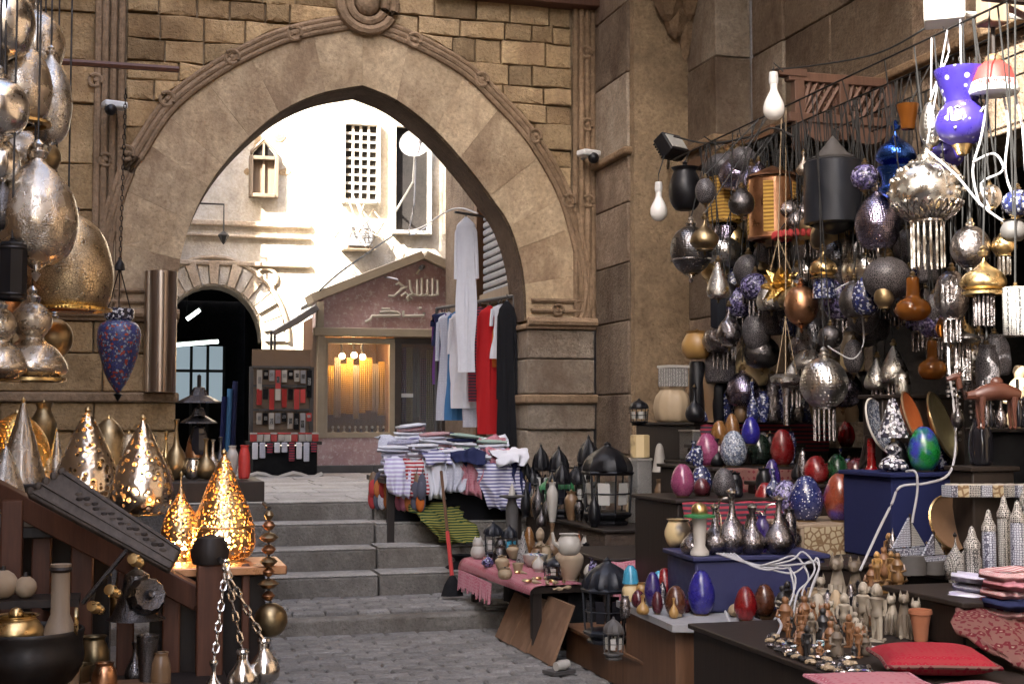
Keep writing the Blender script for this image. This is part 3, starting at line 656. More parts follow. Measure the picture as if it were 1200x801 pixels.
MB().box((lx+.05, KY, (zb+zl)/2+.02), (.1, .14, zl-zb+.06)).build('corner_post', 'kiosk_trim', kio, bevel=.008)
wx0, wx1 = kp(384, 450)[0], kp(457, 450)[0]; dx1 = kp(522, 450)[0]
wn = MB().box(((wx0+wx1)/2, KY+.05, (zb+zl)/2), (wx1-wx0, .012, zl-zb-.06)).build('window', 'pane_glass', kio, smooth=False)
m = MB(); m.box(((wx0+wx1)/2, KY+.04, zl-.03), (wx1-wx0+.12, .1, .07)); m.box(((wx0+wx1)/2, KY+.03, zb+.03), (wx1-wx0+.12, .12, .07))
m.box((wx0-.03, KY+.04, (zb+zl)/2), (.06, .098, zl-zb-.1)); m.box((wx1+.03, KY+.04, (zb+zl)/2), (.07, .098, zl-zb-.1)); m.build('window_frame', 'kiosk_trim', wn)
dr = MB().box(((wx1+.12+dx1)/2, KY+.06, (LZ+.1+zl)/2), (dx1-wx1-.12, .012, zl-LZ-.12)).build('door', 'pane_glass', kio, smooth=False)
m = MB()
for X in (wx1+.11, dx1, dx1+.5): m.box((X, KY+.05, (LZ+zl)/2), (.09, .09, zl-LZ-.1))
m.box(((wx1+dx1)/2+.2, KY+.05, zl-.02), (dx1-wx1+.5, .088, .08)); m.box(((wx1+dx1)/2+.05, KY+.05, LZ+.2), (dx1-wx1-.1, .088, .2)); m.build('door_frame', 'kiosk_frame', dr)
a = aty(478, 463, KY); MB().box((a.x, KY+.045, a.z), (.16, .01, .05)).build('door_notice', 'white_plastic', dr)
m = MB(); m.box(((kx0+kx1)/2, KY+1.5, 1.8), (kx1-kx0, .05, 2.2)); m.box((kx0, KY+.8, 1.8), (.05, 1.4, 2.2)); m.box((kx1, KY+.8, 1.8), (.05, 1.4, 2.2)); m.box(((kx0+kx1)/2, KY+.8, 2.75), (kx1-kx0, 1.4, .04)); m.box(((kx0+kx1)/2, KY+.8, zb-.05), (kx1-kx0, 1.3, .04)); m.box(((wx1+.09), KY+.8, 1.8), (.04, 1.3, 1.9))
m.build('interior', 'wood_brown', kio, smooth=False)
m = MB()
for q in ([(lx, lz_), (ax, az)], [(ax, az), (rx, rz_)]):
    (x0, z0), (x1, z1) = q; m.add([(x0, KY+.5, z0+.05), (x1, KY+.5, z1+.05), (x1, KY+1.8, z1+.05), (x0, KY+1.8, z0+.05), (x0, KY+.5, z0), (x1, KY+.5, z1), (x1, KY+1.8, z1), (x0, KY+1.8, z0)], [(0, 1, 2, 3), (7, 6, 5, 4), (0, 4, 5, 1), (2, 6, 7, 3), (1, 5, 6, 2), (0, 3, 7, 4)])
m.build('roof', 'dull_grey', kio, smooth=False)
def strokes(lines, r_=1.7):
    m = MB()
    for L in lines:
        m.tube([aty(x, y, KY-.015) for x, y in L], r_*.0113, 6)
    return m
strokes([[(489, 327), (489, 345)], [(494.5, 326), (494.5, 345)], [(501, 327), (501, 345)], [(507, 326), (507, 345)], [(513, 328), (513, 345)], [(484, 345), (492, 346.5), (499, 345), (505, 346.5), (514, 345)],
         [(455, 346.5), (462, 347), (467, 342), (471, 338), (477, 336.5)], [(464, 334), (467, 331), (471, 334), (474, 337)], [(470, 347), (475, 343), (478, 346), (484, 345)], [(480, 328), (481, 338), (484, 345)], [(488, 321), (492, 315), (497, 312.5)], [(476, 349), (479, 347), (482, 349.5), (479, 352), (476, 349)]]).build('sign_lettering', 'sign_letter', kio)
strokes([[(428, 377), (434, 374), (436, 370), (446, 370), (469, 369.5)], [(445, 366), (455, 364.5), (466, 366), (469, 369)], [(447, 362), (457, 362)], [(472.5, 364), (473, 370), (483, 370), (497, 369.5), (497, 366)], [(491, 361), (494, 361)], [(508, 372), (515, 371), (517, 366)]], 2.0).build('sign_lettering', 'sign_letter', kio)
m = MB(); m.tube([aty(496, 312, KY-.02), aty(493, 314, KY-.15)], .03, 6); m.build('sign_spotlight', 'dull_grey', kio)
for i, (px, py) in enumerate(((401, 417), (415, 416), (425, 418))):
    p = aty(px, py, KY+.35); t = thing('spot_lamp', 'small warm spot lamp glowing inside the kiosk window', 'lamp', p, 0, 'spot lamps in kiosk window')
    MB().ball((0, 0, 0), .045, 8).build('bulb', 'glow_spot', t); MB().tube([(0, 0, .03), (0, .05, .12), (0, .05, 2.72-p.z)], .02, 6).build('stem', 'dull_grey', t)
L = bpy.data.lights.new('kiosk_light', 'POINT'); L.energy = 9; L.color = (1, .62, .28); L.shadow_soft_size = .1; lo = bpy.data.objects.new('kiosk_light', L); COL.objects.link(lo); lo.location = ((wx0+wx1)/2, KY+.5, 2.42)
L = bpy.data.lights.new('kiosk_door_light', 'POINT'); L.energy = .6; L.color = (1, .7, .4); L.shadow_soft_size = .1; lo = bpy.data.objects.new('kiosk_door_light', L); COL.objects.link(lo); lo.location = (wx1+.5, KY+.9, 2.4)
def hang_cloth(name, label, px, y0, y1, wpx, d, mat, cat='garment', group=None, fold=.25):
    p0 = P(px, y0, d); h = (P(px, y0, d)-P(px, y1, d)).length; w_ = wpx*d/FPX; m = MB(); n = 12; k = 8; vs = []
    for th in (0, .012):
        for j in range(k+1):
            for i in range(n+1):
                u = i/n-.5; vs.append((u*w_*(1+.1*j/k), th+math.sin(u*22+px)*.03*fold*4*(j/k), -h*j/k))
    N1 = (n+1)*(k+1); fs = []
    for j in range(k):
        for i in range(n):
            a = j*(n+1)+i; fs.append((a, a+1, a+n+2, a+n+1)); fs.append((N1+a, N1+a+n+1, N1+a+n+2, N1+a+1))
    m.add(vs, fs); o = m.build(name, mat, None, loc=p0); tag(o, label, cat, group); return o
for i in range(9):
    px = 388+i*7.4; hang_cloth('hanging_robe', ('gold striped robe', 'brown robe', 'amber robe')[i % 3]+' hanging in the lit kiosk window', px, 422+random.uniform(-4, 6), 488+random.uniform(-8, 6), 7.5, dep((aty(px, 450, KY+.75))), ('cloth_gold', 'wood_pale', 'cloth_gold')[i % 3], 'robe', 'robes in kiosk window')
for i in range(7):
    px = 464+i*8; hang_cloth('hanging_robe', ('dark brown robe', 'dim ochre robe')[i % 2]+' hanging behind the kiosk door glass', px, 408+random.uniform(-3, 12), 500+random.uniform(-20, 12), 8, dep((aty(px, 450, KY+.6))), ('wood_brown', 'cloth_dark_stripe', 'cloth_gold')[i % 3], 'robe', 'robes behind kiosk door '+str(i % 2))
for i in range(10):
    p = aty(390+i*6.6, 497, KY+.25); p.z = zb-.03; t = thing('perfume_bottle', 'small white and blue bottle lined up along the kiosk window sill', 'bottle', p, 0, 'bottles on kiosk window sill')
    MB().lathe([(0, 0), (.03, 0), (.033, .09), (.012, .11), (.012, .14), (0, .14)], 8).build('bottle_body', 'cloth_blue' if i % 2 else 'ceramic_white', t); MB().ball((0, 0, .16), .02, 6).build('stopper', 'ceramic_white', t)
# ---------------- trinket stall left of the kiosk
TY = 17.2
def tp(x, y, Y=TY): return aty(x, y, Y)
tz = tp(335, 517).z; tx0, tx1 = tp(292, 500).x, tp(376, 500).x
ts = thing('trinket_stall', 'dark trinket stall with open rack beside the kiosk', 'stall', ((tx0+tx1)/2, TY+.2, LZ)); tw = tx1-tx0
MB().box((0, 0, tz-LZ-.02), (tw, .62, .04)).build('counter', 'wood_dark', ts); MB().box((0, .02, (tz-LZ)/2-.03), (tw-.1, .5, tz-LZ-.06)).build('counter_base', 'black_soft', ts)
MB().box((0, .32, 1.05), (tw-.14, .02, 1.1)).build('dim_backing', 'brown_glaze', ts)  # dark sheet added to stand for the dim space behind the rack
for sx in (-1, 1): MB().box((sx*(tw/2-.06), .27, (tp(330, 428).z-LZ)/2), (.05, .05, tp(330, 428).z-LZ)).build('post', 'dull_grey', ts)
RZ = [tp(335, y, TY+.45).z for y in (430, 452, 480)]
for z in RZ: MB().box((0, .27, z-LZ), (tw-.14, .07, .03)).build('rail', 'dull_grey', ts)
m = MB(); pts = [Vector((-tw/2+tw*i/10, -.36+.02*math.sin(i*2), tz-LZ-.42+.03*math.sin(i*1.3))) for i in range(11)]; m.tube(pts, .035, 6); m.build('cloth_roll', 'ceramic_white', ts)
tc = [('white', 'ceramic_white'), ('red', 'red_paint'), ('black', 'black_soft'), ('grey', 'grey_paint')]
k = 0
for r_, z in enumerate(RZ):
    for i in range(9):
        px = 304+i*7.3; p = tp(px, 450, TY+.42); c, mt = tc[(0, 2, 3, 1, 0, 2, 0, 3, 2)[(i+r_*2) % 9] if r_ != 1 else (1, 2, 1, 0, 1, 2, 1, 1, 2)[i]]
        h = random.uniform(.10, .28); t = thing('trinket_card', c+' trinket card hanging on the rack beside the kiosk', 'trinket', (p.x, p.y, z-.02), random.uniform(-.4, .4), c+' trinkets on the rack')
        MB().box((0, 0, -h/2-.02), (.065, .012, h)).build('card', mt, t); MB().tube([(0, 0, .02), (0, 0, -.03)], .004, 4).build('hook', 'dull_grey', t)
        if r_ != 1: MB().box((0, -.012, -h*.6), (.04, .012, h*.35)).build('pendant', 'inlay_white', t)
for i in range(10):
    px = 297+i*8; p = tp(px, 510, TY-.02); c, mt = (('red', 'red_paint'), ('white', 'ceramic_white'))[i % 3 > 0]
    t = thing('gift_box', c+' little gift box set on the dark trinket counter', 'box', (p.x, p.y, tz), random.uniform(-.2, .2), c+' boxes on trinket counter')
    MB().box((0, 0, .045), (.08, .08, .09)).build('box_body', mt, t, bevel=.006); MB().box((0, 0, .10), (.085, .085, .02)).build('lid', 'ceramic_white' if c == 'red' else 'red_paint', t, bevel=.004)
for i in range(9):
    px = 299+i*8.6; h = random.uniform(.12, .24); p = tp(px, 520, TY-.13); t = thing('tassel_bag', 'small pale pouch hanging over the edge of the trinket counter', 'pouch', (p.x, p.y, tz-.01), 0, 'pouches along trinket counter')
    MB().box((0, 0, -h/2), (.07, .03, h)).build('pouch', ('cloth_white', 'cloth_pale', 'cloth_dark_stripe')[i % 3], t, bevel=.01); MB().tube([(0, 0, 0), (0, .03, .015)], .006, 4).build('loop', 'cable_black', t)
t = thing('rolled_fabric', 'stack of rolled blue fabric standing beside the dark passage', 'fabric', tp(318, 540, TY+.9)); t.location.z = LZ; t.location.x -= .35
for i in range(3): MB().tube([(i*.07-.3, .02*i, 0), (i*.07-.26, .03*i, 1.0+.1*i)], .035, 8).build('roll', ('cloth_blue', 'cloth_denim', 'cloth_navy')[i], t)

# ================================================================== CLOTHES STALL
def garment(name, label, px, y0, y1, wpx, d, mat, rz=0, sleeve=.0, cat='garment', group=None, flare=1.25, dp=.35, collar=None, hook=None):
    p = P(px, y0, d); h = (P(px, y0, d)-P(px, y1, d)).length; w_ = wpx*d/FPX/2; t = thing(name, label, cat, p, rz, group)
    st = [(.16, 0), (.24, -.008), (.78, -.04), (.97, -.062), (.95, -.11), (.84, -.22), (.78, -.38), (.86, -.6), (1.0*flare*.9, -.82), (1.0*flare*.92, -1)]
    vs = []; n = 30; fs = []; ph = random.uniform(0, 6)
    for j, (a, z) in enumerate(cat_rom([Vector((a, b, 0)) for a, b in st], 3) and [(v.x, v.y) for v in cat_rom([Vector((a, b, 0)) for a, b in st], 3)]):
        amp = .22*min(1, max(0, -z-.05)*2.4)
        for i in range(n):
            q = 2*math.pi*i/n; f = 1+amp*math.sin(5*q+ph+z*3)+amp*.6*math.sin(9*q+ph*2)+amp*.35*math.sin(13*q+ph+z*5)
            vs.append((math.cos(q)*a*w_*f, math.sin(q)*a*w_*dp*f, z*h))
    k = len(vs)//n
    for j in range(k-1):
        for i in range(n): fs.append((j*n+i, j*n+(i+1) % n, (j+1)*n+(i+1) % n, (j+1)*n+i))
    fs.append(tuple(range(n)))
    MB().add(vs, fs).build('body', mat, t)
    if sleeve:
        for s in (-1, 1):
            L = sleeve*h; MB().tube([(s*w_*.72, 0, -.055*h), (s*w_*.95, 0, -.10*h), (s*w_*1.08, .01, -.10*h-L*.5), (s*w_*1.12, .02, -.10*h-L)], [w_*.16, w_*.22, w_*.19, w_*.2], 8).build('sleeve', mat, t)
    if collar: MB().tube([(math.cos(a)*w_*.25, -.02+math.sin(a)*w_*.1, -.02*h-.12*h*(1 if math.sin(a) < -.6 else 0)) for a in [i*math.pi/6 for i in range(13)]], w_*.07, 6).build('neckline', collar, t)
    hk = hook if hook is not None else .1
    MB().tube([(0, 0, -.01), (0, 0, hk)], .006, 4).build('hanger_hook', 'dull_grey', t)
    MB().tube([(-w_*.6, 0, -.045*h), (0, 0, 0), (w_*.6, 0, -.045*h)], .008, 4).build('hanger', 'white_plastic', t)
    return t
ra, rb_ = P(512, 354, 15.1), P(603, 338, 13.5); rb_.z = ra.z = 2.74
cr = thing('clothes_rail', 'iron rail the robes and dresses hang from beyond the arch', 'rail', (0, 0, 0))
MB().tube([ra, rb_], .018, 8).build('bar', 'dull_grey', cr)
for q in (ra, rb_): MB().tube([q, (q.x, q.y, LZ)], .02, 8).build('post', 'dull_grey', cr)
r2a, r2b = P(545, 249, 13.75), Vector((4.12, 13.9, 0)); r2b.z = r2a.z
MB().tube([r2a+Vector((-.1, 0, .0)), r2b], .014, 6).build('upper_bar', 'dull_grey', cr)
def rd(px):
    t = (px-512)/91; return 15.1+(13.5-15.1)*t
def ry(d): return 490-(2.74-1.53)*FPX/d
G = 'garments hung beyond the arch'
for nm, lb, px, y1, w_, mt, sl, col, fl, off in (
    ('dark_robe', 'long navy robe at the kiosk end of the clothes rail', 521, 405, 28, 'cloth_navy', .3, None, 1.1, 0),
    ('sequin_tunic', 'pale patterned tunic hanging next to the navy robe', 526, 492, 26, 'cloth_pale', .35, 'cloth_purple', 1.0, 0),
    ('jeans_dress', 'denim blue long skirt between the pale tunics', 535, 492, 22, 'cloth_denim', 0, None, 1.15, 0),
    ('white_tunic', 'white tunic with blue embroidered neckline', 548, 478, 40, 'cloth_white', .35, 'cloth_blue', 1.0, 0),
    ('dark_tunic', 'black patterned tunic beside the red robe', 563, 470, 28, 'cloth_dark_stripe', .35, None, 1.0, 0),
    ('red_robe', 'long bright red robe on the clothes rail', 574, 508, 26, 'cloth_red', .55, None, 1.15, 0),
    ('orange_robe', 'orange robe half hidden behind the red one', 584, 430, 18, 'cloth_orange', .3, None, 1.1, .15),
    ('black_robe', 'long black robe hanging against the arch jamb', 594, 545, 20, 'cloth_black', .5, None, 1.15, -.25)):
    d = rd(px)+off; y0 = ry(d)+6; garment(nm, lb, px, y0, y1, w_, d, mt, R(random.uniform(-50, -20)), sl, 'garment', None, fl, .45, col, .06)
for nm, lb, px, y1, w_, mt, sl, col, off in (('blouse', 'small white blouse on the rail close to the jamb', 588, 420, 22, 'cloth_white', .3, None, .1), ('striped_tunic', 'lilac striped tunic behind the white one', 541, 470, 26, 'cloth_lilac', .35, None, .25), ('purple_tunic', 'purple sleeved tunic behind the navy robe', 518, 450, 20, 'cloth_purple', .3, None, .15), ('patterned_robe', 'pale patterned robe showing between white and red', 556, 500, 26, 'cloth_pale', .4, 'cloth_blue', .12)):
    d = rd(px)+off; garment(nm, lb, px, ry(d)+6, y1, w_, d, mt, R(random.uniform(-50, -10)), sl, 'garment', None, 1.1, .45, col, .06)
garment('white_galabeya', 'long white robe hung highest from the upper bar', 546, 254, 436, 24, 13.75, 'cloth_white', R(-35), .30, 'garment', None, .8, .35, None, .03)
# cloths hanging over the table front
def drape(name, label, pts, mat, cat='cloth', n=14, wav=.03, th=.012, rough=0, sub=3):
    # pts: list of (left point, right point) rows from top to hem
    q_ = [(cat_rom([Vector(a) for a, b in pts], sub), cat_rom([Vector(b) for a, b in pts], sub))]; pts = list(zip(*q_[0]))
    m = MB(); vs = []; k = len(pts)
    for t_ in (0, th):
        for j, (a, b) in enumerate(pts):
            a = Vector(a); b = Vector(b)
            for i in range(n+1):
                u = i/n; q = a.lerp(b, u); q = q+Vector((0, -wav*(j/(k-1))*math.sin(u*17+j*.5)+t_*.7, t_*.7))+(noise.noise_vector(q*9)*rough+noise.noise_vector(q*21)*rough*.5 if rough else Vector((0, 0, 0))); vs.append(q)
    M_ = (n+1)*k; fs = []
    for j in range(k-1):
        for i in range(n):
            a = j*(n+1)+i; fs.append((a, a+1, a+n+2, a+n+1)); fs.append((M_+a, M_+a+n+1, M_+a+n+2, M_+a+1))
    ring = list(range(n+1))+[j*(n+1)+n for j in range(1, k)]+[(k-1)*(n+1)+i for i in range(n-1, -1, -1)]+[j*(n+1) for j in range(k-2, 0, -1)]
    for a, b in zip(ring, ring[1:]+ring[:1]): fs.append((b, a, a+M_, b+M_))
    m.add(vs, fs); o = m.build(name, mat, None, ang=3.0); tag(o, label, cat); return o
# textile table
TX0, TX1, TY0, TY1, TZ = 2.10, 3.34, 11.45, 12.36, 1.02
tt = thing('textile_table', 'dark cloth covered trestle table carrying the textile heap', 'table', ((TX0+TX1)/2, (TY0+TY1)/2, 0))
MB().box((0, 0, TZ-.02), (TX1-TX0, TY1-TY0, .04)).build('table_top', 'wood_dark', tt)
for sx in (-1, 1):
    for sy in (-1, 1):
        gz = KZ+.17*max(1, min(4, int(((TY0+TY1)/2+sy*.4-10.76)/.38)+1)); MB().box((sx*.56, sy*.4, (TZ-.04+gz-.05)/2), (.06, .06, TZ-.04-gz+.05)).build('leg', 'wood_dark', tt)
MB().box((.02, -.3, TZ-.22), (TX1-TX0-.14, .02, .38)).build('skirt', 'cloth_black', tt)
FOLD = []
def fold_mesh(mat, i):
    b = bmesh.new(); bmesh.ops.create_cube(b, size=1); bmesh.ops.bevel(b, geom=b.edges[:], offset=.16, segments=2, affect='EDGES')
    rr = random.Random(i)
    for v in b.verts: v.co.z += .16*math.sin(v.co.x*5+i)*.5+rr.uniform(-.05, .05); v.co.x += rr.uniform(-.03, .03); v.co.y += rr.uniform(-.03, .03)
    me = bpy.data.meshes.new('folded_cloth'); b.to_mesh(me); b.free(); me.materials.append(MT[mat]); me.polygons.foreach_set('use_smooth', [True]*len(me.polygons)); return me
fk = [('white', 'cloth_white'), ('lilac striped', 'cloth_lilac'), ('white and navy striped', 'cloth_stripe'), ('pale patterned', 'cloth_pale'), ('red striped', 'cloth_red_stripe'), ('pale green', 'cloth_green'), ('navy', 'cloth_navy'), ('pink', 'cloth_pink')]
FM = {}
for i, (c, mt) in enumerate(fk): FM[c] = [fold_mesh(mt, i*3+j) for j in range(2)]
def pile(x, y, z, cols, sx=.26, sy=.2, th=.045, lab='in the textile heap', rz=None, tilt=.0):
    for c in cols:
        w_ = th*random.uniform(.7, 1.2); me = random.choice(FM[c])
        o = piece('folded_textile', me, None, (x+random.uniform(-.015, .015), y+random.uniform(-.015, .015), z+w_/2), (rz if rz is not None else random.uniform(-.25, .25)), (sx*random.uniform(.9, 1.12), sy*random.uniform(.9, 1.1), w_*1.15))
        o.rotation_euler.y = random.uniform(-tilt, tilt); tag(o, 'folded '+c+' cloth '+lab, 'textile', 'folded textiles '+lab+' '+c); z += w_
    return z
rows = [(2.48, 11.62, 'lilac striped,pale patterned,white,lilac striped,white and navy striped'), (2.72, 11.60, 'white,pale patterned,white,lilac striped,white'), (2.98, 11.60, 'white,white and navy striped,white,lilac striped'), (3.22, 11.6, 'pale patterned,white and navy striped,white'), (3.46, 11.62, 'white and navy striped,lilac striped,pale patterned'),
        (2.6, 11.88, 'white,lilac striped,white and navy striped,white,red striped,lilac striped'), (2.88, 11.88, 'white,pale patterned,red striped,white,red striped,pink,white,red striped'), (3.15, 11.9, 'white,navy,pale green,white,navy,white,pale green'), (3.42, 11.9, 'navy,white,pale green,white,navy,white'),
        (2.72, 12.2, 'white,red striped,white,red striped,navy,red striped,white,red striped,red striped,white'), (3.02, 12.2, 'red striped,white,navy,red striped,pink,red striped,white,red striped'), (3.32, 12.2, 'white,navy,pale green,white,navy,white and navy striped,white')]
for x, y, c in rows: pile(x-.26, y, TZ+.006, c.split(',')+c.split(',')[:3], .25, .19, .036, tilt=.13)
for i in range(14):
    x = random.uniform(2.22, 3.25); y = random.uniform(11.5, 12.1); z = TZ+.20+(.10 if y > 11.8 else 0); c, mt = fk[(0, 4, 2, 7, 1, 6, 3, 5)[i % 8]]
    drape('crumpled_scarf', 'crumpled '+c+' scarf thrown over the textile heap', [((x-.12, y+.10, z), (x+.14, y+.12, z+.01)), ((x-.14, y, z+.035), (x+.15, y, z+.03)), ((x-.13, y-.1, z), (x+.14, y-.11, z-.01)), ((x-.12, y-.16, z-.08), (x+.12, y-.17, z-.09))], mt, 'scarf', 16, .02, .008, .05)['group'] = 'scarves over the heap '+c
zt = TZ+.16
drape('draped_cloth', 'crumpled striped scarf hanging from the table corner near the jamb', [((2.88, 11.55, zt+.01), (3.27, 11.6, zt-.02)), ((2.88, 11.42, zt-.06), (3.30, 11.42, zt-.08)), ((2.92, 11.37, zt-.22), (3.32, 11.37, zt-.26)), ((3.0, 11.36, zt-.42), (3.32, 11.36, zt-.46))], 'cloth_stripe', wav=.04, rough=.05, n=26)
for i, (x, mt, l_) in enumerate(((2.20, 'cloth_lilac', 'lilac striped'), (2.36, 'cloth_red_stripe', 'red striped'), (2.52, 'cloth_white', 'plain white'), (2.70, 'cloth_pale', 'pale patterned'), (2.84, 'cloth_pink', 'dusty pink'), (3.26, 'cloth_navy', 'navy'))):
    drape('hanging_scarf', l_+' scarf spilling off the front of the textile table', [((x-.09, 11.60, zt+.03), (x+.10, 11.60, zt+.02)), ((x-.1, 11.46, zt-.01), (x+.11, 11.46, zt-.02)), ((x-.09, 11.40, zt-.14), (x+.1, 11.40, zt-.16)), ((x-.06, 11.385, zt-.28-.03*(i % 3)), (x+.09, 11.385, zt-.33+.03*(i % 2)))], mt, 'scarf', 16, .03, .008, .035)
drape('plaid_cloth', 'green and yellow plaid cloth draped beside the top steps', [((2.30, 11.48, .80), (2.76, 11.48, .78)), ((2.30, 11.38, .76), (2.76, 11.38, .74)), ((2.36, 11.12, .66), (2.8, 11.10, .62)), ((2.5, 11.04, .52), (2.82, 11.0, .50))], 'cloth_plaid', wav=.03, rough=.05)
# slippers strung along the table end
SC = [('dark red', 'slipper_red'), ('grey', 'slipper_grey'), ('pale', 'cloth_pale'), ('orange', 'slipper_orange'), ('red', 'slipper_red'), ('pink', 'slipper_pink'), ('rose', 'slipper_pink'), ('rust', 'slipper_orange'), ('charcoal', 'slipper_grey'), ('bright orange', 'cloth_orange')]
bar = thing('slipper_bar', 'thin bar under the table edge that the slippers hang from', 'bar', (0, 0, 0)); bz = TZ-.05
a_ = P(434, 540, 12.0); b_ = P(497, 543, 11.55); b_.z = a_.z = TZ-.02
MB().tube([a_, b_, (b_.x+.1, TY0+.1, TZ-.02)], .008, 5).build('rod', 'dull_grey', bar)
for row in (0, 1):
  for i, (c, mt) in enumerate(SC):
    u = (i+.5)/len(SC); q = a_.lerp(b_, u); t = thing('slipper', c+(' slipper hanging lowest in the row' if row == 0 else ' slipper strung above the hanging row')+' at the textile table', 'slipper', (q.x, q.y-(.03 if row else 0), q.z-.02+(.10 if row else 0)), R(random.uniform(-50, -10)), 'slippers at the textile table '+c+str(row))
    mt2 = mt if row == 0 else SC[(i*3+4) % 10][1]
    MB().ball((0, 0, -.13), .12, 10, (.36, .16, 1)).build('sole', 'slipper_grey' if i % 2 else 'brown_glaze', t)
    MB().ball((0, -.022, -.16), .085, 10, (.48, .36, .95)).build('upper', mt2, t); MB().tube([(0, 0, -.02), (0, .02, .03)], .004, 4).build('string', 'cable_black', t)
# broom
a_ = P(517, 552, 11.25); b_ = P(530, 655, 10.55); b_.z = KZ+.16; t = thing('broom', 'broom with red lower handle leaning against the textile table', 'broom', b_)
MB().tube([(0, 0, .0), (a_-b_)*.42], .017, 7).build('handle_sleeve', 'red_paint', t); MB().tube([(a_-b_)*.42, a_-b_], .013, 7).build('handle', 'wood_brown', t); MB().lathe([(0, -.13), (.09, -.13), (.06, -.04), (.025, .02), (0, .03)], 10, sy=.5).build('bristles', 'black_soft', t)
p = atz(540, 690, KZ); t = thing('black_bag', 'slumped black plastic bag at the foot of the stairs', 'bag', p)
MB().lathe(sprof([(.0, 0), (.9, .02), (1, .3), (.8, .6), (.35, .8), (.3, .88), (.55, 1)], .28, .17), 14, rib=.07, ribn=5).build('sack', 'black_soft', t)
# cables through the arch
m = MB(); m.tube(cat_rom([P(487, 190, 20.6), P(485, 240, 20.7), P(480, 275, 21), P(505, 262, 21.3)], 4), .012, 5); m.tube(cat_rom([P(462, 270, 21.4), P(490, 268, 20), P(530, 245, 16), P(560, 250, 14.2)], 5), .01, 5); tag(m.build('overhead_cable', 'cable_white'), 'white cables slung between the facade windows and the clothes bar', 'cable')
m = MB(); m.tube(cat_rom([P(395, 290, 21.7), P(410, 320, 20), P(455, 325, 18.2), P(467, 328, 17.9)], 5), .012, 5); tag(m.build('overhead_cable', 'cable_white'), 'thin white cable dropping from the facade to the kiosk gable', 'cable')
m = MB(); m.tube(cat_rom([P(375, 340, 17.8), P(400, 318, 19), P(440, 290, 21), P(462, 275, 21.6)], 5), .014, 5); tag(m.build('overhead_cable', 'cable_black'), 'dark cable rising from the kiosk eave to the open window', 'cable')

# ================================================================== LAMPS AND VESSELS
PF = dict(
    globe=[(0, 0), (.38, .04), (.71, .15), (.92, .31), (1, .5), (.92, .69), (.71, .85), (.38, .96), (0, 1)],
    egg=[(0, 0), (.45, .02), (.78, .13), (.98, .34), (.98, .5), (.84, .70), (.58, .88), (.28, .98), (0, 1)],
    bulge=[(.40, 0), (.78, .10), (.98, .32), (1, .46), (.86, .66), (.55, .83), (.25, .93), (.14, 1)],
    dome=[(.80, 0), (.93, .1), (1, .3), (.97, .5), (.83, .72), (.55, .89), (.2, .98), (0, 1)],
    tear=[(.62, 0), (.92, .06), (1, .20), (.90, .38), (.66, .58), (.40, .77), (.19, .91), (.07, .97), (.05, 1), (0, 1.0)],
    cone=[(.85, 0), (1, .05), (.97, .14), (.78, .36), (.54, .58), (.32, .78), (.14, .93), (.07, 1), (0, 1)],
    onion=[(.62, 0), (.66, .06), (.98, .20), (1, .36), (.78, .54), (.38, .68), (.14, .80), (.06, .90), (.02, 1), (0, 1)],
    gourd=[(.55, 0), (.95, .09), (1, .20), (.70, .40), (.38, .50), (.36, .56), (.55, .66), (.58, .80), (.38, .93), (.12, 1), (0, 1)],
    jug=[(0, 0), (.55, 0), (.82, .06), (1, .2), (.86, .37), (.45, .55), (.24, .68), (.2, .82), (.3, .94), (.34, 1), (.2, .99)],
    longneck=[(0, 0), (.5, 0), (.9, .12), (1, .26), (.78, .42), (.35, .56), (.2, .7), (.16, .9), (.28, 1), (.15, .99)],
    vase=[(0, 0), (.5, 0), (.55, .04), (.82, .32), (1, .62), (.92, .76), (.6, .88), (.55, .93), (.68, 1), (.5, .99)],
    amphora=[(0, 0), (.06, .02), (.2, .06), (.62, .25), (.92, .52), (1, .70), (.86, .82), (.62, .86), (.56, .90), (.66, 1), (.5, .99)],
    jar=[(0, 0), (.75, 0), (.95, .1), (1, .4), (.92, .7), (.72, .86), (.66, .92), (.74, 1), (.55, .99)],
    pot=[(0, 0), (.6, 0), (.95, .25), (1, .55), (.8, .82), (.7, .92), (.86, 1), (.7, .97)],
    cup=[(0, .02), (.5, 0), (.62, .1), (.75, .5), (1, 1), (.92, .98), (.5, .2), (0, .18)],
    drum=[(.85, 0), (1, .03), (1, .97), (.85, 1), (0, 1)],
    flask=[(0, 0), (.6, .02), (.96, .16), (1, .3), (.8, .45), (.42, .55), (.36, .7), (.34, 1), (.25, .99)],
    bowl=[(0, 0), (.4, 0), (.75, .3), (1, 1), (.94, .98), (.68, .4), (0, .2)],
    bulb=[(0, 0), (.5, .03), (.9, .16), (1, .34), (.85, .52), (.52, .70), (.36, .82), (.34, 1), (0, 1)],
    bell=[(1, 0), (.97, .06), (.78, .3), (.66, .6), (.5, .85), (.2, 1), (0, 1)])
def body(kind, h, r, n=22, rib=0, ribn=8, k=3):
    pr = PF[kind]
    if kind == 'drum': return MB().lathe([(a*r, b*h) for a, b in pr], n, rib=rib, ribn=ribn)
    m = MB().lathe(sprof(pr, h, r, k), n, rib=rib, ribn=ribn); sd = Vector((random.uniform(0, 90), random.uniform(0, 90), random.uniform(0, 90))); am = r*(.022 if kind == 'egg' else .045)
    m.v = [tuple(Vector(v)+Vector((1, 1, .5))*0+Vector((q.x, q.y, q.z*.4))*am) for v in m.v for q in (noise.noise_vector(Vector(v)*(1.3/r)+sd),)]
    return m
def size(px, y0, y1, wpx, d): return (P(px, y0, d)-P(px, y1, d)).length, wpx*d/FPX/2
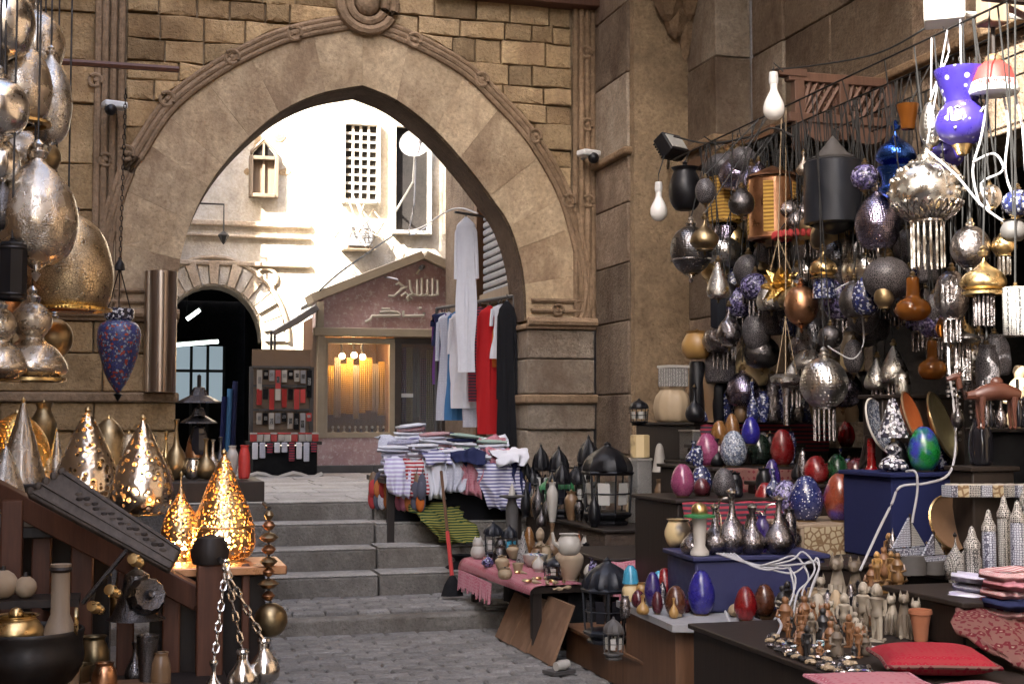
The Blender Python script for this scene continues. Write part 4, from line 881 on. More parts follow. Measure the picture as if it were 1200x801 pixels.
def chain(m, a, b, r_=.006, step=.035):
    a = Vector(a); b = Vector(b); k = max(2, int((b-a).length/step))
    for i in range(k):
        c = a.lerp(b, (i+.5)/k); u = (b-a).normalized(); s = u.cross(Vector((0, 1, .01))).normalized() if i % 2 else u.cross(Vector((1, 0, .01))).normalized()
        L = (b-a).length/k*.62; pts = [c+u*math.cos(q)*L+s*math.sin(q)*L*.45 for q in [j*math.pi/3 for j in range(7)]]; m.tube(pts, r_*.55, 4)
def pend(name, label, px, y0, y1, w_, d, kind, mat, hookz, hookx=None, cord='cord', cm='cable_black', cap='brass_old', tas=0, tl=0, group=None, rib=0, ribn=8, n=22, bead='silver', rim=None, band=None, cat='lamp', fin=True):
    h, r = size(px, y0, y1, w_, d); b = P(px, y1, d); t = thing(name, label, cat, b, 0, group)
    body(kind, h, r, n, rib, ribn).build('body', mat, t)
    if band:
        for zf in band[1:]:
            rr = max(q[0] for q in sprof(PF[kind], h, r, 3) if abs(q[1]-zf*h) < h*.09) if kind != 'drum' else r
            MB().lathe([(rr*1.0, zf*h-.006), (rr*1.03+.002, zf*h), (rr*1.0, zf*h+.006)], n).build('band', band[0], t)
    if fin: MB().lathe([(0, -.1*r), (.20*r, -.06*r), (.26*r, .1*r), (.12*r, .2*r), (.16*r, .3*r), (.05*r, .42*r), (0, .46*r)], 10, (0, 0, h)).build('cap', cap, t)
    if kind in ('globe', 'egg', 'bulge', 'tear', 'onion') and not tas and not rim: MB().lathe([(0, -.42*r), (.05*r, -.36*r), (.13*r, -.22*r), (.05*r, -.14*r), (.22*r, -.02*r), (.38*r, .06*r), (0, .1*r)], 10).build('drop', cap, t)
    if rim: MB().lathe([(r*.82, -.004), (r*.98, 0), (r*.98, .012), (r*.82, .016)], n).build('rim', rim, t)
    if tas:
        m = MB()
        for i in range(tas):
            a = 2*math.pi*i/tas; q = Vector((math.cos(a)*r*.42, math.sin(a)*r*.42, .03*h)); m.tube([q, q+Vector((0, 0, -tl*.5)), q+Vector((0, 0, -tl))], [.006, .009, .006], 5)
        m.build('tassel', bead, t); MB().lathe([(r*.36, .0), (r*.48, .02*h), (r*.48, .05*h), (r*.36, .06*h)], 14).build('tassel_ring', bead, t)
    hx = (hookx-b.x) if hookx is not None else 0
    m = MB()
    top = Vector((hx, 0, hookz-b.z)); bot = Vector((0, 0, h+.3*r if fin else h-.01))
    if cord == 'chain': chain(m, bot, top)
    else: m.tube([bot, bot.lerp(top, .5), top], .0045, 5)
    m.build(cord, cm, t); return t
SUP = [(.723, 10.15, 11.85), (1.203, 9.3, 10.15), (.623, 9.05, 9.8), (.923, 8.1, 9.05), (1.122, 8.6, 9.05), (.503, 6.95, 7.7), (.553, 5.0, 6.8), (.766, 6.9, 7.95), (.804, 7.35, 7.8), (1.043, 8.4, 9.05), (1.483, 6.6, 7.4), (1.503, 10.35, 11.4), (1.238, 7.55, 7.9), (.46, 9.05, 10.5), (1.34, 9.8, 10.15), (1.06, 6.35, 7.9), (1.19, 7.7, 8.25)]
def yrange(z):
    for zz, d0, d1 in SUP:
        if abs(z-zz) < .009: f = (CAM.z-z)*FPX; return 490+f/d1, 490+f/d0
    return None
def clampy(z, y):
    r_ = yrange(z); return y if r_ is None else min(max(y, r_[0]), r_[1])
def stand(name, label, px, yb, ytop, w_, z, kind, mat, cat='vase', group=None, rib=0, ribn=8, n=22, extra=None, jit=0):
    y_ = clampy(z, yb); ytop += (y_-yb)*.6; yb = y_; b = atz(px, yb, z); d = dep(b); h = (P(px, ytop, d)-P(px, yb, d)).length; r = w_*d/FPX/2
    t = thing(name, label, cat, (b.x, b.y, z), random.uniform(0, 6), group); body(kind, h, r, n, rib, ribn).build('body', mat, t)
    if extra: extra(t, h, r)
    return t
def ex_foot(mat='brass_old'):
    def f(t, h, r): MB().lathe([(0, 0), (.55*r, 0), (.6*r, .03*h), (.3*r, .06*h), (0, .06*h)], 14).build('foot', mat, t)
    return f
def ex_knob(mat='brass'):
    def f(t, h, r): MB().lathe([(0, -.02*h), (.16*r, 0), (.2*r, .05*h), (.08*r, .08*h), (0, .12*h)], 10, (0, 0, h*.985)).build('finial', mat, t)
    return f
def ex_ring(mat='brass'):
    def f(t, h, r):
        MB().lathe([(.60*r, -.006), (.70*r, 0), (.70*r, .02*h), (.60*r, .03*h)], 20).build('base_ring', mat, t); MB().lathe([(0, 0), (.08*r, 0), (.10*r, .02*h), (.05*r, .045*h), (0, .06*h)], 8, (0, 0, h*.985)).build('tip', mat, t)
    return f
def ex_jug(mat):
    def f(t, h, r):
        MB().tube(cat_rom([Vector((.22*r, 0, .9*h)), Vector((.75*r, 0, .85*h)), Vector((.9*r, 0, .55*h)), Vector((.8*r, 0, .36*h))], 3), .05*r+.002, 6).build('handle', mat, t)
        MB().lathe([(0, 0), (.36*r, 0), (.36*r, .03*h), (.1*r, .07*h), (0, .1*h)], 10, (0, 0, h*.99)).build('lid', mat, t)
    return f
def glow(parent, z, e=1.2, r=.03):
    MB().ball((0, 0, z), r, 8).build('bulb', 'glow_warm', parent)
    L = bpy.data.lights.new('bulb_light', 'POINT'); L.energy = e*1.5; L.color = (1, .55, .2); L.shadow_soft_size = r; o = bpy.data.objects.new('bulb_light', L); COL.objects.link(o); o.parent = parent; o.location = (0, 0, z)
def lantern(name, label, px, yb, ytop, w_, z=None, sides=6, fm='black_metal', pm='frosted', d=None, hook=None, group=None, hookx=None):
    if z is not None: y_ = clampy(z, yb); ytop += (y_-yb)*.6; yb = y_; b = atz(px, yb, z); d = dep(b)
    else: b = P(px, yb, d)
    h = (P(px, ytop, d)-P(px, yb, d)).length; r = w_*d/FPX/2; t = thing(name, label, 'lantern', b, random.uniform(0, 1), group)
    c = lambda pr: MB().lathe([(a*r, q*h) for a, q in pr], sides)
    c([(0, 0), (.8, 0), (.85, .03), (.7, .06), (.95, .10), (1, .13), (.9, .15), (0, .15)]).build('base', fm, t, smooth=False)
    m = MB(); z0, z1 = .14*h, .60*h
    for i in range(sides):
        a = 2*math.pi*i/sides; m.tube([(math.cos(a)*r*.9, math.sin(a)*r*.9, z0), (math.cos(a)*r, math.sin(a)*r, z1)], .05*r, 4)
        a2 = a+math.pi/sides; k = math.cos(math.pi/sides)
        m.tube([(math.cos(a)*r*.95, math.sin(a)*r*.95, (z0+z1)/2), (math.cos(a+2*math.pi/sides)*r*.95, math.sin(a+2*math.pi/sides)*r*.95, (z0+z1)/2)], .03*r, 4)
    m.build('frame', fm, t)
    for i in range(sides):
        a0 = 2*math.pi*i/sides; a1 = a0+2*math.pi/sides; u = .24; q = []
        for rr, zz in ((.885, z0+.10*h), (.955, z1-.10*h)):
            A = Vector((math.cos(a0)*r*rr, math.sin(a0)*r*rr, zz)); B = Vector((math.cos(a1)*r*rr, math.sin(a1)*r*rr, zz)); q += [A.lerp(B, u), A.lerp(B, 1-u)]
        o = [v*1.0 for v in q]; i_ = [Vector((v.x*.96, v.y*.96, v.z)) for v in q]
        MB().add(o+i_, [(0, 1, 3, 2), (4, 6, 7, 5), (0, 4, 5, 1), (2, 3, 7, 6), (0, 2, 6, 4), (1, 5, 7, 3)]).build('pane', pm, t, smooth=False)
    c([(0, .59), (1.04, .59), (1.1, .62), (1.0, .65), (.6, .65)]).build('collar', fm, t, smooth=False)
    MB().lathe(sprof([(1, .64), (.98, .70), (.80, .80), (.45, .88), (.16, .93), (.14, .96)], h, r, 2), sides*4, rib=.05, ribn=sides*2).build('roof', fm, t)
    m = MB(); m.lathe([(0, .92*h), (.1*r, .94*h), (.16*r, .96*h), (.05*r, .98*h), (0, h)], 8); m.build('finial', fm, t)
    if hook:
        hx = (hookx-b.x) if hookx is not None else 0
        MB().tube([(0, 0, h*.97), (hx*.5, 0, (h+hook-b.z)/2), (hx, 0, hook-b.z)], .0045, 5).build('cord', 'cable_black', t)
    return t

# ================================================================== LANTERN STALL ON THE LEFT
CZ, SZ = 1.06, .88
st = thing('lantern_stall', 'dark red wooden stall with posts holding the brass lanterns', 'stall', (0, 0, 0))
MB().box((-.80, 7.05, CZ-.025), (1.62, 1.5, .05)).build('counter', 'wood_dark', st, bevel=.006)
MB().box((-.82, 7.3, CZ/2-.03), (1.5, 1.0, CZ-.06)).build('counter_base', 'wood_dark', st)
MB().box((-.42, 7.98, 1.13), (2.3, .72, .11)).build('back_shelf', 'wood_dark', st, bevel=.006)
a_ = atz(225, 662, SZ); MB().box((.38, 6.35, SZ-.02), (.62, .42, .04)).build('low_shelf', 'copper', st, bevel=.006); MB().box((.36, 6.42, SZ/2-.03), (.5, .25, SZ-.06)).build('shelf_base', 'wood_dark', st)
def post(px, y0, w_, d, mat='wood_red', cap=False):
    p = P(px, y0, d); ww = w_*d/FPX; MB().box((p.x, p.y, p.z/2), (ww, ww, p.z)).build('post', mat, st, bevel=.008)
    if cap: MB().lathe([(0, 0), (.75, 0), (.75, .35), (.6, .55), (0, .75)] and [(ww*.75*a, ww*b) for a, b in ((0, 0), (.9, 0), (1, .5), (.7, 1.0), (0, 1.15))], 10, (p.x, p.y, p.z+.001)).build('post_cap', 'wood_dark', st)
post(246, 660, 30, 5.75, cap=True); post(201, 690, 20, 5.95); post(148, 668, 20, 6.0); post(97, 628, 25, 6.0); post(50, 598, 22, 6.05); post(15, 585, 24, 5.9); post(288, 660, 9, 6.05)
def beam(a, b, w_, t_, mat, parent, name='rail'):
    a = Vector(a); b = Vector(b); u = (b-a).normalized(); s = Vector((0, 0, 1)).cross(u).normalized(); v = u.cross(s); m = MB(); vs = [p+s*i*w_/2+v*j*t_/2 for p in (a, b) for i, j in ((-1, -1), (1, -1), (1, 1), (-1, 1))]
    return m.add(vs, [(3, 2, 1, 0), (4, 5, 6, 7), (0, 1, 5, 4), (1, 2, 6, 5), (2, 3, 7, 6), (3, 0, 4, 7)]).build(name, mat, parent, bevel=.006)
beam(P(-12, 572, 5.95), P(236, 702, 5.85), .07, .10, 'wood_red', st)
# carved plank leaning over the front rail
A, B, Cc, D = P(77, 549, 5.72), P(213, 641, 5.62), P(198, 668, 5.52), P(31, 578, 5.62)
t = thing('carved_plank', 'weathered carved dark wooden plank lying slanted across the lantern stall front', 'plank', (A+B+Cc+D)/4); o_ = (A+B+Cc+D)/4
nn = (B-A).cross(D-A).normalized()
if nn.y > 0: nn = -nn
q = [v-o_ for v in (A, B, Cc, D)]; MB().add([v for v in q]+[v-nn*.045 for v in q], [(0, 1, 2, 3), (7, 6, 5, 4), (0, 4, 5, 1), (1, 5, 6, 2), (2, 6, 7, 3), (3, 7, 4, 0)]).build('board', 'wood_carved', t, bevel=.01)

for v_ in (.12, .62, .9): MB().tube([q[0].lerp(q[3], v_)+nn*.004, q[1].lerp(q[2], v_)+nn*.004], .007, 5).build('carved_rib', 'wood_carved', t)
for i in range(22):
    u = .22+.68*i/21; c = q[0].lerp(q[1], u).lerp(q[3].lerp(q[2], u), .36+.10*(i % 2)); MB().ball(c+nn*.002, .017, 6, (1, .5, .7)).build('carved_bead', 'wood_dark' if i % 3 else 'wood_carved', t)
for i in range(5): MB().ball(q[0].lerp(q[3], .1+.2*i), .018, 6).build('carved_scallop', 'wood_carved', t)
# hanging globes, upper left
LHZ = 3.85
lb = thing('hanging_pole', 'iron poles over the lantern stall that the large globes hang from', 'pole', (0, 0, 0))
for Y in (5.3, 5.75, 6.2): MB().tube([(-2.05, Y, LHZ), (.1, Y, LHZ)], .02, 8).build('bar', 'iron', lb)
def lh(lbl, px, y0, y1, w_, d, kind, mat, **k):
    k.setdefault('cord', 'cord'); k.setdefault('cm', 'iron'); t = pend(k.pop('name', 'pendant_globe'), lbl, px, y0, y1, w_*1.14, d, kind, mat, LHZ, cap=k.pop('cap', 'silver'), **k); t['group'] = 'globe lamps over the lantern stall'
    return t
lh('silver bulging globe hanging topmost over the lantern stall', 4, -30, 68, 62, 5.6, 'bulge', 'silver')
lh('wide polished silver globe in the top cluster', 22, 42, 146, 66, 5.75, 'bulge', 'brass_grey', rim='brass')
lh('polished silver globe with engraved sheen half behind its neighbour', 58, 62, 168, 44, 6.0, 'bulge', 'silver_engraved')
lh('small pear shaped tarnished globe below the polished cluster', 50, 160, 203, 36, 6.25, 'bulge', 'brass_old')
lh('large smooth silver globe in the middle of the hanging cluster', 42, 182, 311, 82, 5.55, 'bulge', 'brass_grey')
lh('small silver globe hanging at the outer edge above the black lantern', 0, 158, 216, 40, 5.5, 'bulge', 'silver')
lh('dark engraved little globe hanging just above the black lantern', 2, 212, 270, 26, 5.45, 'bulge', 'gunmetal')
t = lh('huge engraved brass dome lamp with glowing open base', 78, 248, 364, 92, 6.1, 'dome', 'brass_engraved', rim='gold_pierced'); glow(t, .12, 1.0)
MB().lathe([(0, 0), (.12, 0), (.13, .008), (0, .008)], 20, (0, 0, -.004)).build('base_disc', 'amber_glass', t)
t = lh('black cylindrical lantern hanging among the silver globes', 13, 284, 352, 30, 5.4, 'drum', 'black_metal', cap='black_metal', band=('iron', .1, .9), name='pendant_lantern', n=8)
lh('silver gourd shaped lamp with amber tinted base', 36, 352, 446, 72, 5.7, 'gourd', 'brass_grey', name='gourd_lamp', rim='brass')
lh('squat silver gourd lamp beside the amber tinted one', 0, 360, 443, 54, 5.5, 'gourd', 'brass_grey', name='gourd_lamp')
lh('broad tarnished globe pressed behind the topmost silver one', 40, 10, 100, 60, 6.15, 'globe', 'brass_grey')
lh('round silver globe at the outer edge of the top cluster', -2, 90, 165, 60, 5.45, 'globe', 'silver')
lh('round brassy globe tucked behind the large smooth silver one', 20, 150, 235, 66, 6.3, 'globe', 'brass_grey')
lh('engraved globe half hidden below the large smooth silver one', 12, 262, 345, 60, 6.35, 'globe', 'brass_engraved')
lh('little round brass lamp below the huge dome', 62, 372, 420, 40, 6.3, 'globe', 'brass_old')
lh('copper toned globe at the outer edge above the gourd lamps', -4, 320, 392, 46, 5.9, 'globe', 'copper')
# lamps standing on the counter
def tl(lbl, px, yb, ytop, w_, z, kind, mat, ex=None, g=None, nm='teardrop_lamp'):
    t = stand(nm, lbl, px, yb, ytop, w_, z, kind, mat, 'lamp', 'standing metal lamps of the lantern stall', extra=ex or ex_ring('brass'))
    if g: glow(t, *g)
    return t
tl('tall plain silver cone lamp at the outer end of the counter', 25, 592, 470, 62, CZ, 'cone', 'brass_grey', g=(.1, .5))
tl('slim silver cone lamp squeezed behind the engraved ones', 65, 575, 498, 30, CZ, 'cone', 'silver')
tl('broad engraved silver teardrop lamp behind the carved plank', 101, 594, 481, 78, CZ, 'tear', 'cone_pierced', g=(.1, .3))
tl('engraved brassy teardrop lamp with leaf pattern beside the small lit lantern', 166, 602, 490, 74, CZ, 'tear', 'cone_pierced', g=(.1, .3))
tl('narrow pointed silver lamp between the two engraved teardrops', 143, 572, 502, 28, CZ, 'tear', 'silver')
tl('dark metal dome lamp at the back of the counter', 126, 566, 478, 50, CZ, 'dome', 'brass_old')
for i, (px, yb, yt, w_, kd, mt, lb_) in enumerate(((46, 574, 505, 44, 'tear', 'brass_pierced', 'lit pierced brass teardrop between the tall cone and the slim one'), (120, 578, 512, 40, 'cone', 'brass_grey', 'grey brass cone squeezed behind the engraved pair'), (190, 590, 530, 34, 'tear', 'brass_pierced', 'small lit pierced teardrop beside the leaf patterned lamp'), (84, 566, 500, 30, 'cone', 'silver', 'slender silver cone behind the broad engraved lamp'), (150, 566, 496, 34, 'globe', 'brass_engraved', 'round engraved brass lamp at the counter back'), (5, 600, 520, 46, 'tear', 'silver_engraved', 'engraved silver teardrop at the outer counter edge'))):
    tl(lb_, px, yb, yt, w_, CZ, kd, mt, g=(.07, .5) if 'lit' in lb_ else None)
fillers = (('tarnished round kettle', 110, 790, 745, 34, 'pot', 'brass_old'), ('grey metal ewer', 158, 800, 752, 24, 'jug', 'gunmetal'), ('small copper pot', 122, 812, 776, 30, 'jar', 'copper'), ('brown glazed jar', 188, 806, 764, 24, 'jar', 'brown_glaze'), ('dull brass bowl', 92, 806, 780, 34, 'bowl', 'brass_old'))
for l_, px, yb, yt, w_, kd, mt in fillers: stand('old_vessel', l_+' in the shadow between the stall posts', px, yb, yt, w_, .47, kd, mt, 'vessel')
MB().box((.1, 5.72, .235), (.62, .5, .46)).build('plinth', 'wood_dark', st)
t = tl('gold pierced dome lamp glowing behind the silver cones', 18, 562, 470, 80, CZ, 'dome', 'gold_pierced'); glow(t, .12, 1.5, .04)
t = tl('large lit pierced brass teardrop lamp on the copper shelf', 261, 656, 531, 74, SZ, 'tear', 'brass_pierced', g=(.09, 1.0, .045))
MB().lathe([(.197, .20), (.205, .206), (.197, .212)] and [(r_, z_) for r_, z_ in ((.142, .152), (.148, .157), (.142, .162))], 22).build('band', 'brass', t)
t = tl('small lit brass lantern with onion top on the copper shelf', 211, 656, 556, 44, SZ, 'onion', 'brass_pierced', g=(.06, .7, .032))
# tin plates and cups at the far left shelf
tl('engraved brass saucer lamp at the back beside the black lantern', 50, 520, 450, 30, 1.19, 'vase', 'brass_old', nm='small_vase')
# brass vases behind
for i, (px, yb, yt, w_, k, m_, l_) in enumerate(((206, 562, 492, 26, 'longneck', 'brass_old', 'slender long necked brass vase'), (228, 548, 500, 22, 'egg', 'copper', 'oval copper vase'), (241, 566, 517, 24, 'longneck', 'brass_old', 'brass vase with a flared lip'), (249, 560, 515, 20, 'longneck', 'brass_grey', 'pale brass bottle vase'), (258, 545, 505, 16, 'jug', 'gunmetal', 'dark metal ewer'),
     (226, 575, 545, 22, 'pot', 'silver', 'shiny round pot'), (272, 560, 522, 14, 'vase', 'ceramic_white', 'white topped little vase'), (194, 560, 505, 14, 'jug', 'brass', 'bright brass ewer'), (286, 575, 530, 14, 'jar', 'red_paint', 'red lacquer jar'), (178, 556, 510, 16, 'vase', 'brass_grey', 'pale metal vase'), (118, 548, 500, 18, 'jug', 'brass_old', 'tarnished brass ewer'))):
    stand('metal_vase', l_+' on the back shelf of the lantern stall', px, yb, yt, w_, 1.19, k, m_, 'vase', 'vases at the back of the lantern stall')
b = atz(232, 556, 1.19); t = thing('pagoda_lamp', 'dark metal pagoda lamp with two umbrella shaped tiers behind the brass vases', 'lamp', b); s_ = dep(b)/FPX
MB().lathe([(0, 0), (.05, 0), (.05, .02), (.012, .04), (.012, 116*s_), (0, 118*s_)], 8).build('stem', 'iron', t)
for yb_, rr in ((60, 20), (84, 24)): MB().lathe([(rr*s_, yb_*s_), (rr*.95*s_, (yb_+2)*s_), (rr*.4*s_, (yb_+9)*s_), (rr*.25*s_, (yb_+18)*s_), (0, (yb_+20)*s_)], 8, rib=.08, ribn=8).build('tier', 'gunmetal', t, smooth=False)
MB().lathe([(0, 20*s_), (10*s_, 24*s_), (11*s_, 40*s_), (7*s_, 56*s_), (0, 58*s_)], 8).build('lantern_body', 'smoke_glass', t)
# blue mosaic lamp
bar_a, bar_b = aty(66, 72, 9.0), aty(210, 75, 9.0); bar_b.z = bar_a.z
t = thing('iron_rod', 'rusty iron rod projecting from the left over the mosaic lamp', 'rod', bar_a)
MB().tube([(-2.05-bar_a.x, 0, 0), bar_b-bar_a], .022, 6).build('rod', 'wood_beam', t)
pb = P(138, 462, 9.25); h, r = size(138, 362, 462, 50, 9.25)
t = thing('mosaic_lamp', 'blue and red mosaic glass amphora lamp hanging on chains by the pipe', 'lamp', pb)
body('amphora', h, r, 24).build('glass_body', 'mosaic_blue_red', t); MB().lathe([(r*.60, h*.88), (r*.68, h*.9), (r*.7, h*1.0), (r*.62, h*1.01)], 20).build('collar', 'mosaic_white', t); MB().lathe([(0, -.05), (.012, -.03), (.03, 0), (0, .02)], 8).build('drop', 'iron', t)
zt = P(140, 312, 9.25).z-pb.z; m = MB()
for a in (.5, 2.6, 4.7): m.tube([(math.cos(a)*r*.62, math.sin(a)*r*.62, h*.98), (0, 0, zt)], .004, 4)
chain(m, (0, 0, zt), (.02, 0, bar_a.z-pb.z)); m.build('chain', 'iron', t); MB().lathe([(0, 0), (.035, -.02), (.03, .02), (0, .07)], 8, (0, 0, zt)).build('hook_cap', 'iron', t)
# tin pipe on the ledge
pz = aty(187, 448, 12.36); t = thing('tin_pipe', 'shiny upright tin pipe standing on the jamb ledge', 'pipe', (pz.x, 12.38, 1.76)); hh = aty(187, 318, 12.36).z-1.76
MB().lathe([(0, 0), (.14, 0), (.14, hh), (.13, hh), (.13, .05), (0, .05)], 24).build('pipe', 'tin', t); MB().tube([(.02, -.142, .02), (.02, -.142, hh-.02)], .008, 4).build('seam', 'tin', t)
# hanging silver bulbs on chains from the end post
pt = P(258, 655, 5.68)
for i, (px, yb, yt, w_, d, m_, kd, lb_) in enumerate(((309, 801, 752, 38, 5.55, 'silver', 'bulb', 'largest silver bulb shaped flask'), (284, 812, 765, 36, 5.5, 'silver', 'bulb', 'middle silver bulb shaped flask'), (250, 816, 778, 24, 5.45, 'silver', 'jug', 'smallest silver flask'))):
    h, r = size(px, yt, yb, w_, d); b = P(px, yb, d); t = thing('hanging_flask', lb_+' dangling on chains from the end post', 'flask', b, 0, 'flasks on chains'); body(kd, h, r).build('body', m_, t)
    m = MB(); chain(m, (0, 0, h), pt+Vector((.01*i, -.07, 0))-b, .009, .04); m.build('chain', 'silver', t); MB().lathe([(.36*r, 0), (.45*r, .01), (.36*r, .02)], 12, (0, 0, h*.97)).build('neck_ring', 'silver', t)
MB().tube([pt+Vector((0, .02, 0)), pt+Vector((0, -.1, 0))], .01, 6).build('chain_hook', 'iron', st)
# ball and finial string hanging at stall corner
b = P(317, 746, 6.0); s_ = 6.0/FPX; t = thing('brass_ball_string', 'string of dark brass knobs ending in a large brass ball at the stall corner', 'ornament', b)
MB().ball((0, 0, 20*s_), 20*s_, 16).build('ball', 'brass_old', t)
for i, (z, r_) in enumerate(((48, 8), (62, 13), (76, 7), (88, 11), (102, 9), (116, 12), (130, 8), (142, 6))): MB().lathe([(0, -6*s_), (r_*.5*s_, -5*s_), (r_*s_, 0), (r_*.6*s_, 4*s_), (0, 7*s_)], 10, (-3*s_, 0, z*s_)).build('knob', 'brass_old' if i % 2 else 'copper', t)
MB().tube([(0, 0, 36*s_), (-3*s_, 0, 60*s_), (-3*s_, 0, 150*s_)], .006, 5).build('wire', 'iron', t); MB().tube([(-3*s_, 0, 150*s_), (.62-b.x, 6.5-b.y, 150*s_)], .01, 5).build('bracket', 'iron', t)
# fluted horn lamp and brass taps below the plank
c = P(172, 698, 5.55); t = thing('horn_lamp', 'grey fluted metal lamp lying with its ribbed face outward under the plank', 'lamp', c)
o = MB().lathe([(0, .05), (.012, .055), (.02, .03), (.062, .04), (.072, .02), (.078, -.02), (.06, -.05), (0, -.06)], 24, rib=.04, ribn=12).build('ribbed_face', 'gunmetal', t); o.rotation_euler = (R(75), 0, R(20))
o = MB().lathe([(.12, -.10), (.10, -.085), (.06, 0), (.05, .08), (.02, .1), (0, .1)], 18, (-.04, .07, 0)).build('hood', 'gunmetal', t)
MB().tube([(-.04, .07, .09), (-.04, .3, .12)], .012, 6).build('bracket', 'iron', t)
for i, (px, py) in enumerate(((160, 657), (133, 693), (113, 712))):
    c = P(px, py, 5.5); t = thing('brass_tap', ('upper', 'middle', 'lowest')[i]+' turned brass tap on the iron bar under the plank', 'tap', c); o = MB().lathe([(0, -.05), (.018, -.05), (.02, -.03), (.01, -.02), (.026, .01), (.012, .03), (.022, .045), (0, .05)], 12).build('knob', 'brass', t); o.rotation_euler = (R(60), R(-50), 0)
    MB().tube([(0, .01, 0), (-.02, .08, .02), (-.02, .45, .02)], .009, 5).build('stem', 'iron', t)
a = P(147, 646, 5.48); b = P(97, 706, 5.48); t = thing('iron_bar', 'slanted thin iron bar carrying brass taps', 'bar', a); MB().tube([(0, 0, 0), b-a], .01, 5).build('bar', 'gunmetal', t); MB().tube([(0, 0, 0), (0, .3, 0)], .008, 5).build('bracket', 'iron', t)
# lower left pots on a low crate
LC = .50
t = thing('low_crate', 'dark wooden crate holding pots under the lantern counter', 'crate', (-.42, 5.3, 0)); MB().box((0, 0, LC/2-.02), (1.2, .75, LC-.04)).build('crate_body', 'wood_dark', t, bevel=.01)
for i in range(5): MB().box((-.48+.24*i, 0, LC-.02), (.225, .78, .035)).build('slat', 'wood_brown', t)
def lp(nm, lbl, px, yb, yt, w_, kd, m_, cat='pot', ex=None, z=LC): return stand(nm, lbl, px, yb, yt, w_, z, kd, m_, cat, None, extra=ex)
bx = P(35, 738, 5.2); t = thing('black_cauldron', 'wide black iron cauldron with a brass ring handle', 'cauldron', (bx.x, bx.y, LC)); hh = bx.z-LC
MB().lathe(sprof([(0, 0), (.45, 0), (.8, .15), (1, .5), (.97, .8), (1.0, 1), (.93, .98), (.88, .6), (0, .3)], hh, .20, 3), 26).build('bowl', 'iron', t); MB().tube([(.17+math.cos(a)*.0, -.06+math.sin(a)*.05, hh+.03+math.cos(a)*.05) for a in [i*math.pi/6 for i in range(13)]], .008, 6).build('ring_handle', 'brass', t)
t = thing('brass_pot', 'dented brass pot tipped inside the black cauldron', 'pot', (bx.x-.05, bx.y, bx.z-.06)); o = body('pot', .12, .10).build('body', 'brass', t); MB().ball((0, 0, .12), .03, 8).build('lid_knob', 'brass', t)
bx = P(70, 745, 5.25); t = thing('wooden_pestle', 'tall worn wooden mortar post with tapering neck beside the cauldron', 'mortar', (bx.x, bx.y, LC)); MB().lathe([(0, 0), (.075, 0), (.078, .12), (.06, .22), (.036, .28), (.034, .44), (.04, .47), (0, .47)], 14).build('body', 'wood_pale', t); MB().lathe([(.038, 0), (.044, .01), (.038, .02)], 14, (0, 0, .44)).build('rim', 'wood_dark', t)
bx = P(18, 700, 5.55); sh = thing('pot_shelf', 'short dark shelf holding two round wooden balls', 'shelf', (bx.x, bx.y, bx.z)); MB().box((0, 0, -.015), (.5, .22, .03)).build('board', 'wood_dark', sh); MB().tube([(.1, .05, -.03), (.1, .45, -.1)], .02, 5).build('bracket', 'wood_dark', sh); MB().tube([(-.1, .05, -.03), (-.1, .45, -.1)], .02, 5).build('bracket', 'wood_dark', sh)
for px, r_, l_ in ((4, 17, 'larger ochre'), (30, 13, 'smaller grey')):
    q = P(px, 672, 5.5); t = thing('wooden_ball', l_+' round gourd ball on the dark shelf', 'ball', (bx.x+(q.x-P(18, 672, 5.5).x), bx.y-.02, bx.z)); rr = r_*5.5/FPX; MB().ball((0, 0, rr), rr, 14).build('ball', 'beige_pot', t, smooth=True); MB().lathe([(0, 0), (.012, 0), (.008, .02), (0, .02)], 6, (0, 0, 2*rr-.004)).build('stalk', 'wood_dark', t)
lp('brass_candlestick', 'turned brass candlestick standing behind the mortar', 138, 800, 700, 26, 'longneck', 'brass_old', 'candlestick', z=LC)
lp('metal_stand', 'dark metal stand with flat dish top behind the stall posts', 172, 812, 748, 26, 'cup', 'gunmetal', 'stand', z=LC-.05)

# ================================================================== LAMP STALL ON THE RIGHT
def crate(name, label, cat, x0, x1, y0, y1, z0, z1, mat, top=None, n=0, rz=0, bev=.008):
    t = thing(name, label, cat, ((x0+x1)/2, (y0+y1)/2, z0), rz)
    MB().box((0, 0, (z1-z0)/2-.012), (x1-x0, y1-y0, z1-z0-.024)).build('body', mat, t, bevel=bev)
    MB().box((0, 0, z1-z0-.012), (x1-x0+.04, y1-y0+.04, .024)).build('top', top or mat, t, bevel=.005)
    for i in range(n): MB().box((0, -(y1-y0)/2-.012, (z1-z0)*(i+.5)/n), (x1-x0-.01, .02, (z1-z0)/n-.02)).build('plank', mat, t, bevel=.004)
    return t
R1, R2, R3, R4, R6, R7, R8 = .45, .72, .50, .55, .92, 1.20, 1.50
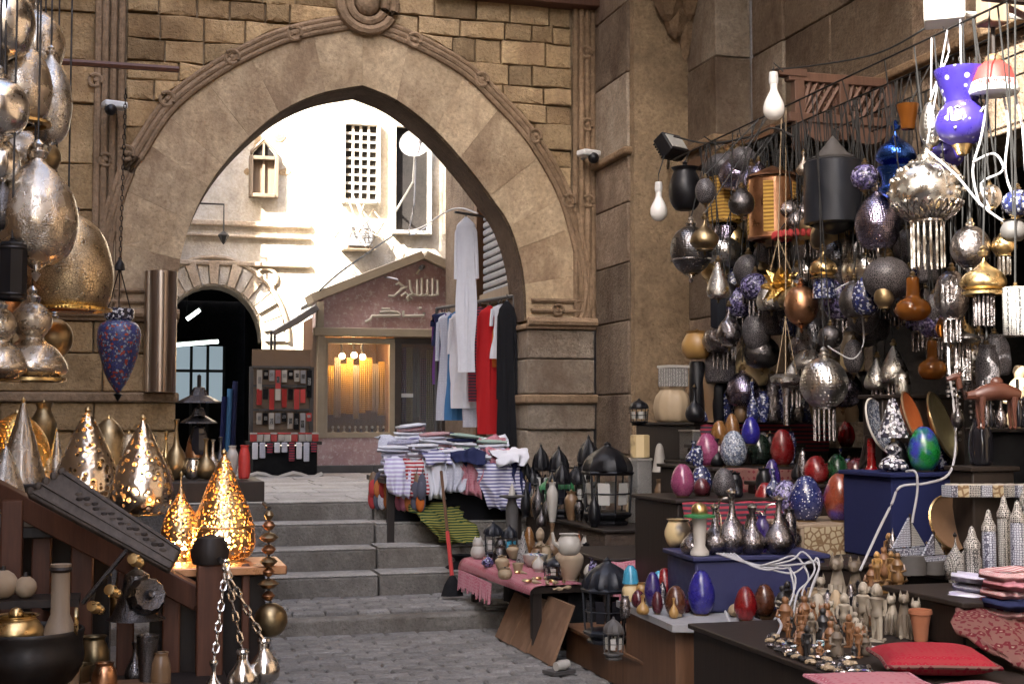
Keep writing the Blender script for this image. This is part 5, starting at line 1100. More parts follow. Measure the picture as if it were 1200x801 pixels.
# rug table
t = thing('rug_table', 'low dark table edged with a pink fringed rug', 'table', (2.98, 9.4, 0))
MB().box((0, 0, R1-.03), (.92, 1.75, .04)).build('table_top', 'wood_dark', t)
for sx in (-.4, .4):
    for sy in (-.8, .8): MB().box((sx, sy, R1/2-.02), (.06, .06, R1-.04)).build('leg', 'wood_dark', t)
MB().box((.12, 0, R1/2-.03), (.6, 1.6, R1-.08)).build('inner_box', 'black_soft', t)
rg = drape('pink_rug', 'worn pink fringed rug laid over the low table edge', [((2.82, 10.30, R1+.002), (2.86, 8.5, R1+.002)), ((2.56, 10.31, R1+.005), (2.58, 8.48, R1+.005)), ((2.49, 10.31, R1-.02), (2.51, 8.47, R1-.02)), ((2.47, 10.32, R1-.08), (2.50, 8.47, R1-.05))], 'rug_pink', 'rug', 22, .0)
m = MB()
for i in range(40):
    y = 9.35+.95*i/39; m.tube([(2.475, y, R1-.075), (2.465, y+random.uniform(-.02, .02), R1-.19-random.uniform(0, .05))], .006, 4)
m.build('fringe', 'cloth_pink', rg)
for i, (a, b, dx) in enumerate(((0, .30, 0), (.30, .60, .012), (.58, 1.0, .03))):
    p0 = atz(580, 745, .01).lerp(atz(640, 780, .01), a); p1 = atz(580, 745, .01).lerp(atz(640, 780, .01), b)
    o = MB(); hgt = (.30, .33, .36)[i]; u = Vector((.14, 0, hgt)); q = [p0, p1, p1+u, p0+u]; q = [v+Vector((dx, 0, 0)) for v in q]
    o.add(q+[v+Vector((.02, 0, 0)) for v in q], [(0, 1, 2, 3), (7, 6, 5, 4), (0, 4, 5, 1), (1, 5, 6, 2), (2, 6, 7, 3), (3, 7, 4, 0)])
    tag(o.build('cardboard_sheet', 'cardboard', None, smooth=False), ('torn narrow cardboard sheet leaning at the stairs end of the rug table', 'middle brown cardboard sheet leaning under the rug table', 'widest cardboard sheet leaning under the rug table')[i], 'cardboard')
# bench by the pier, low step and tables
crate('stone_bench', 'low dark stone bench against the pier carrying the black lanterns', 'bench', 3.36, 4.32, 9.45, 11.5, .0, R2, 'dark_stone', 'wood_dark')
crate('low_block', 'low brown wooden platform along the paved street', 'platform', 2.72, 3.3, 6.6, 8.4, 0, .22, 'wood_brown', 'wood_brown')
A, B, Cc = atz(722, 703, R3), atz(788, 732, R3), atz(912, 733, R3); D = A+(Cc-B)
ctr = (A+B+Cc+D)/4; t = thing('low_display_table', 'low wooden display table with a white edged top carrying painted eggs', 'table', (ctr.x, ctr.y, 0))
q = [v-ctr for v in (A, B, Cc, D)]; MB().add([(v.x, v.y, R3) for v in q]+[(v.x, v.y, R3-.035) for v in q], [(0, 1, 2, 3), (7, 6, 5, 4), (0, 4, 5, 1), (1, 5, 6, 2), (2, 6, 7, 3), (3, 7, 4, 0)]).build('table_top', 'grey_paint', t)
MB().add([(v.x*.86, v.y*.86, R3-.036) for v in q]+[(v.x*.86, v.y*.86, 0) for v in q], [(0, 1, 2, 3), (7, 6, 5, 4), (0, 4, 5, 1), (1, 5, 6, 2), (2, 6, 7, 3), (3, 7, 4, 0)]).build('cabinet', 'wood_brown', t)
c = q[1].lerp(q[2], .3)*.87; MB().ball((c.x, c.y, R3-.22), .03, 8).build('ornament', 'silver_engraved', t)
t = crate('foreground_table', 'broad low table in front piled with figurines and pillows', 'table', 2.62, 4.75, 3.9, 6.12, 0, R4, 'wood_dark', 'wood_dark')
crate('figurine_riser', 'dark step behind the figurines holding model boats and plates', 'riser', 3.9, 5.1, 5.95, 7.0, 0, .76, 'black_soft', 'wood_dark')
# blue covered box
bx = crate('blue_box', 'box covered in blue plastic cloth carrying silver ewers', 'box', 2.92, 3.66, 6.72, 7.2, R3+.003, .80, 'blue_cloth_plastic', None, 0, R(-4), .015)
t = crate('picture_crate', 'crate fronted with a cream painted picture panel below the dotted egg', 'crate', 3.74, 4.5, 7.18, 8.35, 0, R6, 'wood_brown', 'wood_pale')
MB().box((-.1, -.60, R6-.115), (.52, .02, .20)).build('picture_panel', 'picture_panel', t); MB().box((-.1, -.592, R6-.115), (.56, .02, .235)).build('picture_frame', 'wood_pale', t)
crate('storage_chest', 'tall dark blue trunk with a white cord running down it', 'trunk', 3.98, 4.40, 6.58, 7.1, .763, 1.235, 'cloth_blue', 'cloth_blue')
crate('mid_shelf', 'dark stepped shelf carrying the glossy eggs before the pier', 'shelf', 3.78, 4.75, 8.45, 9.42, 0, R7, 'wood_dark', 'wood_dark')
crate('high_shelf', 'dark high shelf holding pots and flowered jars', 'shelf', 4.1, 5.2, 9.5, 10.75, 0, R8, 'wood_dark', 'wood_dark')
crate('end_cabinet', 'dark cabinet at the street end of the stall under the camel', 'cabinet', 4.42, 5.15, 5.55, 6.5, .763, 1.48, 'black_soft', 'wood_dark')
# rack overhead
HZ = 3.56
rk = thing('hanging_rack', 'iron rods on wooden arms under the ledge that the lamps hang from', 'rack', (0, 0, 0))
RX = (4.1, 4.42, 4.75, 5.05)
for X in RX: MB().tube([(X, 5.6, HZ), (X, 8.2, HZ), (X, 10.2 if X > 4.2 else 9.9, HZ)], .006, 6).build('rod', 'iron', rk)
for Y in (5.7,): MB().box(((4.0+5.28)/2, Y, HZ+.035), (1.28, .05, .05)).build('arm', 'wood_dark', rk)
def rp(lbl, px, y0, y1, w_, d, kind, mat, **k):
    b = P(px, y1, d); X = min(RX, key=lambda q: abs(q-b.x)); return pend(k.pop('name', 'pendant_lamp'), lbl, px, y0, y1, w_, d, kind, mat, max(HZ, P(px, y0, d).z+.12), X, group='lamps hanging in the lamp stall', **k)
rp('small black vase shaped glass lamp below the floodlight', 803, 196, 246, 38, 10.4, 'pot', 'black_metal', cap='black_metal')
rp('dark pierced globe hanging in front of the pier', 810, 264, 322, 50, 10.0, 'globe', 'black_pierced', cap='silver', band=('silver', .3))
rp('gold striped ribbed lantern next to the copper drum', 850, 206, 262, 38, 10.2, 'drum', 'cloth_gold', rib=.05, ribn=12, n=48, band=('brass', .05, .95))
rp('white and brown small lantern tucked behind the copper drum', 881, 215, 258, 22, 9.9, 'drum', 'bone', n=8, band=('copper', .05, .95))
t = rp('large copper drum lantern with speckled gold panels', 906, 208, 282, 60, 9.5, 'drum', 'copper', n=10, band=('copper', .03, .97)); h, r = size(906, 208, 282, 60, 9.5)
for i in range(10):
    if i % 2 == 0: a = (i+.5)*2*math.pi/10; o = MB().box((0, 0, 0), (.008, r*.4, h*.8)).build('gold_panel', 'cloth_gold', t); o.location = (math.cos(a)*r*.955, math.sin(a)*r*.955, h*.5); o.rotation_euler = (0, 0, a)
MB().lathe([(r*1.02, h), (r*.9, h*1.05), (r*.35, h*1.14), (0, h*1.2)], 20).build('lid', 'copper', t)
t = rp('big black drum lantern with domed lid', 977, 188, 264, 68, 8.7, 'drum', 'slate_metal', n=12, cap='black_metal'); h, r = size(977, 188, 264, 68, 8.7)
MB().lathe([(r*.75, h), (r*.78, h*1.04), (r*.5, h*1.12), (r*.4, h*1.18), (r*.15, h*1.32), (0, h*1.4)], 20).build('lid', 'dull_grey', t); MB().lathe([(r*.72, 0), (r*.6, -.05*h), (r*.3, -.12*h), (0, -.15*h)], 20).build('base_cup', 'black_metal', t)
rp('long narrow slate lantern near the pier', 842, 326, 384, 20, 9.9, 'drum', 'slate_metal', n=6, cap='black_metal', band=('grey_paint', .9))
rp('reddish crackled globe beside the star lantern', 939, 334, 382, 40, 8.9, 'globe', 'copper', cap='copper')
t = rp('brass onion topped lamp with a blue beaded drum', 965, 292, 326, 32, 8.7, 'onion', 'brass'); h, r = size(965, 292, 326, 32, 8.7)
MB().lathe([(0, -.13), (r*.8, -.13), (r*.8, 0), (0, .0)], 20).build('beaded_drum', 'mosaic_navy', t); MB().lathe([(r*.82, -.004), (r*1.05, .0), (r*.82, .008)], 20).build('rim', 'brass', t)
rp('dark pierced little ball above the silver pierced globe', 973, 381, 409, 30, 8.5, 'globe', 'gunmetal')
rp('silver pierced globe with beaded fringe in the dark centre of the stall', 966, 418, 480, 56, 8.4, 'globe', 'silver_pierced', tas=12, tl=.20, bead='dark_silver', cap='silver')
rp('violet speckled small globe by the black drum', 1014, 192, 224, 34, 8.2, 'globe', 'mosaic_violet')
rp('pear shaped violet silver pierced lamp under the speckled globe', 1029, 222, 292, 52, 8.1, 'bulge', 'violet_pierced', cap='silver')
rp('black lace ball lamp low in the hanging cluster', 1040, 300, 352, 56, 8.1, 'globe', 'lace_dark')
rp('dark lace ball half behind the brass onion lamp', 1000, 300, 345, 44, 8.9, 'globe', 'lace_dark')
t = rp('bright blue pierced pagoda lamp', 1050, 150, 196, 46, 8.0, 'onion', 'blue_pierced', cap='blue_pierced'); h, r = size(1050, 150, 196, 46, 8.0)
MB().lathe(sprof([(.95, 0), (.75, -.3), (.72, -.6), (.85, -.8), (.5, -1.05), (0, -1.2)], .17, r, 3), 20).build('lower_body', 'blue_pierced', t)
rp('long pale silver beaded pendant above the great silver globe', 1092, 118, 172, 28, 7.25, 'egg', 'silver_pierced', cm='cable_white')
t = rp('great silver globe with lattice base and long fringe', 1087, 186, 262, 88, 7.05, 'globe', 'silver', tas=16, tl=.24, bead='silver', cap='silver', cm='cable_white'); h, r = size(1087, 186, 262, 88, 7.05)
m = MB(); random.seed(3)
for j in range(5):
    ph = R(25+22*j)
    for i in range(18):
        a = 2*math.pi*(i+.5*(j % 2))/18; m.ball((math.sin(ph)*math.cos(a)*r*1.0, math.sin(ph)*math.sin(a)*r*1.0, h/2+math.cos(ph)*h/2), .011, 5)
m.build('studs', 'silver', t)['kind'] = 'stuff'; m = MB()
for i in range(28):
    for s in (-1, 1):
        a = 2*math.pi*i/28; pts = []
        for k_ in range(5):
            ph = R(112+12*k_); aa = a+s*.09*k_; pts.append((math.sin(ph)*math.cos(aa)*r*1.01, math.sin(ph)*math.sin(aa)*r*1.01, h/2+math.cos(ph)*h/2*1.01))
        m.tube(pts, .004, 4)
m.build('lattice_base', 'dark_silver', t)
t = thing('blue_vase_lamp', 'glossy violet blue vase lamp with white Arabic lettering and dots', 'lamp', P(1128, 170, 7.0)); h, r = size(1128, 82, 170, 62, 7.0)
pr = sprof([(.35, 0), (.75, .08), (.98, .24), (.9, .42), (.66, .54), (.62, .58), (.78, .75), (1.0, .98), (.95, .985), (.7, .72), (.5, .58)], h, r, 3); MB().lathe(pr, 24).build('body', 'vase_blue', t)
def on_surf(u, v):   # u: angle about the front, v: height fraction
    rr = max([q[0] for q in pr if abs(q[1]-v*h) < h*.05] or [r]); fa = math.atan2(-P(1128, 120, 7).y, -P(1128, 120, 7).x)+u; return Vector((math.cos(fa)*rr*1.01, math.sin(fa)*rr*1.01, v*h))
m = MB()
for L in ([(.5, .42), (.5, .28)], [(.36, .42), (.36, .28), (.28, .27)], [(.2, .42), (.2, .28)], [(.36, .28), (.2, .27), (.05, .28), (.0, .34), (-.08, .36), (-.12, .30), (-.02, .27)], [(.06, .44), (.16, .46), (.26, .44)]): m.tube([on_surf(-a*1.1, b) for a, b in L], .0055, 5)
m.build('lettering', 'ceramic_white', t); MB().tube([(0, 0, h*.9), (0, 0, HZ-t.location.z+.02)], .005, 5).build('cord', 'cable_white', t); MB().lathe([(0, 0), (.4*r, 0), (.2*r, -.05), (0, -.06)], 12).build('base_tip', 'brass', t)
rp('violet lamp partly hidden below the lettered blue vase', 1106, 168, 196, 46, 7.5, 'pot', 'vase_blue')
rp('amber glass cup lamp above the blue pagoda lamp', 1064, 124, 152, 26, 7.8, 'cup', 'amber_glass', fin=False)
rp('round silver pierced ball beside the fringe', 1138, 264, 316, 46, 6.95, 'globe', 'dark_silver', cap='silver')
rp('darker silver patterned ball hanging lower beside the fringe', 1116, 316, 376, 42, 7.2, 'globe', 'dark_silver', tas=8, tl=.12, bead='dark_silver')
rp('wide brass dome lamp with tall spire and beaded fringe', 1153, 298, 345, 52, 6.7, 'onion', 'brass', tas=14, tl=.16, bead='dark_silver', rim='brass')
rp('small brass onion lamp hanging above the wide brass dome', 1177, 262, 300, 30, 6.9, 'onion', 'brass', tas=8, tl=.1, bead='silver')
t = rp('amber orange glass lamp glimmering under the silver fringe', 1070, 326, 376, 42, 7.7, 'flask', 'amber_glass')
rp('little orange glass drop under the patterned silver ball', 1106, 370, 396, 18, 7.4, 'egg', 'amber_glass')
rp('gold amber glass bell in front of the dark back wall', 1093, 400, 445, 34, 7.9, 'flask', 'amber_glass', cap='brass')
rp('white paper lamp with black crescent pattern at the stall end', 1191, 336, 395, 30, 6.5, 'drum', 'inlay_white', n=16)
rp('silver spiked ball near the white cables', 1160, 216, 246, 26, 6.9, 'globe', 'silver', rib=.12, ribn=8)
rp('dark blue speckled globe at the street end of the rack', 1193, 222, 254, 36, 6.7, 'globe', 'mosaic_navy')
rp('grey tin bowl lamp beneath the dark blue speckled globe', 1188, 258, 282, 30, 6.6, 'pot', 'dull_grey')
rp('smoky lace lamp under the pear shaped one', 1012, 350, 392, 36, 8.6, 'globe', 'lace_dark')
rp('black bead cluster hanging beside the amber lamp', 1094, 344, 384, 24, 7.9, 'egg', 'lace_dark')
rp('dark silver fringed lamp by the bead strands', 1128, 384, 402, 40, 7.3, 'onion', 'gunmetal', tas=12, tl=.2, bead='dark_silver')
rp('tarnished brass pierced lamp behind the copper drum', 930, 230, 268, 30, 9.9, 'onion', 'brass_old')
rp('small dark ewer lamp high between copper and black drums', 942, 178, 205, 18, 9.2, 'jug', 'brass_grey')
rp('dark smoke glass lantern behind the brass onion lamp', 880, 275, 330, 46, 10.3, 'jar', 'smoke_glass', cap='black_metal')
rp('dark green glass lantern low by the pier', 872, 340, 380, 26, 10.2, 'drum', 'egg_dark', n=6)
# star lantern on three chains
b = P(915, 360, 9.2); s_ = 9.2/FPX; t = thing('star_lantern', 'gold pierced star shaped lantern hanging on three cords', 'lantern', b); m = MB(); cz = 25*s_
def spike(m, dr, L, w_):
    dr = Vector(dr).normalized(); a = dr.cross(Vector((.3, .5, .8))).normalized(); c_ = dr.cross(a); bs = [Vector((0, 0, cz))+dr*8*s_+(a*math.cos(q)+c_*math.sin(q))*w_ for q in (0, 1.57, 3.14, 4.71)]; m.add(bs+[Vector((0, 0, cz))+dr*L], [(0, 1, 4), (1, 2, 4), (2, 3, 4), (3, 0, 4), (3, 2, 1, 0)])
for x in (-1, 0, 1):
    for y in (-1, 0, 1):
        for z in (-1, 0, 1):
            if (x, y, z) != (0, 0, 0): spike(m, (x, y, z), 26*s_, 9*s_)
m.build('star', 'gold_pierced', t, smooth=False); tp_ = P(912, 280, 9.2)-b; m = MB()
for a in (0, 2.1, 4.2): m.tube([(math.cos(a)*14*s_, math.sin(a)*14*s_, 44*s_), tp_], .004, 4)
m.tube([tp_, (0.02, 0, HZ-b.z)], .004, 4); m.build('cords', 'bone', t)
# small disc lamp on cords
b = P(922, 498, 8.9); s_ = 8.9/FPX; t = thing('disc_lamp', 'small silver ring lamp with glass tube hung on three cords', 'lamp', b)
MB().lathe([(10*s_, 46*s_), (18*s_, 50*s_), (19*s_, 56*s_), (12*s_, 60*s_), (0, 60*s_)], 18).build('ring', 'silver_engraved', t); MB().lathe([(0, 0), (4*s_, 0), (5*s_, 44*s_), (0, 46*s_)], 10).build('glass_tube', 'dark_silver', t); m = MB()
for a in (0, 2.1, 4.2): m.tube([(math.cos(a)*14*s_, math.sin(a)*14*s_, 58*s_), (0, 0, 126*s_)], .003, 4)
m.tube([(0, 0, 126*s_), (.02, 0, HZ-b.z)], .004, 4); m.build('cords', 'bone', t)
b = P(935, 276, 9.3); t = thing('red_bead_ring', 'red beaded ring hanging below the copper drum', 'ornament', b); m = MB()
for i in range(24): a = i*math.pi/12; m.ball((math.cos(a)*.16, math.sin(a)*.16, 0), .022, 6, (1, 1, 1.3))
m.build('beads', 'slipper_red', t); m = MB(); m.tube([(-.16, 0, 0), (0, 0, .2), (.16, 0, 0)], .004, 4); m.tube([(0, 0, .2), (0, 0, HZ-b.z)], .004, 4); m.build('cords', 'cable_black', t)
# bead strands
for i in range(9):
    px = 1110+i*6.5; b = P(px, 395+(i % 3)*6, 7.6); L = .35+.1*(i % 3); t = thing('bead_strand', 'strand of dark and silver beads hanging at the dark back of the stall', 'beads', b, 0, 'bead strands'); m = MB()
    for j in range(14): m.ball((0, 0, -L*j/14), .010 if j % 3 else .015, 5)
    m.build('beads', 'dark_silver', t); MB().tube([(0, 0, 0), (0, 0, HZ-b.z)], .002, 4).build('thread', 'cable_black', t)
# bare bulbs, floodlights, sockets
def bulb(lbl, px, yb, yt, w_, d, att, cm='cable_black'):
    h, r = size(px, yt, yb, w_, d); b = P(px, yb, d); t = thing('light_bulb', lbl, 'bulb', b); body('bulb', h*.78, r).build('glass', 'bulb_glass', t); MB().lathe([(0, h*.76), (r*.42, h*.76), (r*.46, h*.85), (r*.4, h), (0, h)], 12).build('socket', 'white_plastic', t)
    MB().tube([(0, 0, h*.99), (0, 0, h*1.2), Vector(att)-b], .005, 5).build('wire', cm, t)
bulb('white frosted bulb hanging below the floodlight on the pier', 772, 259, 213, 20, 10.9, P(780, 178, 11.2))
bulb('large white bulb hanging from the wooden lattice bracket', 907, 141, 84, 25, 8.55, P(918, 84, 8.55))
def flood(lbl, px, py, d, w_, anchor, rz=0, rx=-.5, m1='black_metal', m2='frosted'):
    b = P(px, py, d); s_ = w_*d/FPX; t = thing('floodlight', lbl, 'floodlight', b); rot = Matrix.Rotation(rz, 3, 'Z') @ Matrix.Rotation(rx, 3, 'X')
    MB().box((0, 0, 0), (s_, s_*.5, s_*.8), m=rot).build('housing', m1, t, bevel=.01); MB().box(rot @ Vector((0, -s_*.26, 0)), (s_*.8, .01, s_*.55), m=rot).build('lens', m2, t)
    m = MB(); [m.box(rot @ Vector((0, s_*.28, s_*(-.3+.12*i))), (s_*.9, s_*.1, .012), m=rot) for i in range(6)]; m.build('cooling_fins', m1, t); MB().tube([(0, s_*.2, 0), Vector(anchor)-b], .014, 6).build('arm', m1, t)
flood('dark floodlight tilted down on the pier', 787, 172, 11.25, 34, (4.75, 11.6, P(787, 172, 11.25).z+.05), .5, -.6)
flood('white floodlight with cooling fins at the sunlit top of the wall', 1107, 12, 7.35, 46, (5.3, P(1107, 12, 7.35).y+.1, P(1107, 12, 7.35).z+.05), -.6, -.3, 'white_plastic', 'grey_paint')
def cctv(lbl, px, py, Y, s=1):
    p = aty(px, py, Y-.22); t = thing('security_camera', lbl, 'camera', p); MB().box((0, 0, .05), (.20, .14, .06), rz=.3).build('hood', 'white_plastic', t, bevel=.015); MB().ball((.03*s, -.05, 0), .055, 10).build('eye', 'black_metal', t); MB().tube([(0, .02, .05), (0, .24, .03)], .02, 6).build('arm', 'grey_paint', t)
cctv('white security camera on the carved frame next to the pier', 690, 186, GY); cctv('grey security camera on the left frame moulding', 134, 130, GY, -1)
b = P(1165, 110, 6.9); t = thing('lamp_hub', 'red and white painted lamp hub with lettering and dangling white cables', 'lamp', b); MB().lathe([(0, 0), (.12, 0), (.125, .015), (.11, .06)], 20).build('white_rim', 'white_plastic', t); MB().lathe([(.109, .06), (.085, .13), (.05, .16), (0, .165)], 20).build('red_top', 'red_paint', t); MB().ball((0, 0, .17), .045, 10, (1, 1, .8)).build('knob', 'brown_glaze', t)
m = MB(); fa = math.atan2(-b.y, -b.x)
for i in range(7):
    a = fa-.9+.3*i; rr = .121
    for L in ([(0, .02), (0, .05)], [(0, .05), (.1, .05), (.1, .035)], [(.1, .02), (.16, .02)])[:2+i % 2]: m.tube([(math.cos(a+q)*rr, math.sin(a+q)*rr, z) for q, z in L], .004, 4)
m.build('red_lettering', 'red_paint', t)
MB().tube([(0, 0, .17), (0, 0, .34)], .012, 6).build('stem', 'wood_dark', t); MB().box((0, .0, .60), (.12, .12, .5)).build('wooden_post', 'wood_pale', t, bevel=.01); MB().box(((5.3-b.x)/2, .0, .80), (5.3-b.x, .10, .1)).build('bracket_arm', 'wood_pale', t, bevel=.01)
beam((b.x+.05, b.y, b.z+.5), (5.26, b.y, b.z+.12), .07, .07, 'wood_pale', None, 'timber_strut'); tag(bpy.data.objects[[o.name for o in bpy.data.objects if o.name.startswith('timber_strut')][-1]], 'pale slanted timber strut bracing the lamp hub against the wall', 'strut')
# wooden lattice bracket
LY = 8.55; x0 = aty(922, 90, LY).x; zt_ = aty(922, 84, LY).z; zm = aty(930, 138, LY).z; zb_ = aty(930, 162, LY).z; x1 = 5.22
t = thing('lattice_bracket', 'reddish wooden lattice bracket projecting from the wall over the lamps', 'bracket', ((x0+x1)/2, LY, zt_)); W_ = (x1-x0); hh = zt_
for i, u in enumerate((-.5+.10, .02, .5-.03)): MB().box((u*W_, 0, (zb_+hh)/2-hh-.02*(i == 0)), (.075, .07, hh-zb_)).build('post', 'wood_lattice', t, bevel=.006)
for z in (hh-.035, zm): MB().box((0, 0, z-hh), (W_, .072, .065)).build('rail', 'wood_lattice', t, bevel=.006)
for u0, u1 in ((-.36, 0), (.04, .46)):
    for i in range(6):
        for s in (-1, 1):
            c0 = u0+(u1-u0)*i/5; du = .17; a = Vector(((c0)*W_, .01*s, hh-.06-hh)); bb = Vector(((c0+s*du)*W_, .01*s, zm+.03-hh)); bb.x = max(u0*W_, min(u1*W_, bb.x)); MB().tube([a, bb], .016, 4).build('lattice_slat', 'wood_lattice', t)
    m = MB(); cx = (u0+u1)/2*W_; rr = (u1-u0)*W_/2*.9; q = [(cx-rr, zm-.03-hh), (cx+rr, zm-.03-hh)]+[(cx+rr*math.cos(a), zm-.06-hh-.10*math.sin(a)) for a in [j*math.pi/8 for j in range(9)]]; m.prism(q, -.015, .015); m.build('scallop_panel', 'wood_lattice', t, smooth=False)
MB().ball((-.40*W_, 0, zb_-hh-.05), .05, 10).build('pendant', 'wood_lattice', t); MB().box((-.47*W_, 0, -.01), (.22, .09, .05)).build('end_arm', 'wood_lattice', t)
# ------------------------------------------------------------------ glossy eggs
def egg(lbl, px, yb, yt, w_, z, mat, n=None): return stand('ornamental_egg', lbl, px, yb, yt, w_, z, 'egg', mat, 'egg', 'ornamental eggs', extra=ex_foot('brass_old'))
for a in (('pink crackled egg on the stepped shelf', 829, 546, 507, 30, R7, 'egg_pink'), ('grey mosaic egg next to the pink crackled one', 860, 548, 505, 32, R7, 'mosaic_grey'), ('dark green glossy egg behind the grey mosaic egg', 890, 545, 508, 30, R7, 'egg_dark'),
          ('bright red egg at the end of the stepped shelf row', 917, 546, 502, 28, R7, 'egg_red'), ('small royal blue egg above the grey mosaic egg', 880, 521, 488, 22, R7+.15, 'egg_blue'), ('small ochre egg behind the grey mosaic egg', 858, 524, 486, 18, R7+.14, 'egg_orange'), ('ochre egg lying low beside the pink crackled egg', 843, 524, 494, 20, R7+.14, 'egg_orange'),
          ('pink egg standing below the crackled row', 800, 582, 543, 28, 1.043, 'egg_pink'), ('dark blue speckled egg by the lower pink one', 822, 580, 545, 26, 1.043, 'mosaic_navy'), ('black patterned egg on the lower step', 848, 582, 548, 26, 1.043, 'lace_dark'), ('deep blue slim egg on the lower step', 905, 580, 538, 20, 1.043, 'egg_violet'),
          ('navy egg covered in white dots on the picture crate', 945, 617, 561, 40, R6, 'egg_dotted'), ('brown egg with violet patch next to the dotted egg', 985, 616, 557, 40, R6, 'egg_swirl'), ('violet speckled egg leaning behind the ewers', 921, 606, 562, 34, R6, 'mosaic_violet'), ('shiny red egg behind the silver ewers', 897, 604, 565, 26, R6, 'egg_red'),
          ('crimson egg behind the dotted one', 957, 577, 540, 30, R6+.2, 'egg_red'), ('dark green egg behind the swirled egg', 981, 574, 536, 26, R6+.2, 'egg_green'), ('maroon egg beside the red lamp glass', 1003, 580, 544, 28, R6+.2, 'egg_maroon'),
          ('half green half blue egg on top of the blue trunk', 1083, 554, 500, 38, 1.235, 'egg_two'),
          ('slim violet egg at the table corner', 765, 711, 670, 20, R3, 'egg_violet'), ('red egg between the violet ones on the low table', 779, 702, 664, 24, R3, 'egg_red'), ('brown egg on the low table edge', 792, 722, 686, 26, R3, 'egg_brown'), ('speckled violet egg behind the royal blue one', 806, 705, 664, 28, R3, 'mosaic_violet'),
          ('large royal blue egg on the low table', 822, 720, 668, 32, R3, 'egg_blue'), ('single red egg near the white cables', 874, 729, 688, 27, R3, 'egg_red'), ('dark brown egg next to the single red one', 896, 722, 684, 26, R3, 'egg_brown'), ('small green glass egg at the back of the low table', 790, 692, 662, 18, R3, 'egg_green'), ('clear bluish egg behind the red one on the low table', 772, 690, 660, 18, R3, 'blue_glass'),
          ('dark violet egg among the cables by the lanterns', 760, 640, 610, 22, .62, 'egg_violet')): egg(*a)
crate('lower_step', 'dark plank step below the stepped egg shelf', 'shelf', 3.2, 4.0, 7.7, 8.42, 0, 1.04, 'wood_dark', 'wood_dark')
crate('egg_riser', 'narrow riser board behind the front eggs on the stepped shelf', 'riser', 3.98, 4.72, 9.0, 9.38, R7+.002, R7+.14, 'wood_dark'); crate('rear_riser', 'narrow riser at the back of the picture crate', 'riser', 3.95, 4.48, 7.75, 8.3, R6+.002, R6+.2, 'wood_dark')
crate('lantern_step', 'small dark step beside the bench under the cables', 'riser', 3.0, 3.7, 8.45, 9.3, 0, .62, 'wood_dark')
# silver ewers on the blue box
for i, (px, yb, yt, w_, k) in enumerate(((838, 652, 596, 34, 'longneck'), (858, 654, 580, 38, 'longneck'), (882, 655, 598, 32, 'jug'), (913, 654, 588, 38, 'longneck'), (812, 650, 612, 30, 'jug'))):
    stand('silver_ewer', ('short engraved ewer', 'tall long necked ewer', 'squat round ewer', 'broad ewer nearest the dotted egg', 'small round ewer under the turban lamp')[i]+' of dark silver on the blue box', px, yb, yt, w_, .804, k, 'dark_silver', 'ewer', 'silver ewers on the blue box', extra=ex_jug('silver'))
b = atz(820, 650, .804); t = thing('turban_lamp', 'small lamp with green brim and gold dome beside the ewers', 'lamp', (b.x, b.y, .804)); MB().lathe([(0, 0), (.05, 0), (.05, .02), (.03, .05), (.04, .2), (0, .2)], 14).build('base', 'ceramic_white', t); MB().lathe([(.03, .2), (.085, .2), (.085, .212), (.03, .22)], 18).build('brim', 'green_paint', t); MB().ball((0, 0, .235), .045, 12).build('dome', 'brass', t)
stand('bone_bowl', 'cream tortoise patterned bowl lamp behind the small ewer', 795, 640, 608, 32, .804, 'pot', 'bone_tiger', 'bowl')
# pots and jars on the high shelf
def hs(nm, lbl, px, yb, yt, w_, kd, mt, cat='jar', z=R8, **k): return stand(nm, lbl, px, yb, yt, w_, z, kd, mt, cat, **k)
def std(nm, lbl, px, yb, yt, w_, d, kd, mt, cat='jar', z=None, ex=None, **k):
    p = P(px, yb, d); z = p.z if z is None else z; h = (P(px, yt, d)-P(px, yb, d)).length; t = thing(nm, lbl, cat, (p.x, p.y, z), random.uniform(0, 6), k.pop('group', None)); body(kd, h, w_*d/FPX/2, **k).build('body', mt, t)
    if ex: ex(t, h, w_*d/FPX/2)
    return t
std('drum_lamp', 'pale ribbed bone drum lamp on the high shelf', 788, 490, 449, 42, 10.1, 'jar', 'bone', 'lamp', R8+.003, rib=.04, ribn=10, n=40)
b = P(789, 449, 10.1); t = thing('inlaid_box', 'little black and white inlaid box on top of the bone drum', 'box', (b.x, b.y, R8+.003+(P(788, 449, 10.1)-P(788, 490, 10.1)).length)); MB().box((0, 0, .07), (.16, .16, .14), rz=.3).build('box_body', 'inlay_black', t, bevel=.006); MB().box((0, 0, .15), (.17, .17, .02), rz=.3).build('lid', 'ceramic_white', t)
std('tall_vase', 'tall plain brown vase on the high shelf', 832, 492, 425, 34, 10.25, 'vase', 'brown_glaze', 'vase', R8+.003)
std('gold_bowl_lamp', 'amber bowl lamp with white lid perched over the tall brown vase', 817, 420, 388, 36, 10.2, 'pot', 'amber_drum', 'lamp', ex=ex_knob('brass')); bpy.data.objects[-1] if False else None
for i, (px, yb, yt, l_) in enumerate(((860, 492, 459, 'lower flowered jar beside the brown vase'), (887, 492, 459, 'lower flowered jar at the outer end'), (860, 458, 425, 'upper flowered jar stacked beside the brown vase'), (887, 458, 418, 'upper flowered jar stacked at the outer end'))):
    std('flowered_jar', 'white '+l_+' with red blossoms', px, yb, yt, 26, 10.35, 'jar', 'jar_floral', 'jar', R8+.003+(0 if i < 2 else .2135), ex=ex_knob('red_paint'), group='flowered jars')
t = std('pedestal', 'black pedestal under the amber bowl lamp', 817, 492, 421, 18, 10.2, 'drum', 'black_metal', 'stand', R8+.003); 
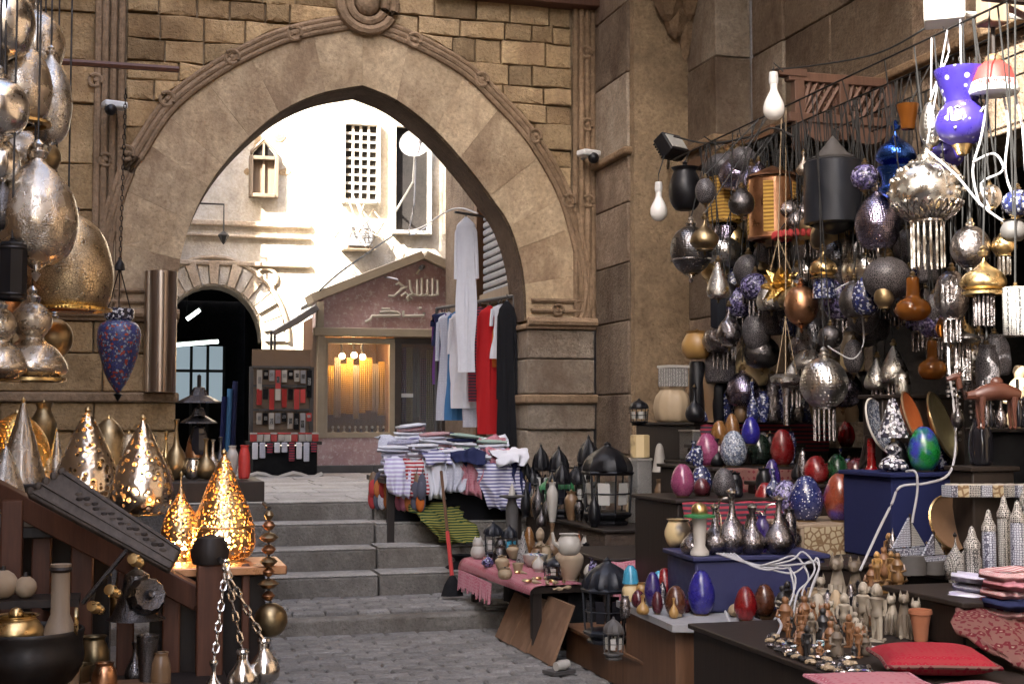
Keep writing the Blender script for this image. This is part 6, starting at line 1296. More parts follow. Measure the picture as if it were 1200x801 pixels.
# column of inlaid boxes and lamps beside the big lantern
def box_t(nm, lbl, px, yb, w_, h_, d, mt, lid='ceramic_white', z=None, cat='box', rz=.25):
    p = P(px, yb, d); s_ = d/FPX; z = p.z if z is None else z; t = thing(nm, lbl, cat, (p.x, p.y, z), rz); MB().box((0, 0, h_*s_*.47), (w_*s_, w_*s_, h_*s_*.94)).build('box_body', mt, t, bevel=.005); MB().box((0, 0, h_*s_*.97), (w_*s_*1.08, w_*s_*1.08, h_*s_*.06)).build('lid', lid, t, bevel=.003); return t, z+h_*s_
cz_ = R2+.004
t, cz_ = box_t('inlaid_box', 'tall mother of pearl box of the column next to the big black lantern, lower', 750, 600, 20, 32, 10.6, 'inlay_black', z=cz_); t, cz_ = box_t('inlaid_box', 'tall black inlaid box of the column next to the big black lantern, upper', 750, 570, 20, 43, 10.6, 'inlay_black', z=cz_+.002)
std('shell_lamp', 'tortoise shell drum lamp on top of the inlaid box column', 750, 526, 499, 24, 10.6, 'drum', 'bone_tiger', 'lamp', cz_+.002, n=8); lantern('small_lantern', 'small black lantern topping the inlaid box column', 749, 498, 466, 22, None, 6, 'black_metal', 'frosted', 10.6)
std('white_lamp', 'white tapered lamp shade beside the inlaid column', 773, 552, 519, 18, 10.5, 'bell', 'ceramic_white', 'lamp', 1.12); std('shade_holder', 'dark slim stand under the white tapered shade', 773, 604, 552, 12, 10.5, 'vase', 'brown_glaze', 'stand', R2+.003)
t, q = box_t('inlaid_box', 'square black and silver inlaid box under the bone drum', 796, 536, 27, 36, 9.9, 'inlay_black', z=1.222); crate('inlaid_box_stand', 'dark stand that carries the square inlaid box', 'stand', 3.95, 4.25, 9.42, 9.48+.22, 0, 1.22, 'wood_dark')
bpy.data.objects[t.name].location = (4.12, 9.56, 1.222)
# black lanterns on bench
lantern('moorish_lantern', 'big black domed lantern with white star panes on the bench', 712, 614, 516, 58, R2+.003, 6)
for a in (('slim black lantern with spire at the jamb end of the bench', 634, 588, 512, 20), ('black twin window lantern beside the slim spire one', 655, 590, 516, 24), ('small green glazed lantern in front of the slim ones', 662, 604, 556, 22), ('dark lantern with little arches behind the green one', 641, 604, 560, 20), ('plain dark lantern squeezed behind the big one', 676, 600, 545, 20), ('dark square lantern topped with a flat plate behind the big one', 690, 585, 500, 26)):
    lantern('metal_lantern', a[0], a[1], a[2], a[3], a[4], R2+.003, 6, 'green_paint' if 'green' in a[0] else 'black_metal', 'frosted', group='dark lanterns on the bench')
stand('white_ewer', 'white ceramic ewer between the slim lanterns and the big one', 688, 545, 516, 20, R2+.30, 'jug', 'ceramic_white', 'ewer', extra=ex_jug('ceramic_white')); b = atz(688, 545, R2+.30); crate('ewer_stand', 'small dark box under the white ceramic ewer', 'box', b.x-.09, b.x+.09, b.y-.09, b.y+.09, R2+.003, R2+.297, 'wood_dark')
b = atz(600, 648, .30); 
b = P(600, 580, 10.7); t = thing('pedestal_dish', 'grey pedestal dish standing by the jamb under the textiles', 'dish', (b.x, b.y, KZ)); hz = b.z-KZ; MB().lathe([(0, 0), (.08, 0), (.07, .03), (.04, .1), (.05, hz-.1), (.03, hz-.03), (.1, hz-.01), (.1, hz), (0, hz-.005)], 16).build('pedestal', 'dull_grey', t); MB().lathe([(0, 0), (.03, 0), (.02, .05), (0, .1)], 8, (0, 0, hz)).build('finial', 'ceramic_white', t)
# goods on the rug table
def rt_(nm, lbl, px, yb, yt, w_, kd, mt, cat, z=R1+.03, **k): return stand(nm, lbl, px, yb, yt, w_, z, kd, mt, cat, **k)
def owl(lbl, px, yb, yt, w_, z):
    def ex(t, h, r):
        m = MB(); m.ball((0, -.0, h*.98), r*.8, 10); m.build('head', 'ceramic_white', t); m = MB()
        for s in (-1, 1): m.lathe([(r*.25, 0), (0, r*.5)], 6, (s*r*.5, 0, h+r*.5))
        m.build('ears', 'ceramic_white', t)
    stand('owl_figurine', lbl, px, yb, yt, w_, z, 'egg', 'ceramic_white', 'figurine', extra=ex)
owl('white owl figurine at the stairs end of the rug table', 560, 655, 636, 17, R1+.01)
for a in (('dark domed lantern behind the white owl', 578, 650, 608, 22), ('dark lantern with blue panes between the domed one and the cone', 597, 650, 612, 18), ('dark ribbed lantern beside the big beige vase', 650, 686, 655, 26)): lantern('table_lantern', a[0]+' on the rug table', a[1], a[2], a[3], a[4], R1+.01, 6, 'slate_metal', 'blue_glass' if 'blue' in a[0] else 'frosted')
rt_('striped_cone', 'white and black banded cone figurine on the rug table', 613, 660, 622, 16, 'cone', 'inlay_white', 'figurine', R1+.01)
rt_('bead_bowl', 'white dish heaped with turquoise and violet beads', 627, 664, 650, 30, 'bowl', 'ceramic_white', 'bowl', R1+.01, extra=lambda t, h, r: MB().ball((0, 0, h*.8), r*.8, 12, (1, 1, .45)).build('beads', 'beads', t))
t = rt_('beige_vase', 'large beige clay vase at the near end of the rug table', 667, 692, 648, 34, 'vase', 'beige_pot', 'vase', R1+.01)
b = atz(667, 692, R1+.01); hv = (P(667, 692, dep(b))-P(667, 648, dep(b))).length
t = thing('white_teapot', 'white round pot balanced in the mouth of the beige vase', 'pot', (b.x, b.y, R1+.01+hv-.01)); body('pot', .13, .075).build('body', 'ceramic_white', t); MB().tube([(-.06, 0, .05), (-.1, 0, .08), (-.11, 0, .14)], [.018, .013, .01], 6).build('spout', 'ceramic_white', t)
for a in (('round white jar behind the beige vase', 692, 655, 626, 24, 'pot', 'ceramic_white'), ('small white bowl pot near the violet beads', 697, 668, 646, 22, 'pot', 'ceramic_white'), ('violet beaded pot beside the large beige vase', 700, 690, 660, 22, 'pot', 'mosaic_violet'), ('brown turned pot behind the ribbed lantern', 647, 640, 605, 20, 'jug', 'brown_glaze'), ('pinkish clay mug behind the white jar', 684, 640, 614, 18, 'jar', 'terracotta'), ('pale brown gourd pot in the middle of the rug table', 633, 640, 610, 18, 'gourd', 'beige_pot'), ('amber gourd pot near the dark domed lantern', 620, 622, 598, 14, 'egg', 'egg_orange'), ('small pale cup beside the bead dish', 607, 672, 660, 14, 'cup', 'bone'), ('tiny brass saucer on the rug', 590, 668, 660, 16, 'bowl', 'brass')): rt_('small_pot', a[0], a[1], a[2], a[3], a[4], a[5], a[6], 'pot', R1+.01)
for i in range(14):
    b = atz(606+i*4.5+random.uniform(-2, 2), 676+random.uniform(-6, 6)+i*.9, R1+.012); t = thing('trinket', 'tiny cream bone trinket strewn on the pink rug', 'trinket', b, random.uniform(0, 6), 'bone trinkets on rug'); MB().ball((0, 0, .012), .018, 6, (1.4, .7, .7)).build('bead', 'bone' if i % 3 else 'brass', t); MB().tube([(.01, 0, .012), (.04, .01, .008)], .006, 4).build('tail', 'bone', t)
# large domed lantern in front and hanging little lantern
lantern('floor_lantern', 'large dark domed lantern standing on the low platform', 712, 752, 652, 58, .224, 8, 'slate_metal', 'smoke_glass')
lantern('corner_lantern', 'small grey lantern hanging at the corner of the low display table', 719, 772, 722, 24, None, 6, 'dull_grey', 'frosted', 6.6, R3-.03)
b = atz(760, 711, R3); 
stand('blue_glass_lamp', 'small lamp with turquoise glass shade at the corner of the low table', 739, 702, 682, 22, R3, 'jar', 'bone_tiger', 'lamp', extra=lambda t, h, r: MB().lathe([(r*.9, 0), (r*.7, h*.7), (r*.3, h*1.0), (0, h*1.0)], 14, (0, 0, h)).build('shade', 'blue_glass', t))
b = atz(655, 790, 0.0); t = thing('floor_plate', 'dark square tray with two white rolls on the paving', 'tray', (b.x, b.y, .008), .4); MB().box((0, 0, .012), (.16, .12, .02)).build('tray', 'dull_grey', t); 
for i in range(2): MB().tube([(-.05+.05*i, -.03+.03*i, .05), (.02+.05*i, -.03+.03*i, .05)], .027, 10).build('roll', 'ceramic_white', t)
# brass cross stand beside rug table
b = atz(668, 770, 0); t = thing('brass_cross_stand', 'tarnished brass stand with pierced round head beside the rug table', 'stand', (b.x+.1, b.y+.3, 0)); MB().lathe([(0, 0), (.08, 0), (.03, .03), (.018, .08), (.02, .42), (0, .42)], 12).build('pole', 'brass_old', t); m = MB(); m.tube([(math.cos(a)*.06, 0, .49+math.sin(a)*.06) for a in [i*math.pi/6 for i in range(13)]], .014, 6); m.tube([(0, 0, .41), (0, 0, .57)], .012, 5); m.tube([(-.07, 0, .49), (.07, 0, .49)], .012, 5); m.build('pierced_head', 'brass_old', t)
# things around the blue trunk
TZ9 = 1.238
t = stand('mosaic_table_lamp', 'black and white mosaic table lamp with cone shade on the blue trunk', 1047, 556, 520, 34, TZ9, 'gourd', 'mosaic_white', 'lamp'); b = atz(1047, 556, TZ9); s_ = dep(b)/FPX
MB().lathe([(20*s_, 42*s_), (19*s_, 46*s_), (7*s_, 82*s_), (4*s_, 90*s_), (0, 92*s_)], 20).build('shade', 'mosaic_white', t); MB().tube([(0, 0, 30*s_), (0, 0, 45*s_)], .012, 6).build('stem', 'brass_old', t)
def plate(lbl, px, py, w_, h_, d, mt, rim, base=None, tilt=18, rz=0):
    c = P(px, py, d); s_ = d/FPX; r = h_*s_/2; k = w_/h_; t = thing('round_plate', lbl, 'plate', c, rz); o = MB().lathe([(0, 0), (r*.6, 0), (r*.7, .012), (r*.97, .03), (r, .036), (r*.97, .04), (r*.68, .02), (0, .01)], 28).build('plate', mt, t); ang = math.acos(min(1, k)); o.rotation_euler = (R(90-tilt), 0, R(-16)+ang)
    o2 = MB().lathe([(r*.97, .03), (r*1.02, .036), (r*.97, .044)], 28).build('rim', rim, t); o2.rotation_euler = o.rotation_euler
    if base: MB().tube([(0, .08, -r*.3), (0, .16, base-c.z)], .012, 5).build('easel', 'wood_dark', t); MB().tube([(0, .03, -r*.98), (0, .16, base-c.z)], .012, 5).build('easel_foot', 'wood_dark', t)
plate('orange glazed plate leaning behind the mosaic lamp', 1063, 492, 34, 66, 7.75, 'plate_orange', 'brown_glaze', TZ9); plate('pale blue plate behind the mosaic lamp', 1024, 500, 40, 66, 7.9, 'mosaic_grey', 'ceramic_white', TZ9); plate('olive brass plate behind the two coloured egg', 1097, 500, 44, 82, 7.8, 'plate_green', 'brass_old', TZ9)
plate('big brown copper tray leaning below the blue trunk', 1110, 614, 60, 66, 6.9, 'plate_brown', 'brass', .763); plate('olive tray overlapping the big brown one', 1147, 617, 40, 56, 7.15, 'plate_green', 'brown_glaze', .763)
def lampglass(lbl, px, yb, yt, w_, z): stand('red_lamp_glass', lbl, px, yb, yt, w_, z, 'flask', 'red_lamp_glass', 'lamp', 'red glass lamps', extra=lambda t, h, r: MB().lathe([(0, -.001), (.55*r, 0), (.6*r, .04*h), (.3*r, .08*h), (0, .08*h)], 12).build('foot', 'brass_old', t))
lampglass('red bottle shaped lamp glass in front of the blue trunk', 1022, 584, 514, 27, R6+.14); b = atz(1022, 584, R6+.14); crate('lamp_block', 'small dish topped block under the red lamp glass', 'block', b.x-.1, b.x+.1, b.y-.1, b.y+.1, R6+.002, R6+.138, 'bone', 'ceramic_white'); lampglass('red lamp glass standing further back near the silver globe', 992, 524, 472, 20, 1.3); b = atz(992, 524, 1.3); crate('back_stand', 'dark stand behind the eggs for the red lamp glass', 'stand', b.x-.12, b.x+.12, b.y-.12, b.y+.12, 0, 1.298, 'wood_dark')
std('silver_cup', 'small silver lidded cup behind the mosaic lamp shade', 1058, 462, 436, 18, 8.1, 'jar', 'silver_engraved', 'cup'); b = P(1058, 462, 8.1); crate('cup_stand', 'dark back shelf under the small silver cup', 'shelf', b.x-.2, b.x+.35, b.y-.1, b.y+.12, 0, b.z-.002, 'wood_dark')
# ------------------------------------------------------------------ figurines in front
def statue(lbl, px, yb, yt, z, kind, mt, g=None, rz=None):
    y_ = clampy(z, yb); yt += y_-yb; yb = y_; b = atz(px, yb, z); d = dep(b); h = (yb-yt)*d/FPX; t = MB()
    if kind == 'cat':
        t.lathe(sprof([(0, 0), (.9, 0), (1, .12), (.9, .3), (.6, .52), (.42, .68), (.3, .74)], h, h*.2, 2), 10); t.ball((0, -h*.06, h*.82), h*.12, 8, (1, 1.15, .95)); t.ball((0, -h*.16, h*.79), h*.05, 6)
        for s in (-1, 1): t.lathe([(h*.045, 0), (0, h*.14)], 5, (s*h*.07, -h*.03, h*.88)); t.tube([(s*h*.07, -h*.14, h*.5), (s*h*.075, -h*.19, h*.25), (s*h*.075, -h*.2, .0)], [h*.05, h*.045, h*.05], 6); t.ball((s*h*.075, -h*.23, h*.025), h*.045, 5)
        t.tube([(h*.12, h*.12, h*.04), (h*.2, 0, h*.03), (h*.16, -h*.16, h*.03)], [h*.03, h*.03, h*.02], 5)
    elif kind == 'king':
        for s in (-1, 1):
            t.tube([(s*h*.055, -s*h*.04, 0), (s*h*.055, -s*h*.02, h*.22), (s*h*.05, 0, h*.46)], [h*.045, h*.05, h*.065], 6); t.tube([(s*h*.14, 0, h*.72), (s*h*.16, -.01, h*.56), (s*h*.13, -h*.05, h*.44)], [h*.04, h*.035, h*.03], 6)
        t.lathe(sprof([(.7, .40), (.95, .46), (.65, .56), (.85, .66), (1.05, .74), (.5, .78), (.34, .80)], h, h*.13, 2), 10, sy=.65); t.ball((0, -.01, h*.87), h*.07, 8, (.85, .9, 1.1)); t.lathe([(h*.10, h*.80), (h*.11, h*.86), (h*.085, h*.94), (h*.04, h), (0, h)], 8, (0, h*.02, 0)); t.box((0, 0, h*.01), (h*.28, h*.34, h*.03))
    elif kind == 'camel':
        t.tube([(-h*.45, 0, h*.62), (-h*.2, 0, h*.66), (0, 0, h*.7), (h*.25, 0, h*.64), (h*.42, 0, h*.6)], [h*.1, h*.16, h*.18, h*.15, h*.1], 10); t.ball((-.02*h, 0, h*.84), h*.12, 8, (1.1, .8, 1)); t.tube([(h*.4, 0, h*.62), (h*.58, 0, h*.6), (h*.7, 0, h*.74), (h*.74, 0, h*.95)], [h*.1, h*.08, h*.06, h*.055], 8); t.tube([(h*.7, 0, h*.96), (h*.82, 0, h*.95), (h*.95, 0, h*.9)], [h*.06, h*.065, h*.035], 8)
        for s in (-1, 1):
            t.lathe([(h*.02, 0), (0, h*.06)], 5, (h*.7, s*h*.04, h*1.0))
            for x in (-.32, .3): t.tube([(x*h, s*h*.08, h*.58), (x*h+.02*h, s*h*.09, h*.3), (x*h, s*h*.09, h*.03), (x*h+.03*h, s*h*.09, 0)], [h*.07, h*.04, h*.03, h*.045], 6)
    else:
        t.lathe(sprof([(0, 0), (.8, 0), (1, .15), (.7, .45), (.95, .6), (.6, .75), (.35, .8), (.5, .9), (.3, 1), (0, 1)], h, h*.22, 2), 10); [t.tube([(s*h*.2, 0, h*.6), (s*h*.24, -h*.1, h*.42), (s*h*.08, -h*.18, h*.38)], [h*.05, h*.05, h*.04], 6) for s in (-1, 1)]
    o = t.build('figurine', mt, None, loc=(b.x, b.y, z)); o.rotation_euler = (0, 0, (R(-30)+random.uniform(-.5, .5)) if rz is None else rz); return tag(o, lbl, 'figurine', g)
for nm, px, yb, yt in (('tall pale seated cat statuette at the cable end', 962, 700, 652), ('tall seated cat statuette with mottled coat', 982, 712, 640), ('seated cat statuette close behind the kings', 1003, 716, 648), ('slim seated cat beside the boats', 1046, 742, 694), ('second slim seated cat beside the boats', 1060, 746, 692), ('third slim seated cat next to the flower pot', 1074, 748, 700)): statue('grey '+nm, px, yb, yt, R4+.003, 'cat', 'statue_grey', 'grey cat statuettes')
for nm, px, yb, yt in (('striding king statuette in the middle of the figurines', 1012, 744, 682), ('shorter king statuette before the tall cats', 990, 748, 695), ('king statuette leaning among the pale figures', 1028, 750, 684)): statue('mottled grey '+nm, px, yb, yt, R4+.003, 'king', 'statue_grey', 'king statuettes')
for i in range(16):
    px = 936+(i % 8)*13+random.uniform(-4, 4); yb = 730+(i//8)*22+random.uniform(-6, 6); statue(('small dark squat idol', 'small pale squat idol')[i % 2]+' crowded at the front of the figurine table', px, yb, yb-random.uniform(20, 32), R4+.003, 'idol' if i % 3 else 'cat', ('statue_black', 'statue_grey', 'statue_wood')[i % 3] if i % 2 == 0 else 'statue_grey', ('dark', 'pale')[i % 2]+' small idols')
for i in range(14):
    px = 1022+(i % 5)*8+(i//5)*6; yb = 690-(i//5)*22+random.uniform(-5, 5); statue('small gold and brown carved figure in the heap below the trunk', px, min(yb, 684)+10, min(yb, 684)-24, (.634, .756, .756)[i//5], 'king' if i % 2 else 'idol', 'statue_gold' if i % 3 else 'statue_wood', 'gold brown carved figures')
crate('gold_figure_step', 'stepped box under the gold and brown carved figures', 'riser', 3.5, 3.88, 6.14, 6.55, 0, .632, 'wood_dark'); crate('gold_figure_block', 'upper dark block under the gold carved figures', 'riser', 3.55, 3.95, 6.57, 7.0, 0, .754, 'wood_dark')
for i in range(4): statue(('amber gold standing figure with tall crown', 'dark king figure with gold collar', 'amber gold kneeling figure', 'black idol with red and gold front')[i]+' before the brown tray', (1111, 1128, 1114, 1131)[i], (684, 678, 704, 706)[i]-8, (640, 632, 668, 664)[i], .765, ('king', 'king', 'idol', 'idol')[i], ('statue_gold', 'statue_black', 'statue_gold', 'statue_black')[i])
b = P(1168, 500, 6.7); statue('glossy dark red wooden camel standing on the end cabinet', 1168, 503, 440, 1.483, 'camel', 'camel_wood', None, R(170))
statue('pale carved head figure behind the camel at the stall end', 1196, 500, 428, 1.483, 'idol', 'bone')
std('glass_jar', 'smoky glass lidded jar with gold knob behind the camel legs', 1150, 545, 490, 28, 6.9, 'jar', 'smoke_glass', 'jar', ex=ex_knob('brass')); b = P(1150, 545, 6.9); crate('jar_stand', 'dark stand under the smoky glass jar', 'stand', b.x-.12, b.x+.12, b.y-.1, b.y+.1, .763, b.z-.002, 'wood_dark')
# model sailing boats
for i, (px, yb, sc) in enumerate(((1066, 672, 1.0), (1094, 672, .7))):
    b = atz(px, yb, .766); d = dep(b); s_ = d/FPX*sc; t = thing('model_boat', ('larger', 'smaller')[i]+' blue and white model sailing boat on a grey drum', 'model boat', b, .3)
    MB().lathe([(0, 0), (20*s_, 0), (20*s_, 22*s_), (0, 22*s_)], 16).build('drum_base', 'dull_grey', t); MB().prism([(-30*s_, 30*s_), (30*s_, 30*s_), (24*s_, 22*s_), (-24*s_, 22*s_)], -6*s_, 6*s_).build('hull', 'inlay_blue', t); MB().prism([(-28*s_, 32*s_), (0, 66*s_), (1*s_, 32*s_)], -.006, .006).build('sail', 'inlay_blue', t); MB().prism([(3*s_, 32*s_), (3*s_, 60*s_), (26*s_, 32*s_)], -.006, .006).build('sail', 'inlay_white', t); MB().tube([(2*s_, 0, 28*s_), (2*s_, 0, 70*s_)], .006, 5).build('mast', 'wood_dark', t)
# white pyramids on teal cloth, flower pot
b = atz(1092, 722, R4+.07); t = thing('pyramid_set', 'three small white stone pyramids on one base', 'ornament', (b.x, b.y, R4+.075)); 
for i, (dx, r_) in enumerate(((-.07, .06), (.01, .075), (.09, .055))): MB().lathe([(r_, .012), (0, .012+r_*1.15)], 4, (dx, .01*i, 0), ph=.5).build('pyramid', 'ceramic_white', t, smooth=False)
MB().box((.01, 0, .006), (.32, .16, .012)).build('base', 'bone', t)
o = MB().lathe(sprof([(0, 0), (.9, 0), (1, .4), (.9, .9), (.6, 1), (0, 1)], .07, .19, 2), 26, rib=.06, ribn=9).build('teal_cloth', 'teal', None, loc=(b.x, b.y, R4+.003)); tag(o, 'bunched teal cloth under the white pyramids', 'cloth')
o = fold_mesh('cloth_stripe', 5); o = piece('grey_tray_cloth', o, None, (atz(1045, 712, R4).x, atz(1045, 712, R4).y, R4+.04), .2, (.3, .2, .06)); tag(o, 'grey blue folded cloth beside the seated cats', 'cloth')
stand('flower_pot', 'small terracotta flower pot beside the red pillow', 1079, 752, 716, 26, R4+.003, 'cup', 'terracotta', 'pot', extra=lambda t, h, r: MB().lathe([(r*.98, h*.9), (r*1.06, h*.92), (r*1.06, h*1.02), (r*.9, h*1.02)], 16).build('rim', 'terracotta', t))
# inlaid columns, hat shaped boxes at the stall end
for i, (px, yb, yt, w_) in enumerate(((1140, 692, 642, 18), (1160, 690, 622, 16), (1178, 690, 606, 15), (1194, 694, 612, 17), (1205, 690, 590, 16))): stand('inlaid_mill', ('short broad', 'medium', 'slim', 'striped tall', 'tallest')[i]+' black and white inlaid turned column at the stall end', px, yb, yt, w_, .756, 'drum', 'inlay_blue' if i % 2 else 'inlay_white', 'column', 'inlaid columns', n=16, extra=lambda t, h, r: MB().lathe([(r*1.05, 0), (r*1.05, .02), (r*.6, .05), (r*.3, .09), (0, .1)], 12, (0, 0, h)).build('cap', 'inlay_black', t))
crate('column_stand', 'dark box under the inlaid columns and tiered boxes', 'box', 3.42, 4.1, 5.1, 5.7, R4+.002, .754, 'wood_dark')
crate('mill_shelf', 'dark shelf board above the inlaid columns', 'shelf', 4.42, 4.9, 6.52, 6.95, .763, 1.14, 'black_soft')
for i, (px, yb, l_) in enumerate(((1120, 650, 'lighter'), (1138, 646, 'darker'))): stand('pagoda_box', l_+' black and white tiered inlaid box with roof shaped lid before the trays', px, yb+32, yb-22, 26, .756, 'onion', 'inlay_white' if i == 0 else 'inlay_black', 'box', extra=ex_knob('black_metal'))
for i in range(7):
    px = 1118+i*13; p = P(px, 578, 6.75); t = thing('packet', ('blue and white', 'patterned cream', 'dark')[i % 3]+' small packet stacked under the camel shelf', 'packet', (p.x, p.y, 1.142), random.uniform(-.3, .3), 'packets under the camel shelf'); MB().box((0, 0, .03), (.10, .07, .06)).build('packet_body', ('inlay_blue', 'picture_panel', 'inlay_black')[i % 3], t, bevel=.004); MB().box((0, 0, .063), (.07, .05, .006)).build('flap', 'ceramic_white', t)
# pillows, blankets
def pillow(lbl, c, sx, sy, sz, mt, rz, piping, tilt=(0, 0)):
    t = thing('pillow', lbl, 'pillow', c, rz); t.rotation_euler = (tilt[0], tilt[1], rz); vs = []; n = 16; fs = []
    for s in (-1, 1):
        for j in range(n+1):
            for i in range(n+1):
                u = 2*i/n-1; v = 2*j/n-1; k = (1-abs(u)**3)*(1-abs(v)**3); px_ = u*(1-.08*(1-abs(v))*abs(u)); py_ = v*(1-.08*(1-abs(u))*abs(v)); vs.append((px_*sx, py_*sy, sz+s*sz*max(.02, k**.5)))
    M_ = (n+1)**2
    for j in range(n):
        for i in range(n):
            a = j*(n+1)+i; fs.append((a, a+n+1, a+n+2, a+1)); fs.append((M_+a, M_+a+1, M_+a+n+2, M_+a+n+1))
    MB().add(vs, fs).build('cover', mt, t); m = MB(); e = [vs[i] for i in range(n+1)]+[vs[j*(n+1)+n] for j in range(1, n+1)]+[vs[n*(n+1)+i] for i in range(n-1, -1, -1)]+[vs[j*(n+1)] for j in range(n-1, -1, -1)]; m.tube([(x, y, sz) for x, y, z in e], .008, 5); m.build('piping', piping, t)
c = atz(1092, 782, R4+.02); pillow('bright red patterned pillow at the front of the table', (c.x, c.y, R4+.006), .21, .20, .05, 'pillow_red', R(-20), 'cloth_maroon')
c = atz(1022, 806, R4+.01); pillow('flat faded pink pillow in front of the small idols', (c.x, c.y, R4+.004), .20, .16, .025, 'rug_pink', R(-10), 'cloth_pink'); c = atz(1140, 815, R4+.02); pillow('dull rose pillow below the bright red one', (c.x, c.y-.02, R4+.004), .16, .13, .03, 'cloth_pink', R(10), 'cloth_pink')
def P3(px, py, d): p = P(px, py, d); return (p.x, p.y, max(p.z, R4+.03))
drape('maroon_textile', 'maroon woven textile with cream and black motifs over the pillow stack', [(P3(1135, 704, 6.0), P3(1215, 692, 6.05)), (P3(1122, 720, 5.75), P3(1215, 727, 5.7)), (P3(1126, 742, 5.5), P3(1218, 762, 5.4)), (P3(1168, 772, 5.3), P3(1222, 795, 5.2))], 'cloth_maroon', 'textile', 20, .02, .03, .035)
crate('textile_block', 'wooden block under the maroon textile and folded blankets', 'block', 3.75, 4.6, 5.42, 5.9, R4+.002, R4+.14, 'wood_dark')
def pp(px, py, z): q = atz(px, py, z); return q.x, q.y
x_, y_ = pp(1192, 722, R4+.145); pile(x_, y_, R4+.145, ['red striped', 'navy', 'red striped', 'pink', 'red striped'], .24, .22, .04, 'at the street end of the front table', .1)
x_, y_ = pp(1150, 712, R4+.145); pile(x_, y_, R4+.145, ['pale patterned', 'lilac striped', 'white and navy striped', 'lilac striped'], .22, .2, .035, 'beside the inlaid columns', .3, .12)
drape('white_scarf', 'crumpled white and navy striped scarf over the folded cloths beside the inlaid columns', [(P(1122, 690, 6.35), P(1165, 678, 6.4)), (P(1120, 700, 6.2), P(1180, 690, 6.2)), (P(1122, 708, 6.1), P(1185, 704, 6.05)), (P(1126, 716, 6.05), P(1188, 712, 6.0))], 'cloth_stripe', 'scarf', 20, .02, .01, .03)
# ------------------------------------------------------------------ crowded small wares
random.seed(21)
def fill(nm, lbl, n_, x0, x1, ya, yb, h0, h1, w0, w1, z, kinds, mats, cat, grp):
    for i in range(n_):
        px = random.uniform(x0, x1); y = random.uniform(ya, yb); q_ = yrange(z); y = y if q_ is None or q_[0] <= y <= q_[1] else random.uniform(*q_); mi = random.randrange(len(mats)); c, mt = mats[mi]
        stand(nm, c+' '+lbl, px, y, y-random.uniform(h0, h1), random.uniform(w0, w1), z, random.choice(kinds), mt, cat, grp+' '+c, n=14, extra=random.choice((ex_knob('brass_old'), ex_foot('brass_old'), ex_knob('black_metal'))))
fill('small_ware', 'vessel crowded among the bench lanterns', 16, 612, 700, 588, 612, 22, 50, 12, 18, R2+.003, ('jug', 'vase', 'longneck', 'onion'), (('black', 'black_metal'), ('dark bronze', 'gunmetal'), ('brown', 'brown_glaze'), ('bone white', 'ceramic_white')), 'vessel', 'bench vessels')
for i in range(9): lantern('bench_lantern', 'little black lantern crowded on the bench by the jamb', 612+i*9+random.uniform(-3, 3), 585+random.uniform(-4, 22), 585-random.uniform(30, 60), random.uniform(14, 20), R2+.003, 6, 'black_metal', random.choice(('frosted', 'smoke_glass')), group='little black bench lanterns')
fill('small_ware', 'pot crowded on the pink rug table', 20, 565, 700, 640, 682, 12, 26, 11, 18, R1+.01, ('jar', 'pot', 'egg', 'vase', 'onion'), (('dark', 'black_metal'), ('cream', 'ceramic_white'), ('brown', 'brown_glaze'), ('bone', 'bone'), ('violet beaded', 'mosaic_violet'), ('bronze', 'gunmetal')), 'pot', 'rug table pots')
fill('small_ware', 'trinket pot on the small step under the cables', 12, 738, 800, 612, 652, 16, 34, 12, 20, .623, ('jar', 'pot', 'egg', 'vase'), (('rose', 'slipper_pink'), ('dark', 'black_metal'), ('violet', 'egg_violet'), ('bone', 'bone'), ('inlaid', 'inlay_black')), 'pot', 'step pots')
fill('small_ware', 'ware at the shadowed back of the egg shelf', 14, 800, 930, 524, 540, 20, 40, 12, 22, R7+.003, ('jar', 'vase', 'egg', 'jug'), (('black', 'black_metal'), ('maroon', 'egg_maroon'), ('dark speckled', 'mosaic_navy'), ('lace patterned', 'lace_dark')), 'vessel', 'egg shelf wares')
fill('small_ware', 'ware on the shadowed lower egg step', 9, 800, 910, 578, 592, 20, 34, 14, 22, 1.043, ('jar', 'vase', 'egg', 'jug'), (('black', 'black_metal'), ('maroon', 'egg_maroon'), ('dark speckled', 'mosaic_navy'), ('lace patterned', 'lace_dark')), 'vessel', 'lower step wares')
fill('small_ware', 'ware behind the dotted egg on the picture crate', 8, 930, 1030, 592, 604, 24, 44, 14, 24, R6+.003, ('jar', 'vase', 'egg', 'jug'), (('black', 'black_metal'), ('crimson', 'egg_red'), ('dark speckled', 'mosaic_navy'), ('green', 'egg_green')), 'vessel', 'picture crate wares')
fill('small_ware', 'lamp foot at the corner of the low egg table', 9, 730, 800, 694, 706, 14, 28, 10, 16, R3+.003, ('jar', 'vase', 'jug', 'bell'), (('bronze', 'gunmetal'), ('amber', 'amber_drum'), ('tortoise', 'bone_tiger'), ('silver', 'dark_silver')), 'lamp', 'low table lamp feet')
fill('small_ware', 'bottle lined up behind the wooden camel', 10, 1120, 1204, 488, 494, 30, 60, 9, 15, 1.483, ('longneck', 'jug', 'flask'), (('dark glass', 'smoke_glass'), ('silver', 'dark_silver'), ('bronze', 'gunmetal')), 'bottle', 'bottles behind camel')
fill('small_ware', 'vase in the dark beside the flowered jars', 8, 800, 905, 487, 490.2, 26, 55, 12, 20, R8+.002, ('jar', 'vase', 'longneck'), (('brown', 'brown_glaze'), ('dark', 'black_metal'), ('bone', 'bone')), 'vase', 'high shelf vases')
